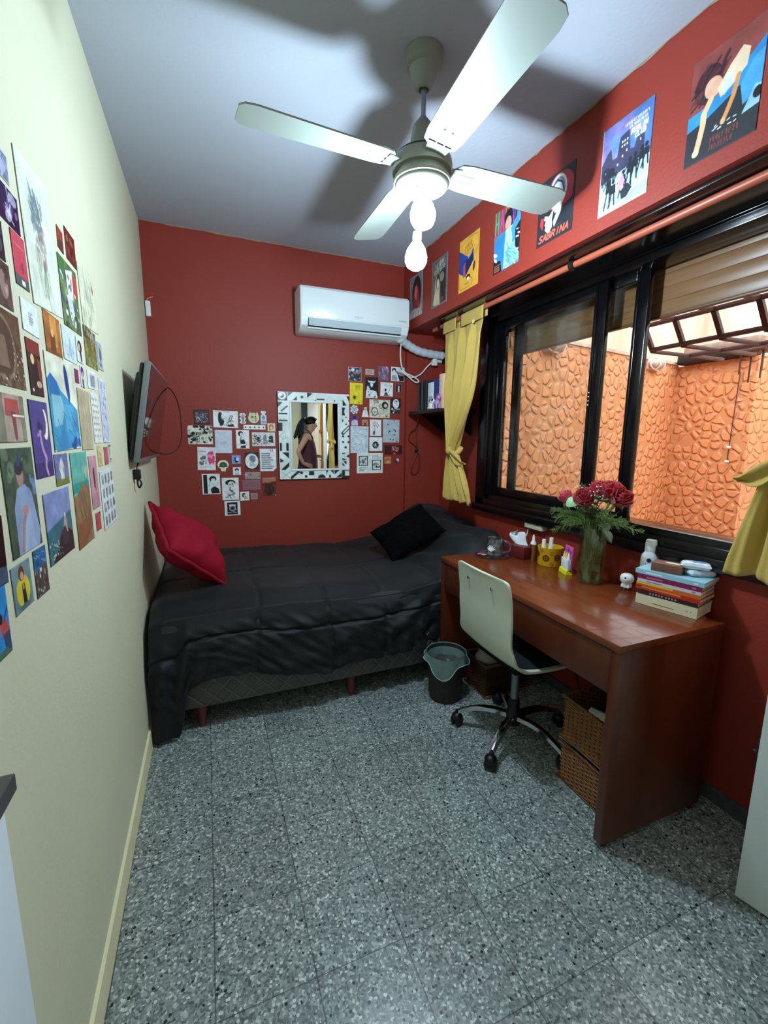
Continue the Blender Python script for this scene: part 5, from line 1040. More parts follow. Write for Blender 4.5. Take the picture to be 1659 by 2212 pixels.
def blade(ang, L=.612, pitch=-10):
    t = math.radians(ang)
    M = Matrix.Rotation(t, 4, 'Z') @ Matrix.Translation((0, 0, zf(2.335))) @ Matrix.Rotation(math.radians(pitch), 4, 'X')
    mb = MB(); top = []; 
    r0, r1 = .115, L
    outline = [(r0, -.03), (r0+.02, -.055), (r0+.06, -.062), (r1-.05, -.073), (r1-.015, -.066), (r1, -.045), (r1, .045), (r1-.015, .066), (r1-.05, .073), (r0+.06, .062), (r0+.02, .055), (r0, .03)]
    n = len(outline)
    vs = [M @ Vector((x, y, .0025)) for x, y in outline]+[M @ Vector((x, y, -.0025)) for x, y in outline]
    fs = [tuple(range(n)), tuple(range(2*n-1, n-1, -1))]+[(i, n+i, n+(i+1) % n, (i+1) % n) for i in range(n)]
    mb.add(vs, fs); o = obj('blade', mb, FB, fan, smooth=False)
    mb = MB()
    for yy in (-.014, .014): mb.tube([M @ Vector((.08, yy, -.003)), M @ Vector((.2, yy, -.0035))], .003, 6)
    mb.box((0, 0, 0), (.0001, .0001, .0001)); mb.v = mb.v[:-8]; mb.f = mb.f[:-6]; mb.mi = mb.mi[:-6]; mb.sm = mb.sm[:-6]
    vs = [M @ Vector(p) for p in ((.07, -.03, -.002), (.07, .03, -.002), (.14, .04, -.0045), (.14, -.04, -.0045), (.07, -.03, -.008), (.07, .03, -.008), (.14, .04, -.0065), (.14, -.04, -.0065))]
    mb.add(vs, [(0,1,2,3), (7,6,5,4), (0,4,5,1), (1,5,6,2), (2,6,7,3), (3,7,4,0)])
    obj('blade_iron', mb, FB, o)
for a, L in ((-177, .617), (-92.4, .648), (.6, .60), (89.5, .60)): blade(a, L)
# the two lit bulbs
def bulb(p, d, label, k, power):
    d = Vector(d).normalized(); q = Vector((0, 0, -1)).rotation_difference(d).to_matrix().to_4x4(); M = Matrix.Translation(p) @ q
    t = thing('light_bulb', label, 'bulb', p, 0, 'lit bulbs of the ceiling fan'); M2 = q
    mb = MB(); mb.lathe([(.0, .0), (.015, .0), (.016, -.02), (.014, -.03), (.0, -.03)], seg=20, M=M2); obj('socket', mb, mat('porcelain_socket', '#d9dcd6', .4), t)
    mb = MB(); mb.lathe([(.013, -.028), (.016*k, -.028-.008*k), (.026*k, -.028-.024*k), (.031*k, -.028-.042*k), (.030*k, -.028-.056*k), (.024*k, -.028-.068*k), (.013*k, -.028-.075*k), (0, -.028-.077*k)], seg=28, M=M2)
    obj('glass_globe', mb, mat('lit_bulb_glass_%d' % power, '#ffffff', .4, emit=('#d6eeff', power)), t)
bulb((FX+.004, FY+.006, 2.276), (.0, -.12, -1), 'upper lit white bulb right under the ceiling fan motor', 1.45, BULB_STRENGTH*.26)
bulb((FX-.008, FY+.012, 2.132), (-.04, .0, -1), 'lower lit white bulb hanging below the other fan bulb', 1.28, BULB_STRENGTH*.84)
# ================================================================ air conditioner
ac = thing('air_conditioner', 'white wall split air conditioner above the mirror', 'air conditioner', (1.34, D, 2.25))
ACW = mat('ac_white_plastic', '#e3ecee', .3)
x0, x1 = -.395, .39
pf = [(0, .145), (-.14, .150), (-.185, .142), (-.2, .125), (-.205, .0), (-.203, -.06), (-.185, -.105), (-.15, -.13), (-.08, -.142), (0, -.142)]
mb = MB(); mb.prism([(a, b) for a, b in pf], x0, x1, 0); b_ = obj('body', mb, ACW, ac, angle=30)
md = b_.modifiers.new('b', 'BEVEL'); md.width = .008; md.segments = 2; md.limit_method = 'ANGLE'; md.angle_limit = math.radians(60)
mb = MB(); mb.box((x0+.012, -.2075, -.055), (x1-.004, -.2035, .118), .0015); obj('front_panel', mb, ACW, ac)
mb = MB(); mb.prism([(-.2065, -.062), (-.2035, -.060), (-.187, -.103), (-.19, -.105)], x0+.055, x1-.06, 0); obj('louver', mb, mat('ac_louver', '#b9c8cf', .35), ac)
mb = MB(); mb.prism([(-.190, -.104), (-.186, -.102), (-.178, -.113), (-.182, -.115)], x0+.05, x1-.06, 0); mb.box((x0+.05, -.2055, -.112), (x0+.053, -.185, -.06)); obj('outlet_slot', mb, mat('ac_slot', '#15181a', .5), ac)
mb = MB(); mb.prism([(-.184, -.113), (-.178, -.111), (-.172, -.121), (-.178, -.122)], x0+.05, x1-.05, 0); obj('lip', mb, ACW, ac)
def text_obj(txt, size, M, m, parent, name='lettering', ext=.0006):
    cu = bpy.data.curves.new(name, 'FONT'); cu.body = txt; cu.size = size; cu.align_x = 'CENTER'; cu.align_y = 'CENTER'; cu.extrude = ext
    tmp = bpy.data.objects.new('tmp', cu); COL.objects.link(tmp)
    dg = bpy.context.evaluated_depsgraph_get(); me = bpy.data.meshes.new_from_object(tmp.evaluated_get(dg))
    bpy.data.objects.remove(tmp); me.materials.clear(); me.materials.append(m); me.transform(M)
    o = bpy.data.objects.new(name, me); link(o, parent); return o
MF = Matrix.Translation((0, -.2078, 0)) @ Matrix.Rotation(PI/2, 4, 'X')
text_obj('PHILCO', .017, Matrix.Translation((.005, 0, -.028)) @ MF, mat('pale_logo', '#a9b3b6', .4), ac)
text_obj('INVERTER', .0125, Matrix.Translation((.335, 0, -.02)) @ MF, mat('grey_logo', '#5d6a72', .4), ac)
# insulated pipe and power cable of the unit
pp = thing('pipe', 'white wrapped pipe running from the air conditioner into a dark hole in the red corner', 'pipe', (1.78, 3.1, 2.10))
mb = MB()
pts = catmull([(-.09, .0, .03), (-.02, .03, .0), (.08, .045, -.035), (.2, .05, -.05), (.30, .05, -.055)], 8)
mb.tube(pts, [.030+.002*math.sin(i*1.7) for i in range(len(pts))], 16); obj('insulation', mb, mat('pipe_wrap', '#c9d3d8', .6, bump=.3, bump_scale=60), pp)
mb = MB(); mb.lathe([(0, 0), (.05, 0), (.052, .012), (.036, .014), (.034, -.0)], M=Matrix.Translation((.315, .05, -.055)) @ Matrix.Rotation(-PI/2, 4, 'Y'), seg=24); obj('hole_collar', mb, mat('dark_hole', '#0e0d0d', .8), pp)
cb2 = thing('power_cable', 'white power cable looped in a knot below the air conditioner, ending in a wall socket', 'cable', (1.70, 3.1, 2.1))
WCAB = mat('white_cable', '#dfe3e3', .4)
cpts = [(.0, .0, .02), (.01, .04, -.07), (.03, .06, -.15), (.06, .07, -.19), (.12, .07, -.245), (.165, .07, -.265), (.18, .07, -.25), (.14, .07, -.225), (.07, .07, -.20), (.015, .07, -.175), (.0, .07, -.185), (.05, .07, -.2), (.12, .07, -.23), (.2, .075, -.2), (.25, .07, -.145), (.30, .065, -.10), (.345, .065, -.075)]
mb = MB(); mb.tube(catmull(cpts, 6), .0055, 8); obj('cord', mb, WCAB, cb2)
mb = MB(); mb.box((.285, .03, -.135), (.325, .07, -.085), .008); obj('plug', mb, mat('white_plug', '#e3e8e6', .35), cb2)
sk = thing('socket', 'white wall socket high in the red corner next to the yellow curtain', 'socket', (2.055, D-.035, 2.035))
mb = MB(); mb.box((-.035, -.03, -.04), (.035, .0, .04), .006); obj('cover', mb, mat('white_plug', '#e3e8e6'), sk)
# ================================================================ mirror with painted tile frame
mx = thing('mirror', 'wall mirror with a black and white patterned tile frame over the bed', 'mirror', (1.068, D, 1.416))
MW, MH = .524, .618
gx0, gx1, gz0, gz1 = -.168, .174, -.236, .238                # opening, local
mb = MB()
for a, b in (((-MW/2, -.022, gz1), (MW/2, 0, MH/2)), ((-MW/2, -.022, -MH/2), (MW/2, 0, gz0)), ((-MW/2, -.022, gz0), (gx0, 0, gz1)), ((gx1, -.022, gz0), (MW/2, 0, gz1))): mb.box(a, b)
obj('frame', mb, mat('mirror_frame_back', '#1a1b1c', .5), mx)
DK, WH = '#1d2f33', '#e3efec'
c = Cv(150, 176, WH, 200)
def zx(x): return (x-92)/1408
def zy(y): return (y-108)/1768
def zp(*a): return [(zx(a[i]), zy(a[i+1])) for i in range(0, len(a), 2)]
def rr(x0, y0, x1, y1, q=DK): c.r(zx(x0), zy(y0), zx(x1), zy(y1), q)
def dd(x, y, r, q=DK): c.e(zx(x), zy(y), r/1408, r/1768, q)
rr(92, 108, 275, 290); dd(180, 197, 72, WH); dd(172, 192, 46); dd(160, 182, 30, WH); dd(186, 200, 18); dd(226, 160, 16, WH)
for t in ((285,108,390,108,285,210), (350,297,460,190,460,297), (655,118,770,122,655,218), (735,315,826,245,826,315), (1358,210,1442,345,1358,348), (1440,150,1500,150,1500,290),
          (92,315,195,318,92,425), (150,1320,285,1320,285,1450), (112,1440,190,1495,112,1530), (285,1515,285,1605,200,1685,120,1675),
          (1008,1705,1055,1705,1012,1805), (1098,1705,1166,1705,1166,1785), (1055,1862,1085,1775,1122,1862), (1180,1705,1285,1705,1180,1795), (1210,1862,1332,1755,1332,1862),
          (1343,605,1378,655,1343,705), (1500,628,1468,660,1500,692), (1398,742,1430,705,1464,748), (1405,580,1430,605,1452,580), (1343,1335,1435,1335,1343,1372), (1422,1410,1500,1365,1500,1445), (1343,1438,1445,1485,1343,1492), (1185,225,1212,255,1185,290), (1250,345,1275,325,1300,345), (1330,255,1345,240,1345,285)): c.p(zp(*t), DK)
rr(838, 222, 1000, 252); rr(105, 528, 272, 562); rr(105, 668, 272, 698); rr(92, 725, 172, 892, '#3a4247'); rr(112, 1130, 155, 1292); rr(232, 1130, 282, 1292); rr(662, 1708, 768, 1802); rr(1335, 1700, 1500, 1876); rr(1402, 1722, 1490, 1828, WH)
rr(1343, 385, 1408, 552); dd(1452, 465, 62, WH); rr(1343, 1510, 1432, 1612); c.l(zp(1360, 1530, 1420, 1600), .02, WH)
dd(555, 205, 27); dd(515, 1745, 30); dd(605, 1822, 28); dd(920, 1862, 78); rr(830, 1864, 1000, 1880, WH)
for x in (1365, 1478):
    for y in (985, 1105): dd(x, y, 23)
dd(1416, 1217, 27); c.l(zp(330, 1832, 455, 1722), .035, DK); dd(330, 1840, 28); dd(458, 1725, 26); c.l(zp(160, 490, 272, 395), .018, DK); c.l(zp(1365, 920, 1492, 790), .05, DK); c.l(zp(1378, 908, 1480, 800), .02, WH)
c.l(zp(140, 1722, 290, 1850), .006, '#7f9496'); c.l(zp(290, 1722, 140, 1850), .006, '#7f9496'); c.ring(zx(1100), zy(240), 60/1408, 60/1768, .12, '#bfd3cf'); c.strokes(7, ['#a9bdbb'], zx(130), zy(930), zx(270), zy(1060), .07, .008)
fx0, fx1, fy0, fy1 = (gx0+MW/2)/MW, (gx1+MW/2)/MW, (MH/2-gz1)/MH, (MH/2-gz0)/MH
o = sheet('tile_border', 'B', 1.068, 1.416, MW, MH, c, 'x', 'x', None, 0, 0, attr_mat('glazed_tile', .2, .5), lambda x, y: ~((x > fx0-.01) & (x < fx1+.01) & (y > fy0-.01) & (y < fy1+.01)), (1.068, D-.0225, 1.416))
for k in ('label', 'category', 'group'):
    if k in o: del o[k]
mwm = o.matrix_world.copy(); o.parent = mx; o.matrix_basis = Matrix.Translation((-1.068, -D, -1.416)) @ mwm
MOLD = mat('white_moulding', '#dfe9ea', .35)
mb = MB(); w = .014
for a, b in (((gx0-w, -.030, gz1), (gx1+w, -.02, gz1+w)), ((gx0-w, -.030, gz0-w), (gx1+w, -.02, gz0)), ((gx0-w, -.030, gz0), (gx0, -.02, gz1)), ((gx1, -.030, gz0), (gx1+w, -.02, gz1))): mb.box(a, b, .003)
obj('inner_moulding', mb, MOLD, mx)
mb = MB(); mb.box((gx0-.004, -.021, gz0-.004), (gx1+.004, -.012, gz1+.004)); obj('mirror_glass', mb, mat('silvered_glass', '#eef2f0', .0, metal=1.), mx, smooth=False)
# ================================================================ television on a tilting bracket
tv = thing('television', 'black flat television tilted on a bracket on the cream wall, seen edge-on', 'television', (LX(2.5), 2.5, 1.5))
Mt = Matrix.Translation((.072, 0, .005)) @ Matrix.Rotation(math.radians(-1.), 4, 'Z') @ Matrix.Rotation(math.radians(10), 4, 'Y')
TVB = mat('tv_black_plastic', '#121413', .4); 
def tb(mb, a, b, bev=.0):
    k = len(mb.v); mb.box(a, b, bev); mb.v[k:] = [tuple(Mt @ Vector(p)) for p in mb.v[k:]]
mb = MB(); tb(mb, (-.012, -.36, -.215), (.012, .36, .215), .004); obj('screen_housing', mb, mat('tv_bezel_grey', '#6b6f6e', .35), tv)
mb = MB(); tb(mb, (-.045, -.33, -.18), (-.011, .33, .17), .018); tb(mb, (-.03, -.352, -.20), (-.010, .352, .205), .008); obj('back_cover', mb, TVB, tv)
mb = MB(); tb(mb, (.0115, -.345, -.195), (.0135, .345, .205)); obj('screen', mb, mat('tv_screen', '#050506', .06, coat=.5), tv)
mb = MB(); mb.box((0, -.08, -.1), (.01, .08, .1), .002); mb.box((.005, -.02, -.02), (.06, .02, .02), .004); obj('wall_bracket', mb, TVB, tv)
t = thing('cable', 'thin dark cable looping out past the television screen', 'cable', (.1, 2.84, 1.55))
mb = MB(); mb.tube(catmull([(-.02, .02, .10), (.02, .05, .14), (.06, .1, .11), (.085, .13, .03), (.09, .13, -.06), (.085, .13, -.16), (.06, .11, -.22), (.02, .08, -.245), (-.03, .05, -.24), (-.06, .02, -.2)], 8), .0035, 8); obj('cord', mb, mat('dark_red_cord', '#2b1412', .5), t)
t = thing('plug', 'black plug adapter stuck in the cream wall under the television', 'plug', (LX(2.25), 2.25, 1.235))
mb = MB(); mb.box((0, -.018, -.022), (.03, .018, .022), .005); obj('plug_body', mb, BPL, t)
mb = MB(); mb.tube(catmull([(.02, 0, -.02), (.03, 0, -.04), (.02, .0, -.06), (.015, .0, -.03), (.02, .03, .05), (.05, .1, .1)], 6), .004, 8); obj('cord', mb, BPL, t)
t = thing('junction_box', 'small white junction box high in the corner beside the red wall', 'junction box', (.022, D, 2.185))
mb = MB(); mb.box((0, -.025, -.045), (.028, 0, .045), .003); obj('cover', mb, mat('white_plug', '#e3e8e6'), t)
mb = MB(); mb.tube(catmull([(.005, -.012, .045), (.02, -.012, .062), (.045, -.006, .075)], 6), .0028, 6); obj('wire', mb, mat('salmon_wire', '#c98a7c', .5), t)
# ================================================================ corner shelf and what stands on it
sh = thing('shelf', 'black bracket shelf in the red corner behind the yellow curtain', 'shelf', (1.95, 2.94, 1.60))
BLK = mat('black_shelf_paint', '#121214', .45)
mb = MB(); mb.box((-.15, -.25, -.012), (.155, .23, .012), .002); obj('board', mb, BLK, sh)
for y in (-.18, .15):
    mb = MB(); mb.prism([(.155, -.012), (-.08, -.012), (-.06, -.03), (.155, -.17)], y-.008, y+.008, 1); obj('bracket', mb, BLK, sh)
def box_item(name, label, cat, loc, dims, m, rotz=0, group=None, bev=.002):
    mb = MB(); mb.box((-dims[0]/2, -dims[1]/2, 0), (dims[0]/2, dims[1]/2, dims[2]), bev)
    return tag(obj(name, mb, m, None, loc, (0, 0, rotz)), label, cat, group)
def book_upright(loc, w, th, h, col, label, name='book', group='books on the corner shelf', page='#d8d2c2'):
    t = thing(name, label, 'book', loc, 0, group)
    cm = mat('cover_'+col[1:], col, .4)
    mb = MB(); mb.box((-w/2, -th/2, 0), (-w/2+.002, th/2, h)); mb.box((-w/2, -th/2, 0), (w/2, -th/2+.0015, h)); mb.box((-w/2, th/2-.0015, 0), (w/2, th/2, h)); obj('cover', mb, cm, t)
    mb = MB(); mb.box((-w/2+.002, -th/2+.0015, .002), (w/2-.004, th/2-.0015, h-.003)); obj('pages', mb, mat('pages_'+page[1:], page, .8), t)
    return t
zt = 1.612
book_upright((1.90, 3.07, zt), .13, .022, .195, '#2f4a42', 'dark green book at the far end of the corner shelf')
book_upright((1.895, 3.043, zt), .13, .026, .205, '#15171a', 'black book, second from the far end of the corner shelf')
book_upright((1.90, 3.011, zt), .13, .03, .21, '#4a5150', 'dark grey book between two black ones on the corner shelf')
book_upright((1.90, 2.978, zt), .13, .028, .215, '#101214', 'tall black book, fourth from the far end of the corner shelf')
book_upright((1.90, 2.944, zt), .13, .032, .212, '#22303a', 'slate blue book directly left of the white box on the corner shelf')
book_upright((1.90, 2.815, zt), .13, .03, .205, '#2a3c78', 'deep blue book right of the white box on the corner shelf')
t = thing('box', 'white printed box standing among the dark books on the corner shelf', 'box', (1.885, 2.88, zt))
mb = MB(); mb.box((-.05, -.04, 0), (.05, .04, .19), .002); obj('carton', mb, mat('white_carton', '#cfdde6', .4), t)
mb = MB()
for k in range(5): mb.box((-.0512, -.03, .03+.014*k), (-.05, .03-.008*(k % 2), .037+.014*k))
obj('printed_lines', mb, mat('grey_print', '#7b93a2', .5), t)
t = thing('figurine', 'small white dog figurine at the front of the corner shelf', 'figurine', (1.83, 2.845, zt))
mb = MB(); mb.ball((0, 0, .03), (.022, .03, .028)); mb.ball((-.005, -.02, .055), (.02, .022, .02)); mb.ball((-.01, .0, .01), (.02, .035, .012)); obj('body', mb, mat('white_ceramic', '#e8e6e6', .25), t)
mb = MB(); mb.ball((-.024, -.02, .058), .004); mb.ball((-.016, -.034, .062), (.008, .006, .012)); mb.ball((-.016, -.004, .062), (.008, .006, .012)); obj('nose_and_ears', mb, mat('black_glaze', '#141414', .3), t)
t = thing('figurine', 'purple and pink horse figurine next to the white dog on the corner shelf', 'figurine', (1.828, 2.772, zt))
mb = MB(); mb.ball((0, 0, .04), (.02, .032, .022)); mb.ball((0, -.03, .075), (.014, .018, .016)); mb.tube([(0, -.015, .05), (0, -.026, .07)], .012)
for y in (-.02, .02):
    for x in (-.01, .01): mb.cyl((x, y, 0), (x, y, .035), .007)
obj('body', mb, mat('lilac_plastic', '#a98cc0', .35), t)
mb = MB(); mb.tube(catmull([(0, -.03, .095), (0, -.005, .09), (0, .0, .06)], 5), .008); mb.tube(catmull([(0, .03, .045), (0, .045, .03), (0, .04, .005)], 5), .007); obj('mane', mb, mat('pink_mane', '#c23c74', .4), t)
box_item('box', 'tall peach pack at the near end of the corner shelf', 'box', (1.885, 2.752, zt), (.07, .06, .235), mat('peach_carton', '#e9c3a6', .4))
t = thing('cable', 'brown cable hanging in loops below the corner shelf', 'cable', (1.84, 3.16, 1.58))
mb = MB(); mb.tube(catmull([(.0, -.1, .02), (.01, -.06, -.03), (.02, .0, -.09), (-.02, .02, -.13), (-.02, .03, -.19), (.02, .025, -.22), (.05, .02, -.26), (.03, .02, -.33), (.0, .025, -.42), (.02, .028, -.46), (.06, .025, -.43), (.07, .02, -.36), (.05, .015, -.27), (.03, .01, -.17), (.03, .0, -.08)], 7), .004, 8); obj('cord', mb, mat('brown_cord', '#5a2018', .5), t)
mb = MB(); mb.ball((.04, .02, -.265), (.016, .012, .014)); obj('cord_tie', mb, BPL, t)
# ================================================================ curtain rod and yellow curtains
rd = thing('curtain_rod', 'round brick-red wooden curtain rod under the beam', 'curtain rod', (1.872, 1.3, 2.166))
mb = MB(); mb.cyl((0, -2.3, 0), (0, 1.62, 0), .0135, seg=18); obj('rod', mb, mat('rod_red_wood', '#a8553d', .4, noise_amt=.08, noise_scale=8), rd)
for y in (.33, 1.52, -1.1):
    mb = MB(); mb.lathe([(.014, -.012), (.021, -.012), (.021, .012), (.014, .012)], M=Matrix.Translation((0, y, 0)) @ Matrix.Rotation(PI/2, 4, 'X'), seg=20); mb.box((-.005, y-.012, .01), (.012, y+.012, .032), .002); obj('bracket', mb, mat('black_bracket', '#141414', .4), rd)
MUST = mat('mustard_canvas', '#bfa250', .8, noise_amt=.05, noise_scale=10, bump=.25, bump_scale=350, sheen=.1)
def curtain(label, yc, wt, yk, zk, yb, wb, zb, seed, m=MUST, x0=1.872, ztop=2.188, name='curtain', tail=(-1, .13), group='mustard tied curtains'):
    t = thing(name, label, 'curtain', (x0, yc, ztop), 0, group)
    zh = ztop-.075
    def fn(u, v):
        z = lerp(zh, zb, v); tk = (zh-zk)/(zh-zb)
        s_ = u-.5
        if v < tk:
            q = v/tk; w = lerp(wt, .055, q**1.7*.6+.4*ss(.55, 1, q)); c_ = lerp(yc, yk, q**1.5)
        else:
            q = (v-tk)/(1-tk); w = lerp(.055, wb, q**.62); c_ = lerp(yk, yb, q)
        g = 1-w/wt
        fold = (.014+.05*g*(1-.6*g))*math.sin(s_*2*PI*(3.6)+seed+.7*math.sin(v*3+seed))+.008*math.sin(s_*2*PI*7.3+seed*2+v*4)
        fold *= ss(0, .10, v)*.8+.2
        if v >= tk: fold *= .5+.5*min(1, (v-tk)*5)
        return Vector((fold-.01*ss(0, .5, v)+.012*noise.noise(Vector((u*4, v*6, seed))), c_-yc-s_*w+.01*math.sin(v*9+seed)*g, z-ztop-.018*abs(math.sin(s_*9+seed))*ss(.97, 1., v)))
    mb = MB(); mb.grid(fn, 90, 110); cl = obj('cloth', mb, m, t, angle=89)
    md = cl.modifiers.new('t', 'SOLIDIFY'); md.thickness = .002
    # heading with tab loops round the rod
    for k, (a, b) in enumerate(((-.5, -.14), (-.02, .52)) if wt > .3 else ((-.5, .5),)):
        def fh(u, v, a=a, b=b):
            yy = -(lerp(a, b, u))*wt
            ang = lerp(-PI*.55, PI*1.45, v)
            if v < .2: return Vector((-.016, yy, lerp(-.085, -.022, v/.2)))
            if v > .8: return Vector((.016, yy, lerp(-.022, -.07, (v-.8)/.2)))
            q = (v-.2)/.6; an = PI-q*PI; return Vector((.0165*math.cos(an), yy, -.022+.0165*math.sin(an)*1.0))
        mb = MB(); mb.grid(fh, 10, 30); o = obj('tab', mb, m, t); md = o.modifiers.new('t', 'SOLIDIFY'); md.thickness = .002
    mb = MB(); mb.lathe([(0, 0), (.011, .001), (.011, .004), (0, .005)], M=Matrix.Translation((-.018, -.32*wt, -.085)) @ Matrix.Rotation(-PI/2, 4, 'Y'), seg=16); obj('button', mb, mat('bone_button', '#d9cfa4', .4), t)
    # knot and loose tail
    mb = MB(); kz = zk-ztop; ky = yk-yc
    pts = catmull([(-.035*math.cos(a), ky+.042*math.sin(a), kz+.018*math.sin(2*a)) for a in [2*PI*i/10 for i in range(10)]], 4, closed=True)
    mb.tube(pts, .017, 10, closed=True); mb.ball((-.045, ky, kz+.005), (.025, .028, .03)); kn = obj('tie_knot', mb, m, t, angle=89)
    def ft(u, v):
        w = .018+.05*math.sin(min(v*1.15, 1)*PI)
        p = Vector((-.05+.02*v, ky+tail[0]*tail[1]*v, kz-.07*v-.02*math.sin(v*3)))
        return p+Vector((.012*math.sin(u*5), 0, (u-.5)*w))
    mb = MB(); mb.grid(ft, 8, 16); o = obj('tie_tail', mb, m, t); md = o.modifiers.new('t', 'SOLIDIFY'); md.thickness = .003
    return t
curtain('mustard yellow curtain tied in a knot at the far end of the window', 2.53, .46, 2.575, 1.325, 2.52, .37, 1.005, .4, tail=(-1, .17))
curtain('mustard yellow curtain tied in a knot, cut by the right picture edge', .60, .34, .715, 1.36, .69, .35, 1.0, 2.2, tail=(1, .14))
curtain('orange curtain tied with a dark knot in the doorway, seen only in the mirror', -.36, .10, -.36, 1.50, -.38, .18, .5, 3.3, mat('orange_cloth', '#d98a3a', .8, noise_amt=.05), 2.03, 2.1, 'door_curtain', (1, .05), None)
# ================================================================ things on the desk
ZT = DH+.0005
t = thing('coaster', 'clear round glass coaster plate under the mug', 'coaster', (1.785, 1.995, ZT))
CLEAR = thin_glass('clear_glass', '#f6faf8', .8, .16)
TINT = thin_glass('smoky_glass', '#dcdfee', .6, .3, '#8b8ea6')
mb = MB(); mb.lathe([(0, 0), (.070, 0), (.092, .007), (.094, .010), (.090, .010), (.068, .004), (0, .004)], seg=48); obj('plate', mb, TINT, t)
mb = MB(); mb.ball((-.055, .035, .009), (.018, .012, .004)); obj('painted_flower', mb, mat('magenta_paint', '#c04a9a', .4), t); 
mb = MB(); mb.ball((-.045, .01, .009), (.015, .012, .004)); obj('painted_flower', mb, mat('amber_paint', '#e0a030', .4), t)
t = thing('mug', 'clear glass mug with a white leaf print on the glass coaster', 'mug', (1.795, 1.99, ZT+.0045))
mb = MB(); mb.lathe([(0, 0), (.041, 0), (.0425, .004), (.0425, .098), (.0415, .1), (.0395, .098), (.0395, .010), (0, .008)], seg=40); obj('glass_body', mb, CLEAR, t)
mb = MB(); mb.tube(catmull([(.035, -.022, .082), (.055, -.04, .085), (.068, -.052, .062), (.064, -.049, .032), (.037, -.024, .018)], 7), .0052, 10); obj('handle', mb, CLEAR, t)
mb = MB()
for k in range(7):
    a = -1.1+k*.37
    p0 = (-.15+PI+.52, .030); 
    pts = []
    for q in (0, .5, 1): 
        th = PI*1.12+.14+math.sin(a)*q*.62; zz = .03+math.cos(a)*q*.036
        pts.append((.0432*math.cos(th), .0432*math.sin(th), zz))
    mb.tube(pts, [.002, .0035, .001], 6)
obj('leaf_print', mb, mat('white_print', '#eef2f2', .5), t)
t = thing('tissue_box', 'dark red tissue box with a white tissue pulled out', 'tissue box', (1.945, 1.945, ZT), .15)
mb = MB(); mb.box((-.062, -.075, 0), (.062, .075, .068), .004); obj('box', mb, mat('maroon_card', '#5d1a1e', .4), t)
mb = MB()
def ftis(u, v):
    a = u*2*PI; r = .028*(1-v)**.6+.012*v+.012*math.sin(3*a+1)*(v); return Vector((r*.8*math.cos(a)-.01*v, r*1.7*math.sin(a)*(1+.3*v)+.022*math.sin(v*2), .066+.062*v*(1-.25*math.cos(2*a+.8)*v)))
mb.grid(ftis, 36, 14, wrap=True); obj('tissue', mb, mat('white_tissue', '#e9f0f4', .8), t)
t = thing('lighter_cup', 'small gold cylinder cup left of the yellow tin', 'cup', (1.955, 1.852, ZT))
mb = MB(); mb.lathe([(0, 0), (.022, 0), (.0225, .003), (.0225, .088), (.021, .088), (.021, .01), (0, .01)], seg=32); obj('gold_body', mb, mat('brushed_gold', '#b39a6c', .22, metal=1.), t)
t = thing('pump_bottle', 'tiny white nozzle bottle standing in the gold cup', 'bottle', (1.952, 1.856, ZT+.0105))
mb = MB(); mb.lathe([(0, 0), (.015, 0), (.015, .085), (.008, .095), (.006, .12), (.003, .128), (0, .128)], seg=20); obj('body', mb, mat('white_plug', '#e3e8e6'), t)
t = thing('tin', 'round yellow tin with dark ring pattern holding white tubes', 'tin', (1.975, 1.752, ZT))
YEL = mat('yellow_tin', '#d0a414', .3)
mb = MB(); mb.lathe([(0, 0), (.060, 0), (.061, .003), (.063, .094), (.064, .096), (.0605, .096), (.0585, .094), (.058, .006), (0, .006)], seg=48); obj('body', mb, YEL, t)
def on_cyl(R, th, z): return Matrix.Rotation(th, 4, 'Z') @ Matrix.Translation((R, 0, z)) @ Matrix.Rotation(PI/2, 4, 'Y')
for th, z, r in ((PI+.50, .045, .0165), (PI+1.42, .050, .0165), (PI-.35, .06, .015), (PI+.95, .072, .009), (PI+.95, .018, .009), (PI+.1, .08, .008), (PI+1.8, .02, .008)):
    mb = MB(); q = on_cyl(.0612+.018*z, th, z)
    big = r > .012
    mb.lathe([(r*.62, .0), (r*.62, .0022), (r, .0022), (r, .0)] if big else [(0, .0022), (r, .0022), (r, 0)], M=q, seg=20, cap=False)
    if big: mb.lathe([(0, .0025), (r*.32, .0025), (r*.32, 0)], M=q, seg=16)
    obj('ring_pattern', mb, mat('ring_maroon', '#5a1c14' if big else '#a8641a', .4) if big else mat('ring_brown', '#a06a14', .4), t)
for i, (dx, dy, hh, lab) in enumerate(((-.025, .022, .125, 'white tube with a cap in the yellow tin, left one'), (-.012, -.016, .14, 'white tube with a cap in the yellow tin, right one'))):
    s_ = thing('tube', lab, 'tube', (1.975+dx, 1.752+dy, ZT+.0065), 0, 'tubes in the yellow tin')
    mb = MB(); mb.lathe([(0, 0), (.012, 0), (.0125, hh*.7), (.012, hh*.72), (0, hh*.72)], seg=18); obj('body', mb, mat('cream_tube', '#dfe0cc', .4), s_)
    mb = MB(); mb.lathe([(.0105, hh*.72), (.010, hh), (0, hh)], seg=18); obj('cap', mb, mat('white_plug', '#e3e8e6'), s_)
t = thing('pen_set', 'pink, white and yellow upright pack of highlighters beside the vase', 'pen set', (1.945, 1.598, ZT), -.35)
mb = MB(); mb.box((.0, -.038, .002), (.008, .038, .135), .002); obj('pink_card', mb, mat('pink_card', '#d0589c', .4), t)
mb = MB(); mb.box((-.016, -.038, .022), (.0, .038, .075), .002); obj('white_sleeve', mb, mat('white_sleeve', '#e2e9f2', .4), t)
mb = MB(); mb.prism([(-.024, 0), (.008, 0), (.008, .006), (-.016, .024), (-.022, .02)], -.04, .04, 1); obj('yellow_base', mb, mat('fluorescent_yellow', '#e6e21c', .4), t)
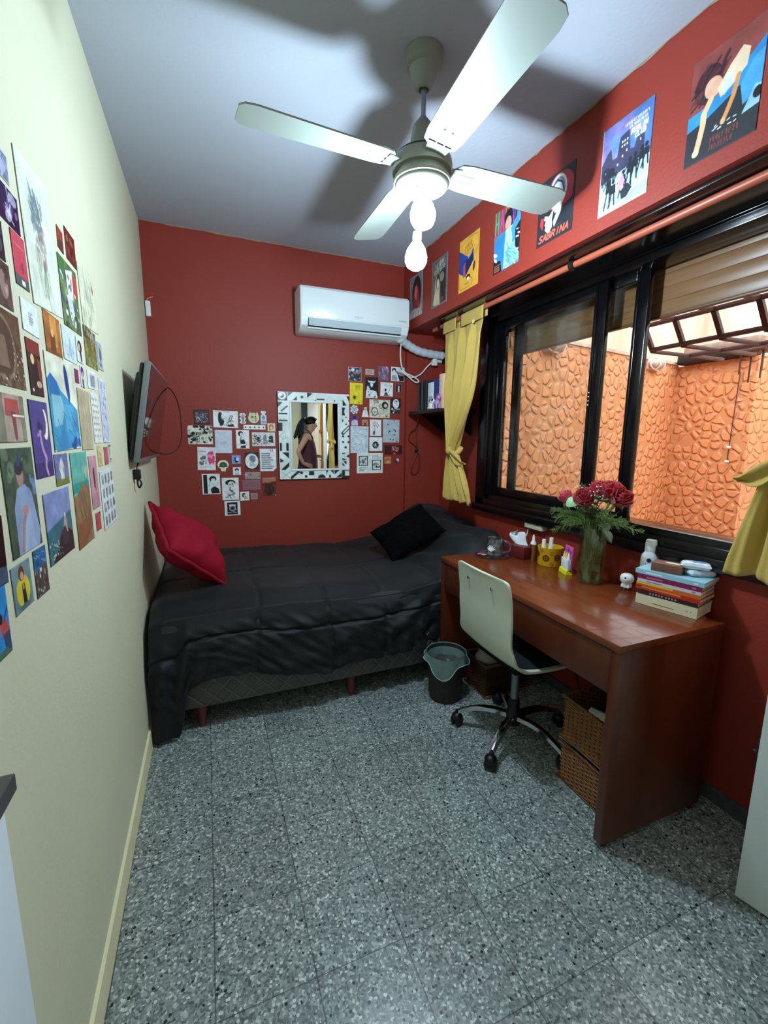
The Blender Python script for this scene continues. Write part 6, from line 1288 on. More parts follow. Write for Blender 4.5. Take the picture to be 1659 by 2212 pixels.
for y, q in ((-.024, '#e9eef4'), (-.002, '#e3c33c'), (.02, '#efc8a0')):
    mb = MB(); mb.lathe([(.0075, .03), (.0075, .088), (.004, .096), (.002, .108), (0, .108)], (-.008, y, 0), 14); obj('pen', mb, mat('pen_'+q[1:], q, .4), t)
mb = MB()
for y, z in ((-.02, .112), (.0, .12), (.022, .105)): mb.ball((-.001, y, z), (.002, .009, .011))
obj('card_print', mb, mat('violet_print', '#8f3aa0', .4), t)
# vase of roses
VX, VY = 1.935, 1.452
t = thing('vase', 'octagonal clear glass vase half full of water and stems', 'vase', (VX, VY, ZT))
mb = MB(); mb.lathe([(0, 0), (.052, 0), (.054, .004), (.058, .255), (.057, .258), (.0545, .255), (.050, .016), (0, .014)], seg=8); obj('glass_body', mb, thin_glass('vase_glass', '#f0f5e6', .8, .2, '#a9b58c'), t, smooth=False)
mb = MB(); mb.lathe([(0, .0145), (.0497, .0165), (.0527, .16), (0, .16)], seg=8); obj('water', mb, thin_glass('murky_water', '#e6edcc', .25, .45, '#8b9a55'), t, smooth=False)
ROSE = mat('red_rose_petal', '#a80a24', .55, noise_amt=.12, noise_scale=30, sheen=.2); PINK = mat('pink_rose_petal', '#c83a58', .55, noise_amt=.12, noise_scale=30)
STEM = mat('stem_green', '#4c6a2c', .5, noise_amt=.2, noise_scale=20); LEAF = mat('leaf_green', '#33521f', .5, noise_amt=.3, noise_scale=15); FERN = mat('fern_green', '#5d7a38', .6, noise_amt=.3, noise_scale=15)
def petal_rose(name, label, head, size, m, seed, tilt=(0, 0, 1), group='roses in the glass vase', openness=1.):
    rnd = random.Random(seed)
    t = thing(name, label, 'flower', (VX, VY, ZT), 0, group)
    hd = Vector(head); q = Vector((0, 0, 1)).rotation_difference(Vector(tilt).normalized()).to_matrix().to_4x4(); M = Matrix.Translation(hd) @ q
    mb = MB(); a = rnd.uniform(0, 6.28)
    base = Vector((.03*math.cos(a), .03*math.sin(a), .02)); rim = Vector((hd.x*.42, hd.y*.42, .26)); rim.x = max(-.045, min(.045, rim.x)); rim.y = max(-.045, min(.045, rim.y))
    end = M @ Vector((0, 0, -size*.5))
    pts = catmull([base, base.lerp(rim, .5)+Vector((0, 0, .0)), rim, rim.lerp(end, .5)+Vector((0, 0, .015)), end], 6)
    mb.tube(pts, .0032, 8); obj('stem', mb, STEM, t)
    mb = MB()
    for ringi, (n, r, h, op) in enumerate(((1, .20, .95, 0), (3, .34, .97, .05), (4, .56, .95, .10), (5, .80, .90, .18), (6, 1.02, .78, .3))):
        for k in range(n):
            th0 = 2*PI*k/n+ringi*.8+rnd.uniform(-.2, .2); span = (1.25 if n > 1 else 6.28)*(2*PI/max(n, 3))*.82
            def fp(u, v, th0=th0, span=span, r=r, h=h, op=op):
                th = th0+(u-.5)*span*(1 if n > 1 else 2.4); 
                rr_ = size*r*.5*(.35+.65*v**.7)+(size*.16*op*openness*max(0, v-.55)**1.2*2.4)
                edge = (1-abs(u*2-1)**3); zz = size*(-.42+v*h*(.80+.20*edge))-size*.30*op*openness*max(0, v-.62)**1.5*2
                rr_ += size*.012*math.sin(u*14+seed)*v
                return M @ Vector((rr_*math.cos(th), rr_*math.sin(th), zz))
            mb.grid(fp, 10, 9)
    o = obj('bloom', mb, m, t, angle=89); md = o.modifiers.new('t', 'SOLIDIFY'); md.thickness = .0012
    mb = MB()
    for k in range(5):
        th = 2*PI*k/5; pa = [Vector((size*.12*math.cos(th), size*.12*math.sin(th), -size*.42)), Vector((size*.42*math.cos(th), size*.42*math.sin(th), -size*.36)), Vector((size*.55*math.cos(th), size*.55*math.sin(th), -size*.52))]
        mb.tube([M @ p for p in pa], [.006, .006, .001], 6)
    mb.ball((0, 0, 0), 0.0001) if False else None
    mb.lathe([(.003, -size*.55), (size*.2, -size*.48), (size*.22, -size*.38), (0, -size*.36)], M=M, seg=14); obj('sepals', mb, STEM, t)
    return t
petal_rose('rose', 'open dark red rose facing forward, lowest in the middle of the vase', (-.03, .03, .385), .088, ROSE, 3, (-.75, -.25, .6))
petal_rose('rose', 'large dark red rose at the top of the bunch', (.02, -.055, .42), .095, ROSE, 5, (-.25, -.25, .95))
petal_rose('rose', 'dark red rose furthest right in the bunch', (-.005, -.125, .405), .085, ROSE, 8, (-.2, -.8, .6))
petal_rose('rose', 'dark red rose furthest back at the top left of the bunch', (.04, .025, .425), .08, ROSE, 11, (.1, .1, 1))
petal_rose('rosebud', 'pinkish rosebud furthest left in the vase', (-.02, .155, .375), .066, PINK, 14, (-.35, .5, .8), openness=.25)
def leafy(name, label, cat, seed, n, fn, m, group):
    t = thing(name, label, cat, (VX, VY, ZT), 0, group); fn(t, random.Random(seed), n, m); return t
def leaf_shape(mb, p, d, L, w, nrm):
    d = Vector(d).normalized(); s_ = d.cross(Vector(nrm)).normalized(); nn = s_.cross(d)
    vs = []; k = 6
    for i in range(k+1):
        q = i/k; ww = w*math.sin(PI*min(1, q*1.02+.02))**.8; c_ = p+d*L*q-nn*(.25*L*q*q)
        vs += [c_-s_*ww+nn*ww*.25, c_, c_+s_*ww+nn*ww*.25]
    fs = []
    for i in range(k): a = i*3; fs += [(a, a+1, a+4, a+3), (a+1, a+2, a+5, a+4)]
    mb.add(vs, fs)
def fern(t, rnd, n, m):
    a0 = t['a0']; el = t['el']; L = t['len']
    mb = MB(); st = Vector((.02*math.cos(a0), .02*math.sin(a0), .05)); rim = Vector((.046*math.cos(a0), .046*math.sin(a0), .262))
    end = rim+Vector((math.cos(a0)*L*math.cos(el), math.sin(a0)*L*math.cos(el), L*math.sin(el)))
    pts = catmull([st, rim, rim.lerp(end, .5)+Vector((0, 0, L*.14)), end], 8); mb.tube(pts, .0014, 5)
    K = len(pts)
    for i in range(9, K):
        for s_ in range(3):
            d = (pts[i]-pts[i-1]).normalized(); side = d.cross(Vector((rnd.uniform(-1, 1), rnd.uniform(-1, 1), rnd.uniform(-1, 1)))).normalized()
            l2 = L*.30*(1.15-(i-8)/(K-8)*.8)*rnd.uniform(.7, 1.2); e_ = pts[i]+(d*.75+side)*l2*.8
            mid = pts[i].lerp(e_, .55)+Vector((0, 0, .004)); mb.tube([pts[i], mid, e_], [.0011, .0009, .0005], 4)
            for q in range(5):
                b_ = pts[i].lerp(e_, .3+q*.16); dd_ = (d+side*rnd.uniform(-.8, 1)+Vector((0, 0, rnd.uniform(-.3, .3)))).normalized(); mb.tube([b_, b_+dd_*l2*.28], [.0008, .0004], 3)
    obj('frond', mb, m, t)
for i, (deg, el, L, lab) in enumerate(((95, .02, .17, 'feathery green frond reaching left and low from the vase'), (120, .35, .15, 'feathery green frond reaching left below the rosebud'), (100, .75, .16, 'feathery green frond rising between the rosebud and the roses'),
        (140, -.25, .13, 'feathery pale frond drooping at the left rim of the vase'), (80, 1.15, .18, 'feathery frond sticking up highest behind the roses'), (255, .35, .16, 'feathery green frond reaching right from the vase'), (285, .05, .15, 'feathery frond spreading right and low towards the window sill'), (235, .65, .15, 'feathery green frond under the rightmost rose'), (180, .25, .12, 'feathery green frond at the front of the vase'))):
    t = thing('fern_frond', lab, 'foliage', (VX, VY, ZT), 0, 'fern fronds in the vase'); t['a0'] = math.radians(deg); t['el'] = el; t['len'] = L
    fern(t, random.Random(20+i), 0, FERN)
    for k in ('a0', 'el', 'len'): del t[k]
for i, (deg, z, L, w, pit, lab) in enumerate(((170, .268, .085, .026, .25, 'dark rose leaf folded over the front rim of the vase'), (245, .285, .10, .03, .1, 'broad dark rose leaf at the right of the vase'), (265, .262, .085, .026, -.45, 'pale-edged rose leaf drooping over the right rim'), (130, .29, .09, .024, .5, 'dark rose leaf on the left of the vase'), (205, .30, .10, .028, .7, 'dark rose leaf under the front rose'), (100, .30, .08, .02, .9, 'dark narrow rose leaf behind the front rose'))):
    a = math.radians(deg); t = thing('rose_leaf', lab, 'leaf', (VX, VY, ZT), 0, 'rose leaves in the vase')
    mb = MB(); p = Vector((.042*math.cos(a), .042*math.sin(a), z)); d = Vector((math.cos(a)*math.cos(pit), math.sin(a)*math.cos(pit), math.sin(pit)))
    leaf_shape(mb, p, d, L, w, (0, 0, 1)); o = obj('blade', mb, LEAF, t); md = o.modifiers.new('t', 'SOLIDIFY'); md.thickness = .001
    mb = MB(); mb.tube([Vector((.01*math.cos(a), .01*math.sin(a), z-.12)), p.lerp(Vector((0, 0, z-.03)), .3), p], .0018, 6); obj('stalk', mb, STEM, t)
t = thing('eucalyptus_sprig', 'pale mint green cupped leaf sprig between the rosebud and front rose', 'leaf', (VX, VY, ZT))
mb = MB(); M = Matrix.Translation((-.035, .10, .365)) @ Matrix.Rotation(-.4, 4, 'Y')
mb.lathe([(0, .022), (.018, .018), (.029, .004), (.034, -.012), (.030, -.010), (.02, .008), (0, .014)], M=M, seg=18); obj('leaf_cup', mb, mat('mint_leaf', '#9cc79a', .5), t)
mb = MB(); mb.tube(catmull([(.0, .02, .08), (-.01, .04, .25), (-.035, .10, .37)], 6), .002, 6); obj('stalk', mb, STEM, t)
t = thing('baby_breath', 'spray of tiny white filler flowers between the roses', 'flower', (VX, VY, ZT)); rnd = random.Random(5)
mbs = MB(); mbf = MB()
for k in range(70):
    p = Vector((rnd.uniform(-.06, .01), rnd.uniform(-.07, .075), .40+rnd.uniform(-.06, .05))); b_ = Vector((0, .01, .27)); mbs.tube([b_, b_.lerp(p, .6)+Vector((0, 0, .01)), p], .0005, 3); mbf.ball(p, rnd.uniform(.0018, .0034), 6, 4)
st = obj('stems', mbs, STEM, t); fo = obj('flowerlets', mbf, mat('white_filler_flower', '#ece8e4', .7), t); fo['kind'] = 'stuff'; st['kind'] = 'stuff'
# plug adapter
t = thing('plug_adapter', 'white bulbous plug adapter lying between vase and spray bottle', 'plug adapter', (2.005, 1.315, ZT), .3)
WP = mat('white_plug', '#e3e8e6')
mb = MB(); mb.lathe([(0, .074), (.014, .073), (.024, .066), (.028, .054), (.027, .044), (.022, .036), (.019, .03), (.018, .022), (.016, .012), (0, .012)], seg=30); obj('body', mb, WP, t)
mb = MB(); mb.box((-.016, -.018, .012), (.016, .018, .026), .003); obj('foot_block', mb, WP, t)
for y in (-.007, .007):
    mb = MB(); mb.box((-.002, y-.002, 0), (.002, y+.002, .013)); obj('pin', mb, METAL, t)
mb = MB(); mb.ball((-.025, -.003, .058), (.003, .0045, .0045)); obj('sensor_eye', mb, BPL, t)
# spray bottle
t = thing('spray_bottle', 'white deodorant spray can with blue 3 behind the book stack', 'bottle', (2.062, 1.262, ZT))
mb = MB(); mb.lathe([(0, 0), (.032, 0), (.034, .004), (.034, .150), (.031, .165), (.022, .178), (.0215, .182), (0, .182)], seg=36); obj('can', mb, mat('white_can', '#dfe8ee', .3), t)
mb = MB(); mb.lathe([(.0215, .182), (.0225, .184), (.0215, .225), (.019, .232), (0, .232)], seg=30); obj('cap', mb, WP, t)
BLUE = mat('blue_print', '#2a6fb0', .4); NAVY = mat('navy_print', '#24364c', .4)
th = PI+.55
def can_text(s_, size, z, m, dth=0): text_obj(s_, size, Matrix.Rotation(th+dth, 4, 'Z') @ Matrix.Translation((.0345, 0, z)) @ Matrix.Rotation(PI/2, 4, 'Z') @ Matrix.Rotation(PI/2, 4, 'X'), m, t)
can_text('3', .055, .095, BLUE, .15)
mb = MB(); mb.lathe([(.0055, 0), (.0055, .001), (.009, .001), (.009, 0)], M=on_cyl(.034, th, .148), seg=24); obj('round_logo', mb, NAVY, t)
mb = MB(); mb.box((-.013, -.0004, -.002), (.013, .0006, .002)); mb.v = [tuple(Matrix.Rotation(th, 4, 'Z') @ Matrix.Translation((.0342, 0, .130)) @ Matrix.Rotation(PI/2, 4, 'Z') @ Vector(p)) for p in mb.v]; obj('brand_line', mb, NAVY, t)
# stack of books
bx, by = 2.005, 1.105
sp = math.atan2(1.003-1.205, 1.955-1.905)            # spine direction
z = ZT
BK = [('#d9cfae', '#e3dcc0', .042, .215, .145, .0, 'thick cream paperback at the bottom of the stack', None),
      ('#2d2424', '#cbbfa6', .017, .208, .143, .02, 'black book with grey lettering on the spine, second from the bottom', '#8f8a86'),
      ('#b8291f', '#d2c6aa', .016, .225, .142, -.02, 'red book with a dark label end, third from the bottom', '#e0723a'),
      ('#c8641c', '#d2c6aa', .015, .222, .142, .01, 'orange and yellow spined book, in the middle of the stack', '#e6b42c'),
      ('#c9c4cc', '#ddd6c6', .013, .218, .150, .03, 'pale spined book under the maroon one', '#6f86b8'),
      ('#7d1c4c', '#cfc6b2', .019, .222, .165, .02, 'maroon book, second from the top of the stack', '#c85a8a'),
      ('#8fc0d0', '#d5cdb9', .017, .238, .170, .0, 'light blue book on top of the stack', '#d3e8ee')]
for i, (col, pg, thk, L, W, rz, lab, stripe) in enumerate(BK):
    t = thing('book', lab, 'book', (bx, by, z+.0003), sp+rz, 'books stacked on the desk')
    # local x along the spine, local +y = away from the spine
    y0 = -.072; yo = y0 if sp < 0 else y0
    mb = MB(); mb.box((-L/2, yo, 0), (L/2, yo+W, .0015)); mb.box((-L/2, yo, thk-.0015), (L/2, yo+W, thk)); mb.box((-L/2, yo-.001, 0), (L/2, yo+.0015, thk)); obj('cover', mb, mat('stack_'+col[1:], col, .35), t)
    mb = MB(); mb.box((-L/2+.002, yo+.0015, .0015), (L/2-.002, yo+W-.003, thk-.0015)); obj('pages', mb, mat('pages_'+pg[1:], pg, .85), t)
    mb = MB(); rnd = random.Random(i)
    if stripe:
        sm = mat('stripe_'+stripe[1:], stripe, .4)
        if i in (1,):
            x = -.06
            for k in range(9): mb.box((x, yo-.0016, thk*.3), (x+.006, yo-.001, thk*.72)); x += .0105+.004*(k in (4,))
        elif i == 3: mb.box((-L/2, yo-.0016, thk*.45), (.02, yo-.001, thk*.98))
        elif i == 2: mb.box((-.09, yo-.0016, thk*.5), (.05, yo-.001, thk*.95))
        else:
            mb.box((-L*.34, yo-.0016, thk*.3), (-.02, yo-.001, thk*.6)); mb.box((L*.36, yo-.0016, thk*.3), (L*.42, yo-.001, thk*.65))
        obj('spine_print', mb, sm, t)
    else:
        mb.box((-.045, yo-.0016, thk*.3), (.03, yo-.001, thk*.36)); mb.box((.07, yo-.0016, thk*.5), (.078, yo-.001, thk*.56)); mb.box((.085, yo-.0016, thk*.5), (.09, yo-.001, thk*.56)); obj('spine_print', mb, mat('spine_brown', '#7a6a48', .5), t)
    z += thk+.0003
zs = z
t = thing('box', 'brown printed cardboard box lying on the light blue book', 'box', (1.985, 1.125, zs), sp+.12)
mb = MB(); mb.box((-.052, -.034, 0), (.052, .034, .034), .002); obj('carton', mb, mat('brown_carton', '#6d4534', .5, noise_amt=.15, noise_scale=30), t)
mb = MB(); mb.ball((.015, .004, .034), (.03, .012, .0015), 20, 6); obj('oval_print', mb, mat('cream_print', '#d8c3a0', .5), t)
PLW = mat('tissue_pack_film', '#cfdbe6', .25, noise_amt=.12, noise_scale=30, coat=.3)
for k, (x, y, dz, rz, lab) in enumerate(((2.045, 1.045, .0, sp+.9, 'white tissue packet at the bottom, lying on the light blue book'), (2.03, 1.052, .027, sp+.35, 'white and blue tissue packet lying on top of another packet'))):
    t = thing('tissue_pack', lab, 'tissue pack', (x, y, zs+dz), rz, 'tissue packets on the books')
    mb = MB()
    def fpk(u, v, s_=1): return Vector(((u-.5)*.098, (v-.5)*.056, 0))
    for s_ in (1, -1):
        def f2(u, v, s_=s_):
            a, b = u*2-1, v*2-1; k2 = max(0, (1-a**6)*(1-b**6)); return Vector((a*.049, b*.028, .013+s_*(.0125*k2**.4)+.0025*noise.noise(Vector((a*4, b*4, k+s_)))*k2))
        mb.grid(f2, 18, 12)
    obj('wrapper', mb, PLW, t)
    mb = MB(); mb.box((-.012, -.012, .0255), (.03, .010, .0268), .0005); obj('blue_label', mb, mat('pack_blue', '#6f8fc0', .4), t)
# wall box with handwriting, and its little cable
t = thing('wall_box', 'small white box with a scribbled label screwed to the red wall above the desk', 'wall box', (WW, 2.005, .916))
mb = MB(); mb.box((-.04, -.075, -.028), (0, .075, .03), .004); obj('cover', mb, mat('ivory_box', '#c9c8b0', .45), t)
mb = MB(); rnd = random.Random(3)
for y in (.045, .03, .015, -.012, -.026, -.04):
    for k in range(2): mb.tube([(-.0405, y+rnd.uniform(-.005, .005), rnd.uniform(-.008, .0)), (-.0405, y+rnd.uniform(-.006, .006), rnd.uniform(.002, .01))], .0012, 4)
obj('scribble', mb, NAVY, t)
mb = MB(); mb.tube(catmull([(-.02, .06, -.028), (-.03, .058, -.07), (-.06, .045, -.1), (-.05, .04, -.135), (-.02, .02, -.158)], 6), .0028, 8); obj('cord', mb, WCAB, t)
# ================================================================ under the desk
WICK = mat('brown_wicker', '#8a5a30', .55, noise_amt=.3, noise_scale=50); WICKD = mat('dark_wicker', '#4a2c18', .6, noise_amt=.3, noise_scale=40)
def basket(label, loc, w, d, h, m, name='wicker_basket', group=None):
    t = thing(name, label, 'basket', loc, 0, group)
    mb = MB(); rows = max(6, int(h/.0085)); per = 2*(w+d); n = int(per/.006); cols = n
    def path(s_):
        s_ %= per
        if s_ < d: return (-w/2, -d/2+s_), (-1, 0)
        s_ -= d
        if s_ < w: return (-w/2+s_, d/2), (0, 1)
        s_ -= w
        if s_ < d: return (w/2, d/2-s_), (1, 0)
        s_ -= d; return (w/2-s_, -d/2), (0, -1)
    for r_ in range(rows):
        z0 = (r_+.5)*h/rows; pts = []; K = int(per/.011)//2*2
        for k in range(K):
            p, nn = path(per*k/K); off = .0022*math.cos(PI*k*.5+PI*r_)*1.0
            pts.append((p[0]+nn[0]*off, p[1]+nn[1]*off, z0+.0006*math.sin(k*1.3+r_)))
        mb.tube(pts, .0036, 5, closed=True)
    obj('weave', mb, m, t)
    mb = MB(); K = int(per/.022)
    for k in range(K):
        p, nn = path(per*k/K); mb.tube([(p[0], p[1], .0), (p[0], p[1], h)], .0026, 5)
    obj('stakes', mb, WICKD, t)
    for z in (.006, h-.004):
        mb = MB(); e = .006; mb.tube([(-w/2-e, -d/2-e, z), (-w/2-e, d/2+e, z), (w/2+e, d/2+e, z), (w/2+e, -d/2-e, z)], .0085, 8, closed=True); obj('rim', mb, mat('rim_cane', '#7f5a34', .5), t)
    mb = MB(); mb.box((-w/2, -d/2, .004), (w/2, d/2, .010)); obj('bottom', mb, WICKD, t)
    return t
basket('brown wicker box basket on the floor under the near end of the desk', (1.80, 1.122, .0), .33, .246, .172, WICK, group='stacked wicker baskets')
basket('brown wicker box basket stacked on top of another, with a white roll in it', (1.80, 1.122, .184), .33, .246, .19, WICK, group='stacked wicker baskets')
t = thing('roll', 'white roll lying in the upper wicker basket', 'roll', (1.70, 1.13, .33))
mb = MB(); mb.lathe([(.008, -.04), (.024, -.04), (.025, .04), (.008, .04)], M=Matrix.Rotation(PI/2, 4, 'X') @ Matrix.Rotation(.3, 4, 'Y'), seg=24); obj('paper', mb, mat('white_roll', '#d7d8d2', .7), t)
t = thing('cloth', 'dark cloth bundle filling the upper wicker basket', 'cloth', (1.83, 1.12, .2))
mb = MB(); mb.grid(lambda u, v: Vector(((u-.5)*.22, (v-.5)*.21, .10+.03*noise.noise(Vector((u*5, v*5, 3)))+.04*math.sin(u*3)*math.sin(v*3))), 24, 24); mb.grid(lambda u, v: Vector(((u-.5)*.22, (v-.5)*.21, .0)), 2, 2); obj('fabric', mb, mat('dark_cloth', '#1a1b1a', .9), t)
basket('small dark wicker basket behind the bin at the far end under the desk', (1.80, 1.93, 0), .26, .19, .19, WICKD)
t = thing('bag', 'pale crumpled bag lying in the small dark basket under the desk', 'bag', (1.77, 1.92, .15))
mb = MB(); mb.ball((0, 0, .05), (.1, .075, .055), 24, 14); mb.v = [tuple(Vector(p)*(1+.18*noise.noise(Vector(p)*18))) for p in mb.v]; obj('crumpled_film', mb, mat('pale_bag', '#8f8d82', .6), t)
t = thing('waste_bin', 'dark brown round waste bin by the left end of the desk', 'bin', (1.478, 1.94, 0))
mb = MB(); mb.lathe([(0, .0), (.082, .0), (.086, .004), (.106, .262), (.103, .262), (.083, .008), (0, .008)], seg=40)
BINM = mat('dark_bin_weave', '#2b2320', .6, noise_amt=.5, noise_scale=18, stretch=(6, 6, .6), bump=.3, bump_scale=80); obj('bucket', mb, BINM, t)
t2 = thing('bin_liner', 'translucent pale plastic bag folded over the rim of the bin', 'plastic bag', (1.478, 1.94, .262))
FILM = mat('clear_film', '#9fc4bd', .3, alpha=.38, spec=.6)
def fl(u, v):
    a = u*2*PI; drop = .03+.085*math.exp(-((math.atan2(math.sin(a-4.05), math.cos(a-4.05)))/.55)**2)+.03*math.exp(-((math.atan2(math.sin(a-5.6), math.cos(a-5.6)))/.35)**2)
    if v < .3: q = v/.3; return Vector((lerp(.088, .1075, q)*math.cos(a), lerp(.088, .1075, q)*math.sin(a), lerp(-.07, .005, q)))
    q = (v-.3)/.7; r = .109+.012*q+.006*math.sin(a*9)*q; return Vector((r*math.cos(a), r*math.sin(a), .005-drop*q))
mb = MB(); mb.grid(fl, 72, 18, wrap=True); obj('film_collar', mb, FILM, t2)
mb = MB(); pts = [fl(i/72, 1.) for i in range(72)]; mb.tube(pts, .0022, 5, closed=True); obj('hem', mb, mat('film_hem', '#a9cfc8', .4, alpha=.85), t2)
mb = MB(); mb.grid(lambda u, v: Vector(((.088*v)*math.cos(u*2*PI), (.088*v)*math.sin(u*2*PI), -.06-.03*(1-v)+.01*noise.noise(Vector((u*9, v*7, 2))))), 48, 10, wrap=True); obj('film_inside', mb, mat('dark_film', '#4a4a48', .35, noise_amt=.5, noise_scale=25), t2)
# power strip cables under the desk
t = thing('cable', 'black cable drooping against the wall under the desk', 'cable', (2.04, 1.5, .3))
mb = MB(); mb.tube(catmull([(.03, .2, .1), (.02, .1, -.1), (.0, .0, -.25), (-.06, -.1, -.292), (-.05, -.2, -.292), (.02, -.22, -.1), (.04, -.2, .1)], 8), .004, 8); obj('cord', mb, BPL, t)
# ================================================================ the person seen in the mirror
px, py = 1.725, -.22
per = thing('person', 'person in a maroon tank top with dark ponytail and hand on hip', 'person', (px, py, 0))
SKIN = mat('skin', '#b98a70', .5, noise_amt=.05, noise_scale=15); HAIR = mat('dark_hair', '#060404', .5, spec=.25, bump=.3, bump_scale=120, stretch=(1, 1, .2)); TOP = mat('maroon_jersey', '#4a1e2c', .75, noise_amt=.06, noise_scale=8); PANT = mat('dark_green_trousers', '#1c2622', .8)
V = []; R = []; Ed = []
def j(p, r, parent=None):
    V.append(p); R.append(r if isinstance(r, tuple) else (r, r)); k = len(V)-1
    if parent is not None: Ed.append((parent, k))
    return k
pel = j((0, 0, .97), (.12, .145)); sp1 = j((.012, 0, 1.10), (.105, .125), pel); sp2 = j((.012, 0, 1.25), (.105, .13), sp1); ch_ = j((.0, 0, 1.37), (.10, .13), sp2)
nb = j((-.005, 0, 1.455), (.05, .065), ch_); nk = j((.018, 0, 1.51), (.046, .046), nb); hd = j((.045, 0, 1.585), (.088, .072), nk); ht = j((.035, 0, 1.655), (.085, .072), hd); hc = j((.028, 0, 1.70), (.05, .05), ht)
for s_ in (1, -1):
    hip = j((.0, s_*.085, .90), .088, pel); kn = j((.02, s_*.09, .50), .055, hip); an = j((-.01, s_*.09, .09), .036, kn); toe = j((.13, s_*.10, .03), (.03, .038), an)
shl = j((-.012, .155, 1.44), (.052, .052), ch_); ell = j((-.17, .235, 1.20), (.036, .036), shl); wrl = j((-.085, .205, 1.035), (.023, .026), ell); pl = j((-.04, .188, 1.01), (.02, .036), wrl)
shr = j((.0, -.155, 1.44), (.052, .052), ch_); elr = j((.06, -.22, 1.16), (.036, .036), shr); wrr = j((.26, -.20, 1.12), (.024, .026), elr); prr = j((.32, -.195, 1.125), (.02, .034), wrr)
for base, sgn, fw_ in ((pl, 1, 0), (prr, -1, 1)):
    b = Vector(V[base])
    for k in range(4):
        if fw_: a1 = b+Vector((.045, (k-1.5)*.019, .0)); a2 = a1+Vector((.03, 0, -.012)); a3 = a2+Vector((.02, 0, -.018))
        else: a1 = b+Vector((.042+.004*k, -.002*k, .022-k*.018)); a2 = a1+Vector((.032, -.008, -.012)); a3 = a2+Vector((.018, -.016, -.010))
        i1 = j(tuple(a1), .0085, base); i2 = j(tuple(a2), .008, i1); j(tuple(a3), .0065, i2)
    a1 = b+(Vector((.01, -.012, .03)) if not fw_ else Vector((.0, .03, .015))); a2 = a1+(Vector((-.02, -.05, .005)) if not fw_ else Vector((.035, .012, .004)))
    i1 = j(tuple(a1), .0095, base); j(tuple(a2), .008, i1)
HX = .05
for k_, w_ in ((nb, .2), (nk, .7), (hd, 1), (ht, 1), (hc, 1)): V[k_] = (V[k_][0]+HX*w_, V[k_][1], V[k_][2]-.012*w_)
me = bpy.data.meshes.new('body'); me.from_pydata(V, Ed, []); me.update()
body = bpy.data.objects.new('body', me); link(body, per); me.materials.append(SKIN)
sk_ = body.modifiers.new('skin', 'SKIN'); sk_.use_smooth_shade = True
for i, sv in enumerate(me.skin_vertices[0].data): sv.radius = R[i]; sv.use_root = (i == 0)
sb_ = body.modifiers.new('sub', 'SUBSURF'); sb_.levels = 2; sb_.render_levels = 2
# turn the body into one plain mesh and shape the face: nose, brow, lips, chin, ears
dg = bpy.context.evaluated_depsgraph_get(); bm_ = bpy.data.meshes.new_from_object(body.evaluated_get(dg)); body.modifiers.clear(); body.data = bm_
bm_.materials.clear(); bm_.materials.append(SKIN); bm_.polygons.foreach_set('use_smooth', [True]*len(bm_.polygons))
bmh = bmesh.new(); bmh.from_mesh(bm_)
hv = [f for f in bmh.faces if f.calc_center_median().z > 1.50]
bmesh.ops.subdivide_edges(bmh, edges=list({e for f in hv for e in f.edges}), cuts=3, use_grid_fill=True, smooth=.6)
for v in bmh.verts:
    if v.co.z > 1.495 and v.co.x > .09:
        y, z = v.co.y, v.co.z+.012
        def bump(cy, cz, sy, sz): return math.exp(-((y-cy)/sy)**2-((z-cz)/sz)**2)
        v.co.x += .030*bump(0, 1.588, .011, .016)+.014*bump(0, 1.608, .008, .018)-.008*(bump(.026, 1.612, .014, .011)+bump(-.026, 1.612, .014, .011))+.006*bump(0, 1.630, .04, .010)+.010*bump(0, 1.562, .02, .006)+.009*bump(0, 1.550, .018, .005)+.014*bump(0, 1.532, .02, .012)
bmesh.ops.recalc_face_normals(bmh, faces=bmh.faces[:]); bmh.to_mesh(bm_); bmh.free(); bm_.polygons.foreach_set('use_smooth', [True]*len(bm_.polygons))
for s_ in (1, -1):
    mb = MB(); mb.ball((.112, s_*.027, 1.611), (.009, .011, .008), 12, 8); obj('eye', mb, mat('eye_white', '#cfc6bf', .2), per)
    mb = MB(); mb.tube([(.118, s_*.012, 1.629), (.118, s_*.03, 1.633), (.106, s_*.045, 1.628)], .0025, 6); obj('eyebrow', mb, HAIR, per)
    mb = MB(); mb.tube(catmull([(.03, s_*.072, 1.58), (.02, s_*.082, 1.60), (.03, s_*.082, 1.622), (.045, s_*.075, 1.612)], 5), .007, 8); obj('ear', mb, SKIN, per)
mb = MB(); mb.tube([(.123, -.02, 1.556), (.131, 0, 1.557), (.123, .02, 1.556)], [.002, .005, .002], 8); obj('lips', mb, mat('lip', '#8c4a45', .4), per)
mb = MB()
def hair_fn(u, v):
    a = u*2*PI; ph = v*PI*.62
    x = -.092*math.sin(ph)*math.cos(a); y = .081*math.sin(ph)*math.sin(a); z = .085*math.cos(ph)
    front = ss(.2, 1, -math.cos(a))
    return Vector((.026+x+.01, y, 1.652+z*1.0+front*.072*ss(.4, 1, v)))
mb.grid(hair_fn, 40, 20, wrap=True); obj('hair', mb, HAIR, per)
mb = MB(); rnd = random.Random(2)
for k in range(26):
    dx, dy = rnd.uniform(-.02, .02), rnd.uniform(-.025, .025)
    mb.tube(catmull([(-.03+dx*.4, dy*.5, 1.685), (-.08+dx, dy, 1.69+rnd.uniform(-.015, .015)), (-.125+dx*1.5, dy*1.6, 1.62), (-.15+dx*2, dy*1.8, 1.53), (-.175+dx*2.6, dy*1.7+rnd.uniform(-.01, .01), 1.43+rnd.uniform(-.04, .03))], 6), [.010]*6+[.014]*12+[.012]*6+[.0015], 6)
pt = obj('ponytail', mb, HAIR, per)
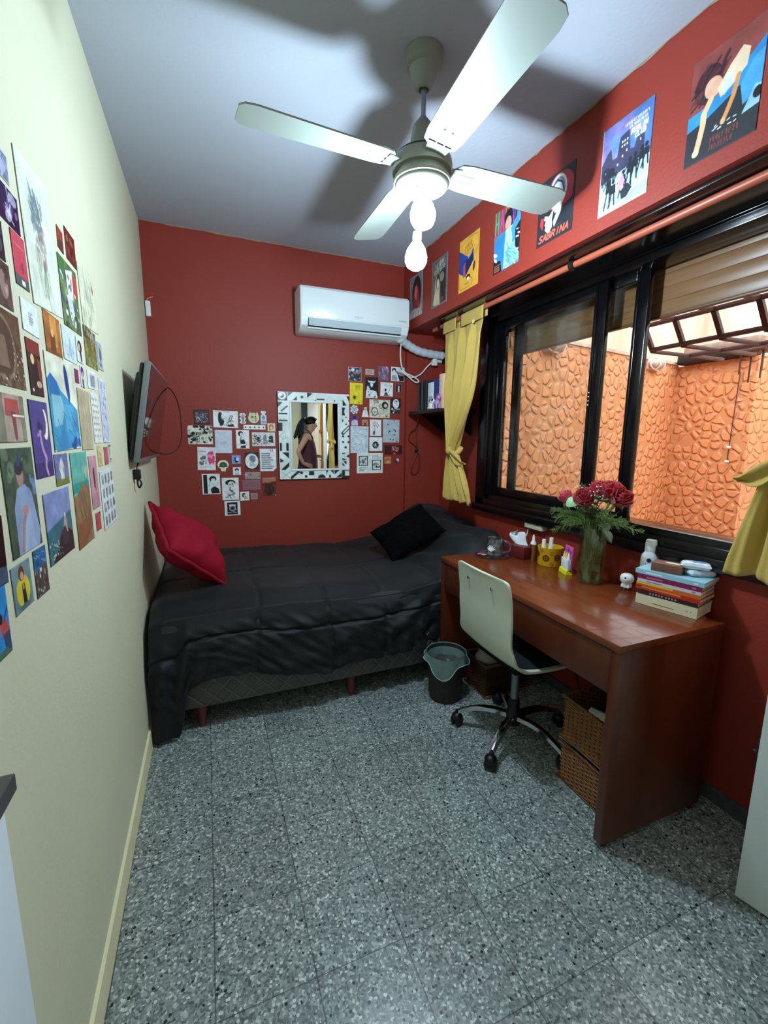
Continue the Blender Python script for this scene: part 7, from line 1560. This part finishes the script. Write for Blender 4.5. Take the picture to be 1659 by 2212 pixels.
mb = MB(); mb.tube([(-.062, .022*math.cos(a), 1.695+.022*math.sin(a)) for a in [2*PI*i/16 for i in range(16)]], .006, 6, closed=True); obj('hair_tie', mb, mat('light_tie', '#c9d3d6', .5), pt)
for o_ in per.children:
    if o_.name.split('.')[0] in ('eye', 'eyebrow', 'ear', 'lips', 'hair', 'ponytail'): o_.location = (HX, 0, -.012)
def body_shell(rows, n=48):
    """rows: (cx, cy, z, rx, ry)"""
    def fn(u, v):
        f = v*(len(rows)-1); i = min(int(f), len(rows)-2); t = f-i; t = t*t*(3-2*t)
        c0, c1 = rows[i], rows[i+1]; cx, cy, z, rx, ry = [lerp(a, b, t) for a, b in zip(c0, c1)]
        a = u*2*PI; k = 1+.012*math.sin(a*9+z*30)*ss(1.3, 1.0, z)
        return Vector((cx+rx*k*math.cos(a), cy+ry*k*math.sin(a), z))
    return fn
mb = MB(); mb.grid(body_shell([(.018, 0, .885, .150, .185), (.02, 0, .97, .148, .178), (.028, 0, 1.08, .142, .158), (.026, 0, 1.18, .130, .150), (.018, 0, 1.27, .126, .158), (.004, 0, 1.355, .118, .150), (-.002, 0, 1.40, .10, .118)]), 56, 50, wrap=True)
tk_ = obj('tank_top', mb, TOP, per, angle=89); md = tk_.modifiers.new('t', 'SOLIDIFY'); md.thickness = .003
for s_ in (1, -1):
    mb = MB(); mb.tube(catmull([(.085, s_*.06, 1.365), (.065, s_*.082, 1.42), (.02, s_*.088, 1.468), (-.05, s_*.07, 1.45), (-.092, s_*.04, 1.38)], 6), [.022]*25, 8); mb.v = [(p[0], p[1], p[2]) for p in mb.v]; obj('shoulder_strap', mb, TOP, tk_)
mb = MB(); mb.tube(catmull([(.055, .05, 1.47), (.085, .02, 1.42), (.102, 0, 1.40), (.085, -.02, 1.42), (.055, -.05, 1.47)], 6), .0015, 6); obj('necklace', mb, mat('silver', '#c9c9c4', .25, metal=1.), per)
mb = MB(); mb.grid(body_shell([(.012, 0, .84, .145, .178), (.008, 0, .90, .146, .180), (.012, 0, .98, .138, .165)]), 40, 12, wrap=True)
for s_ in (1, -1): mb.grid(body_shell([(-.005, s_*.09, .05, .062, .062), (.01, s_*.09, .45, .078, .075), (.008, s_*.088, .70, .10, .09), (.008, s_*.082, .86, .128, .10)]), 32, 30, wrap=True)
obj('trousers', mb, PANT, per, angle=89)
for s_ in (1, -1):
    mb = MB(); mb.ball((.05, s_*.10, .035), (.13, .045, .035), 20, 10); obj('shoe', mb, mat('dark_shoe', '#1b1b1d', .5), per)
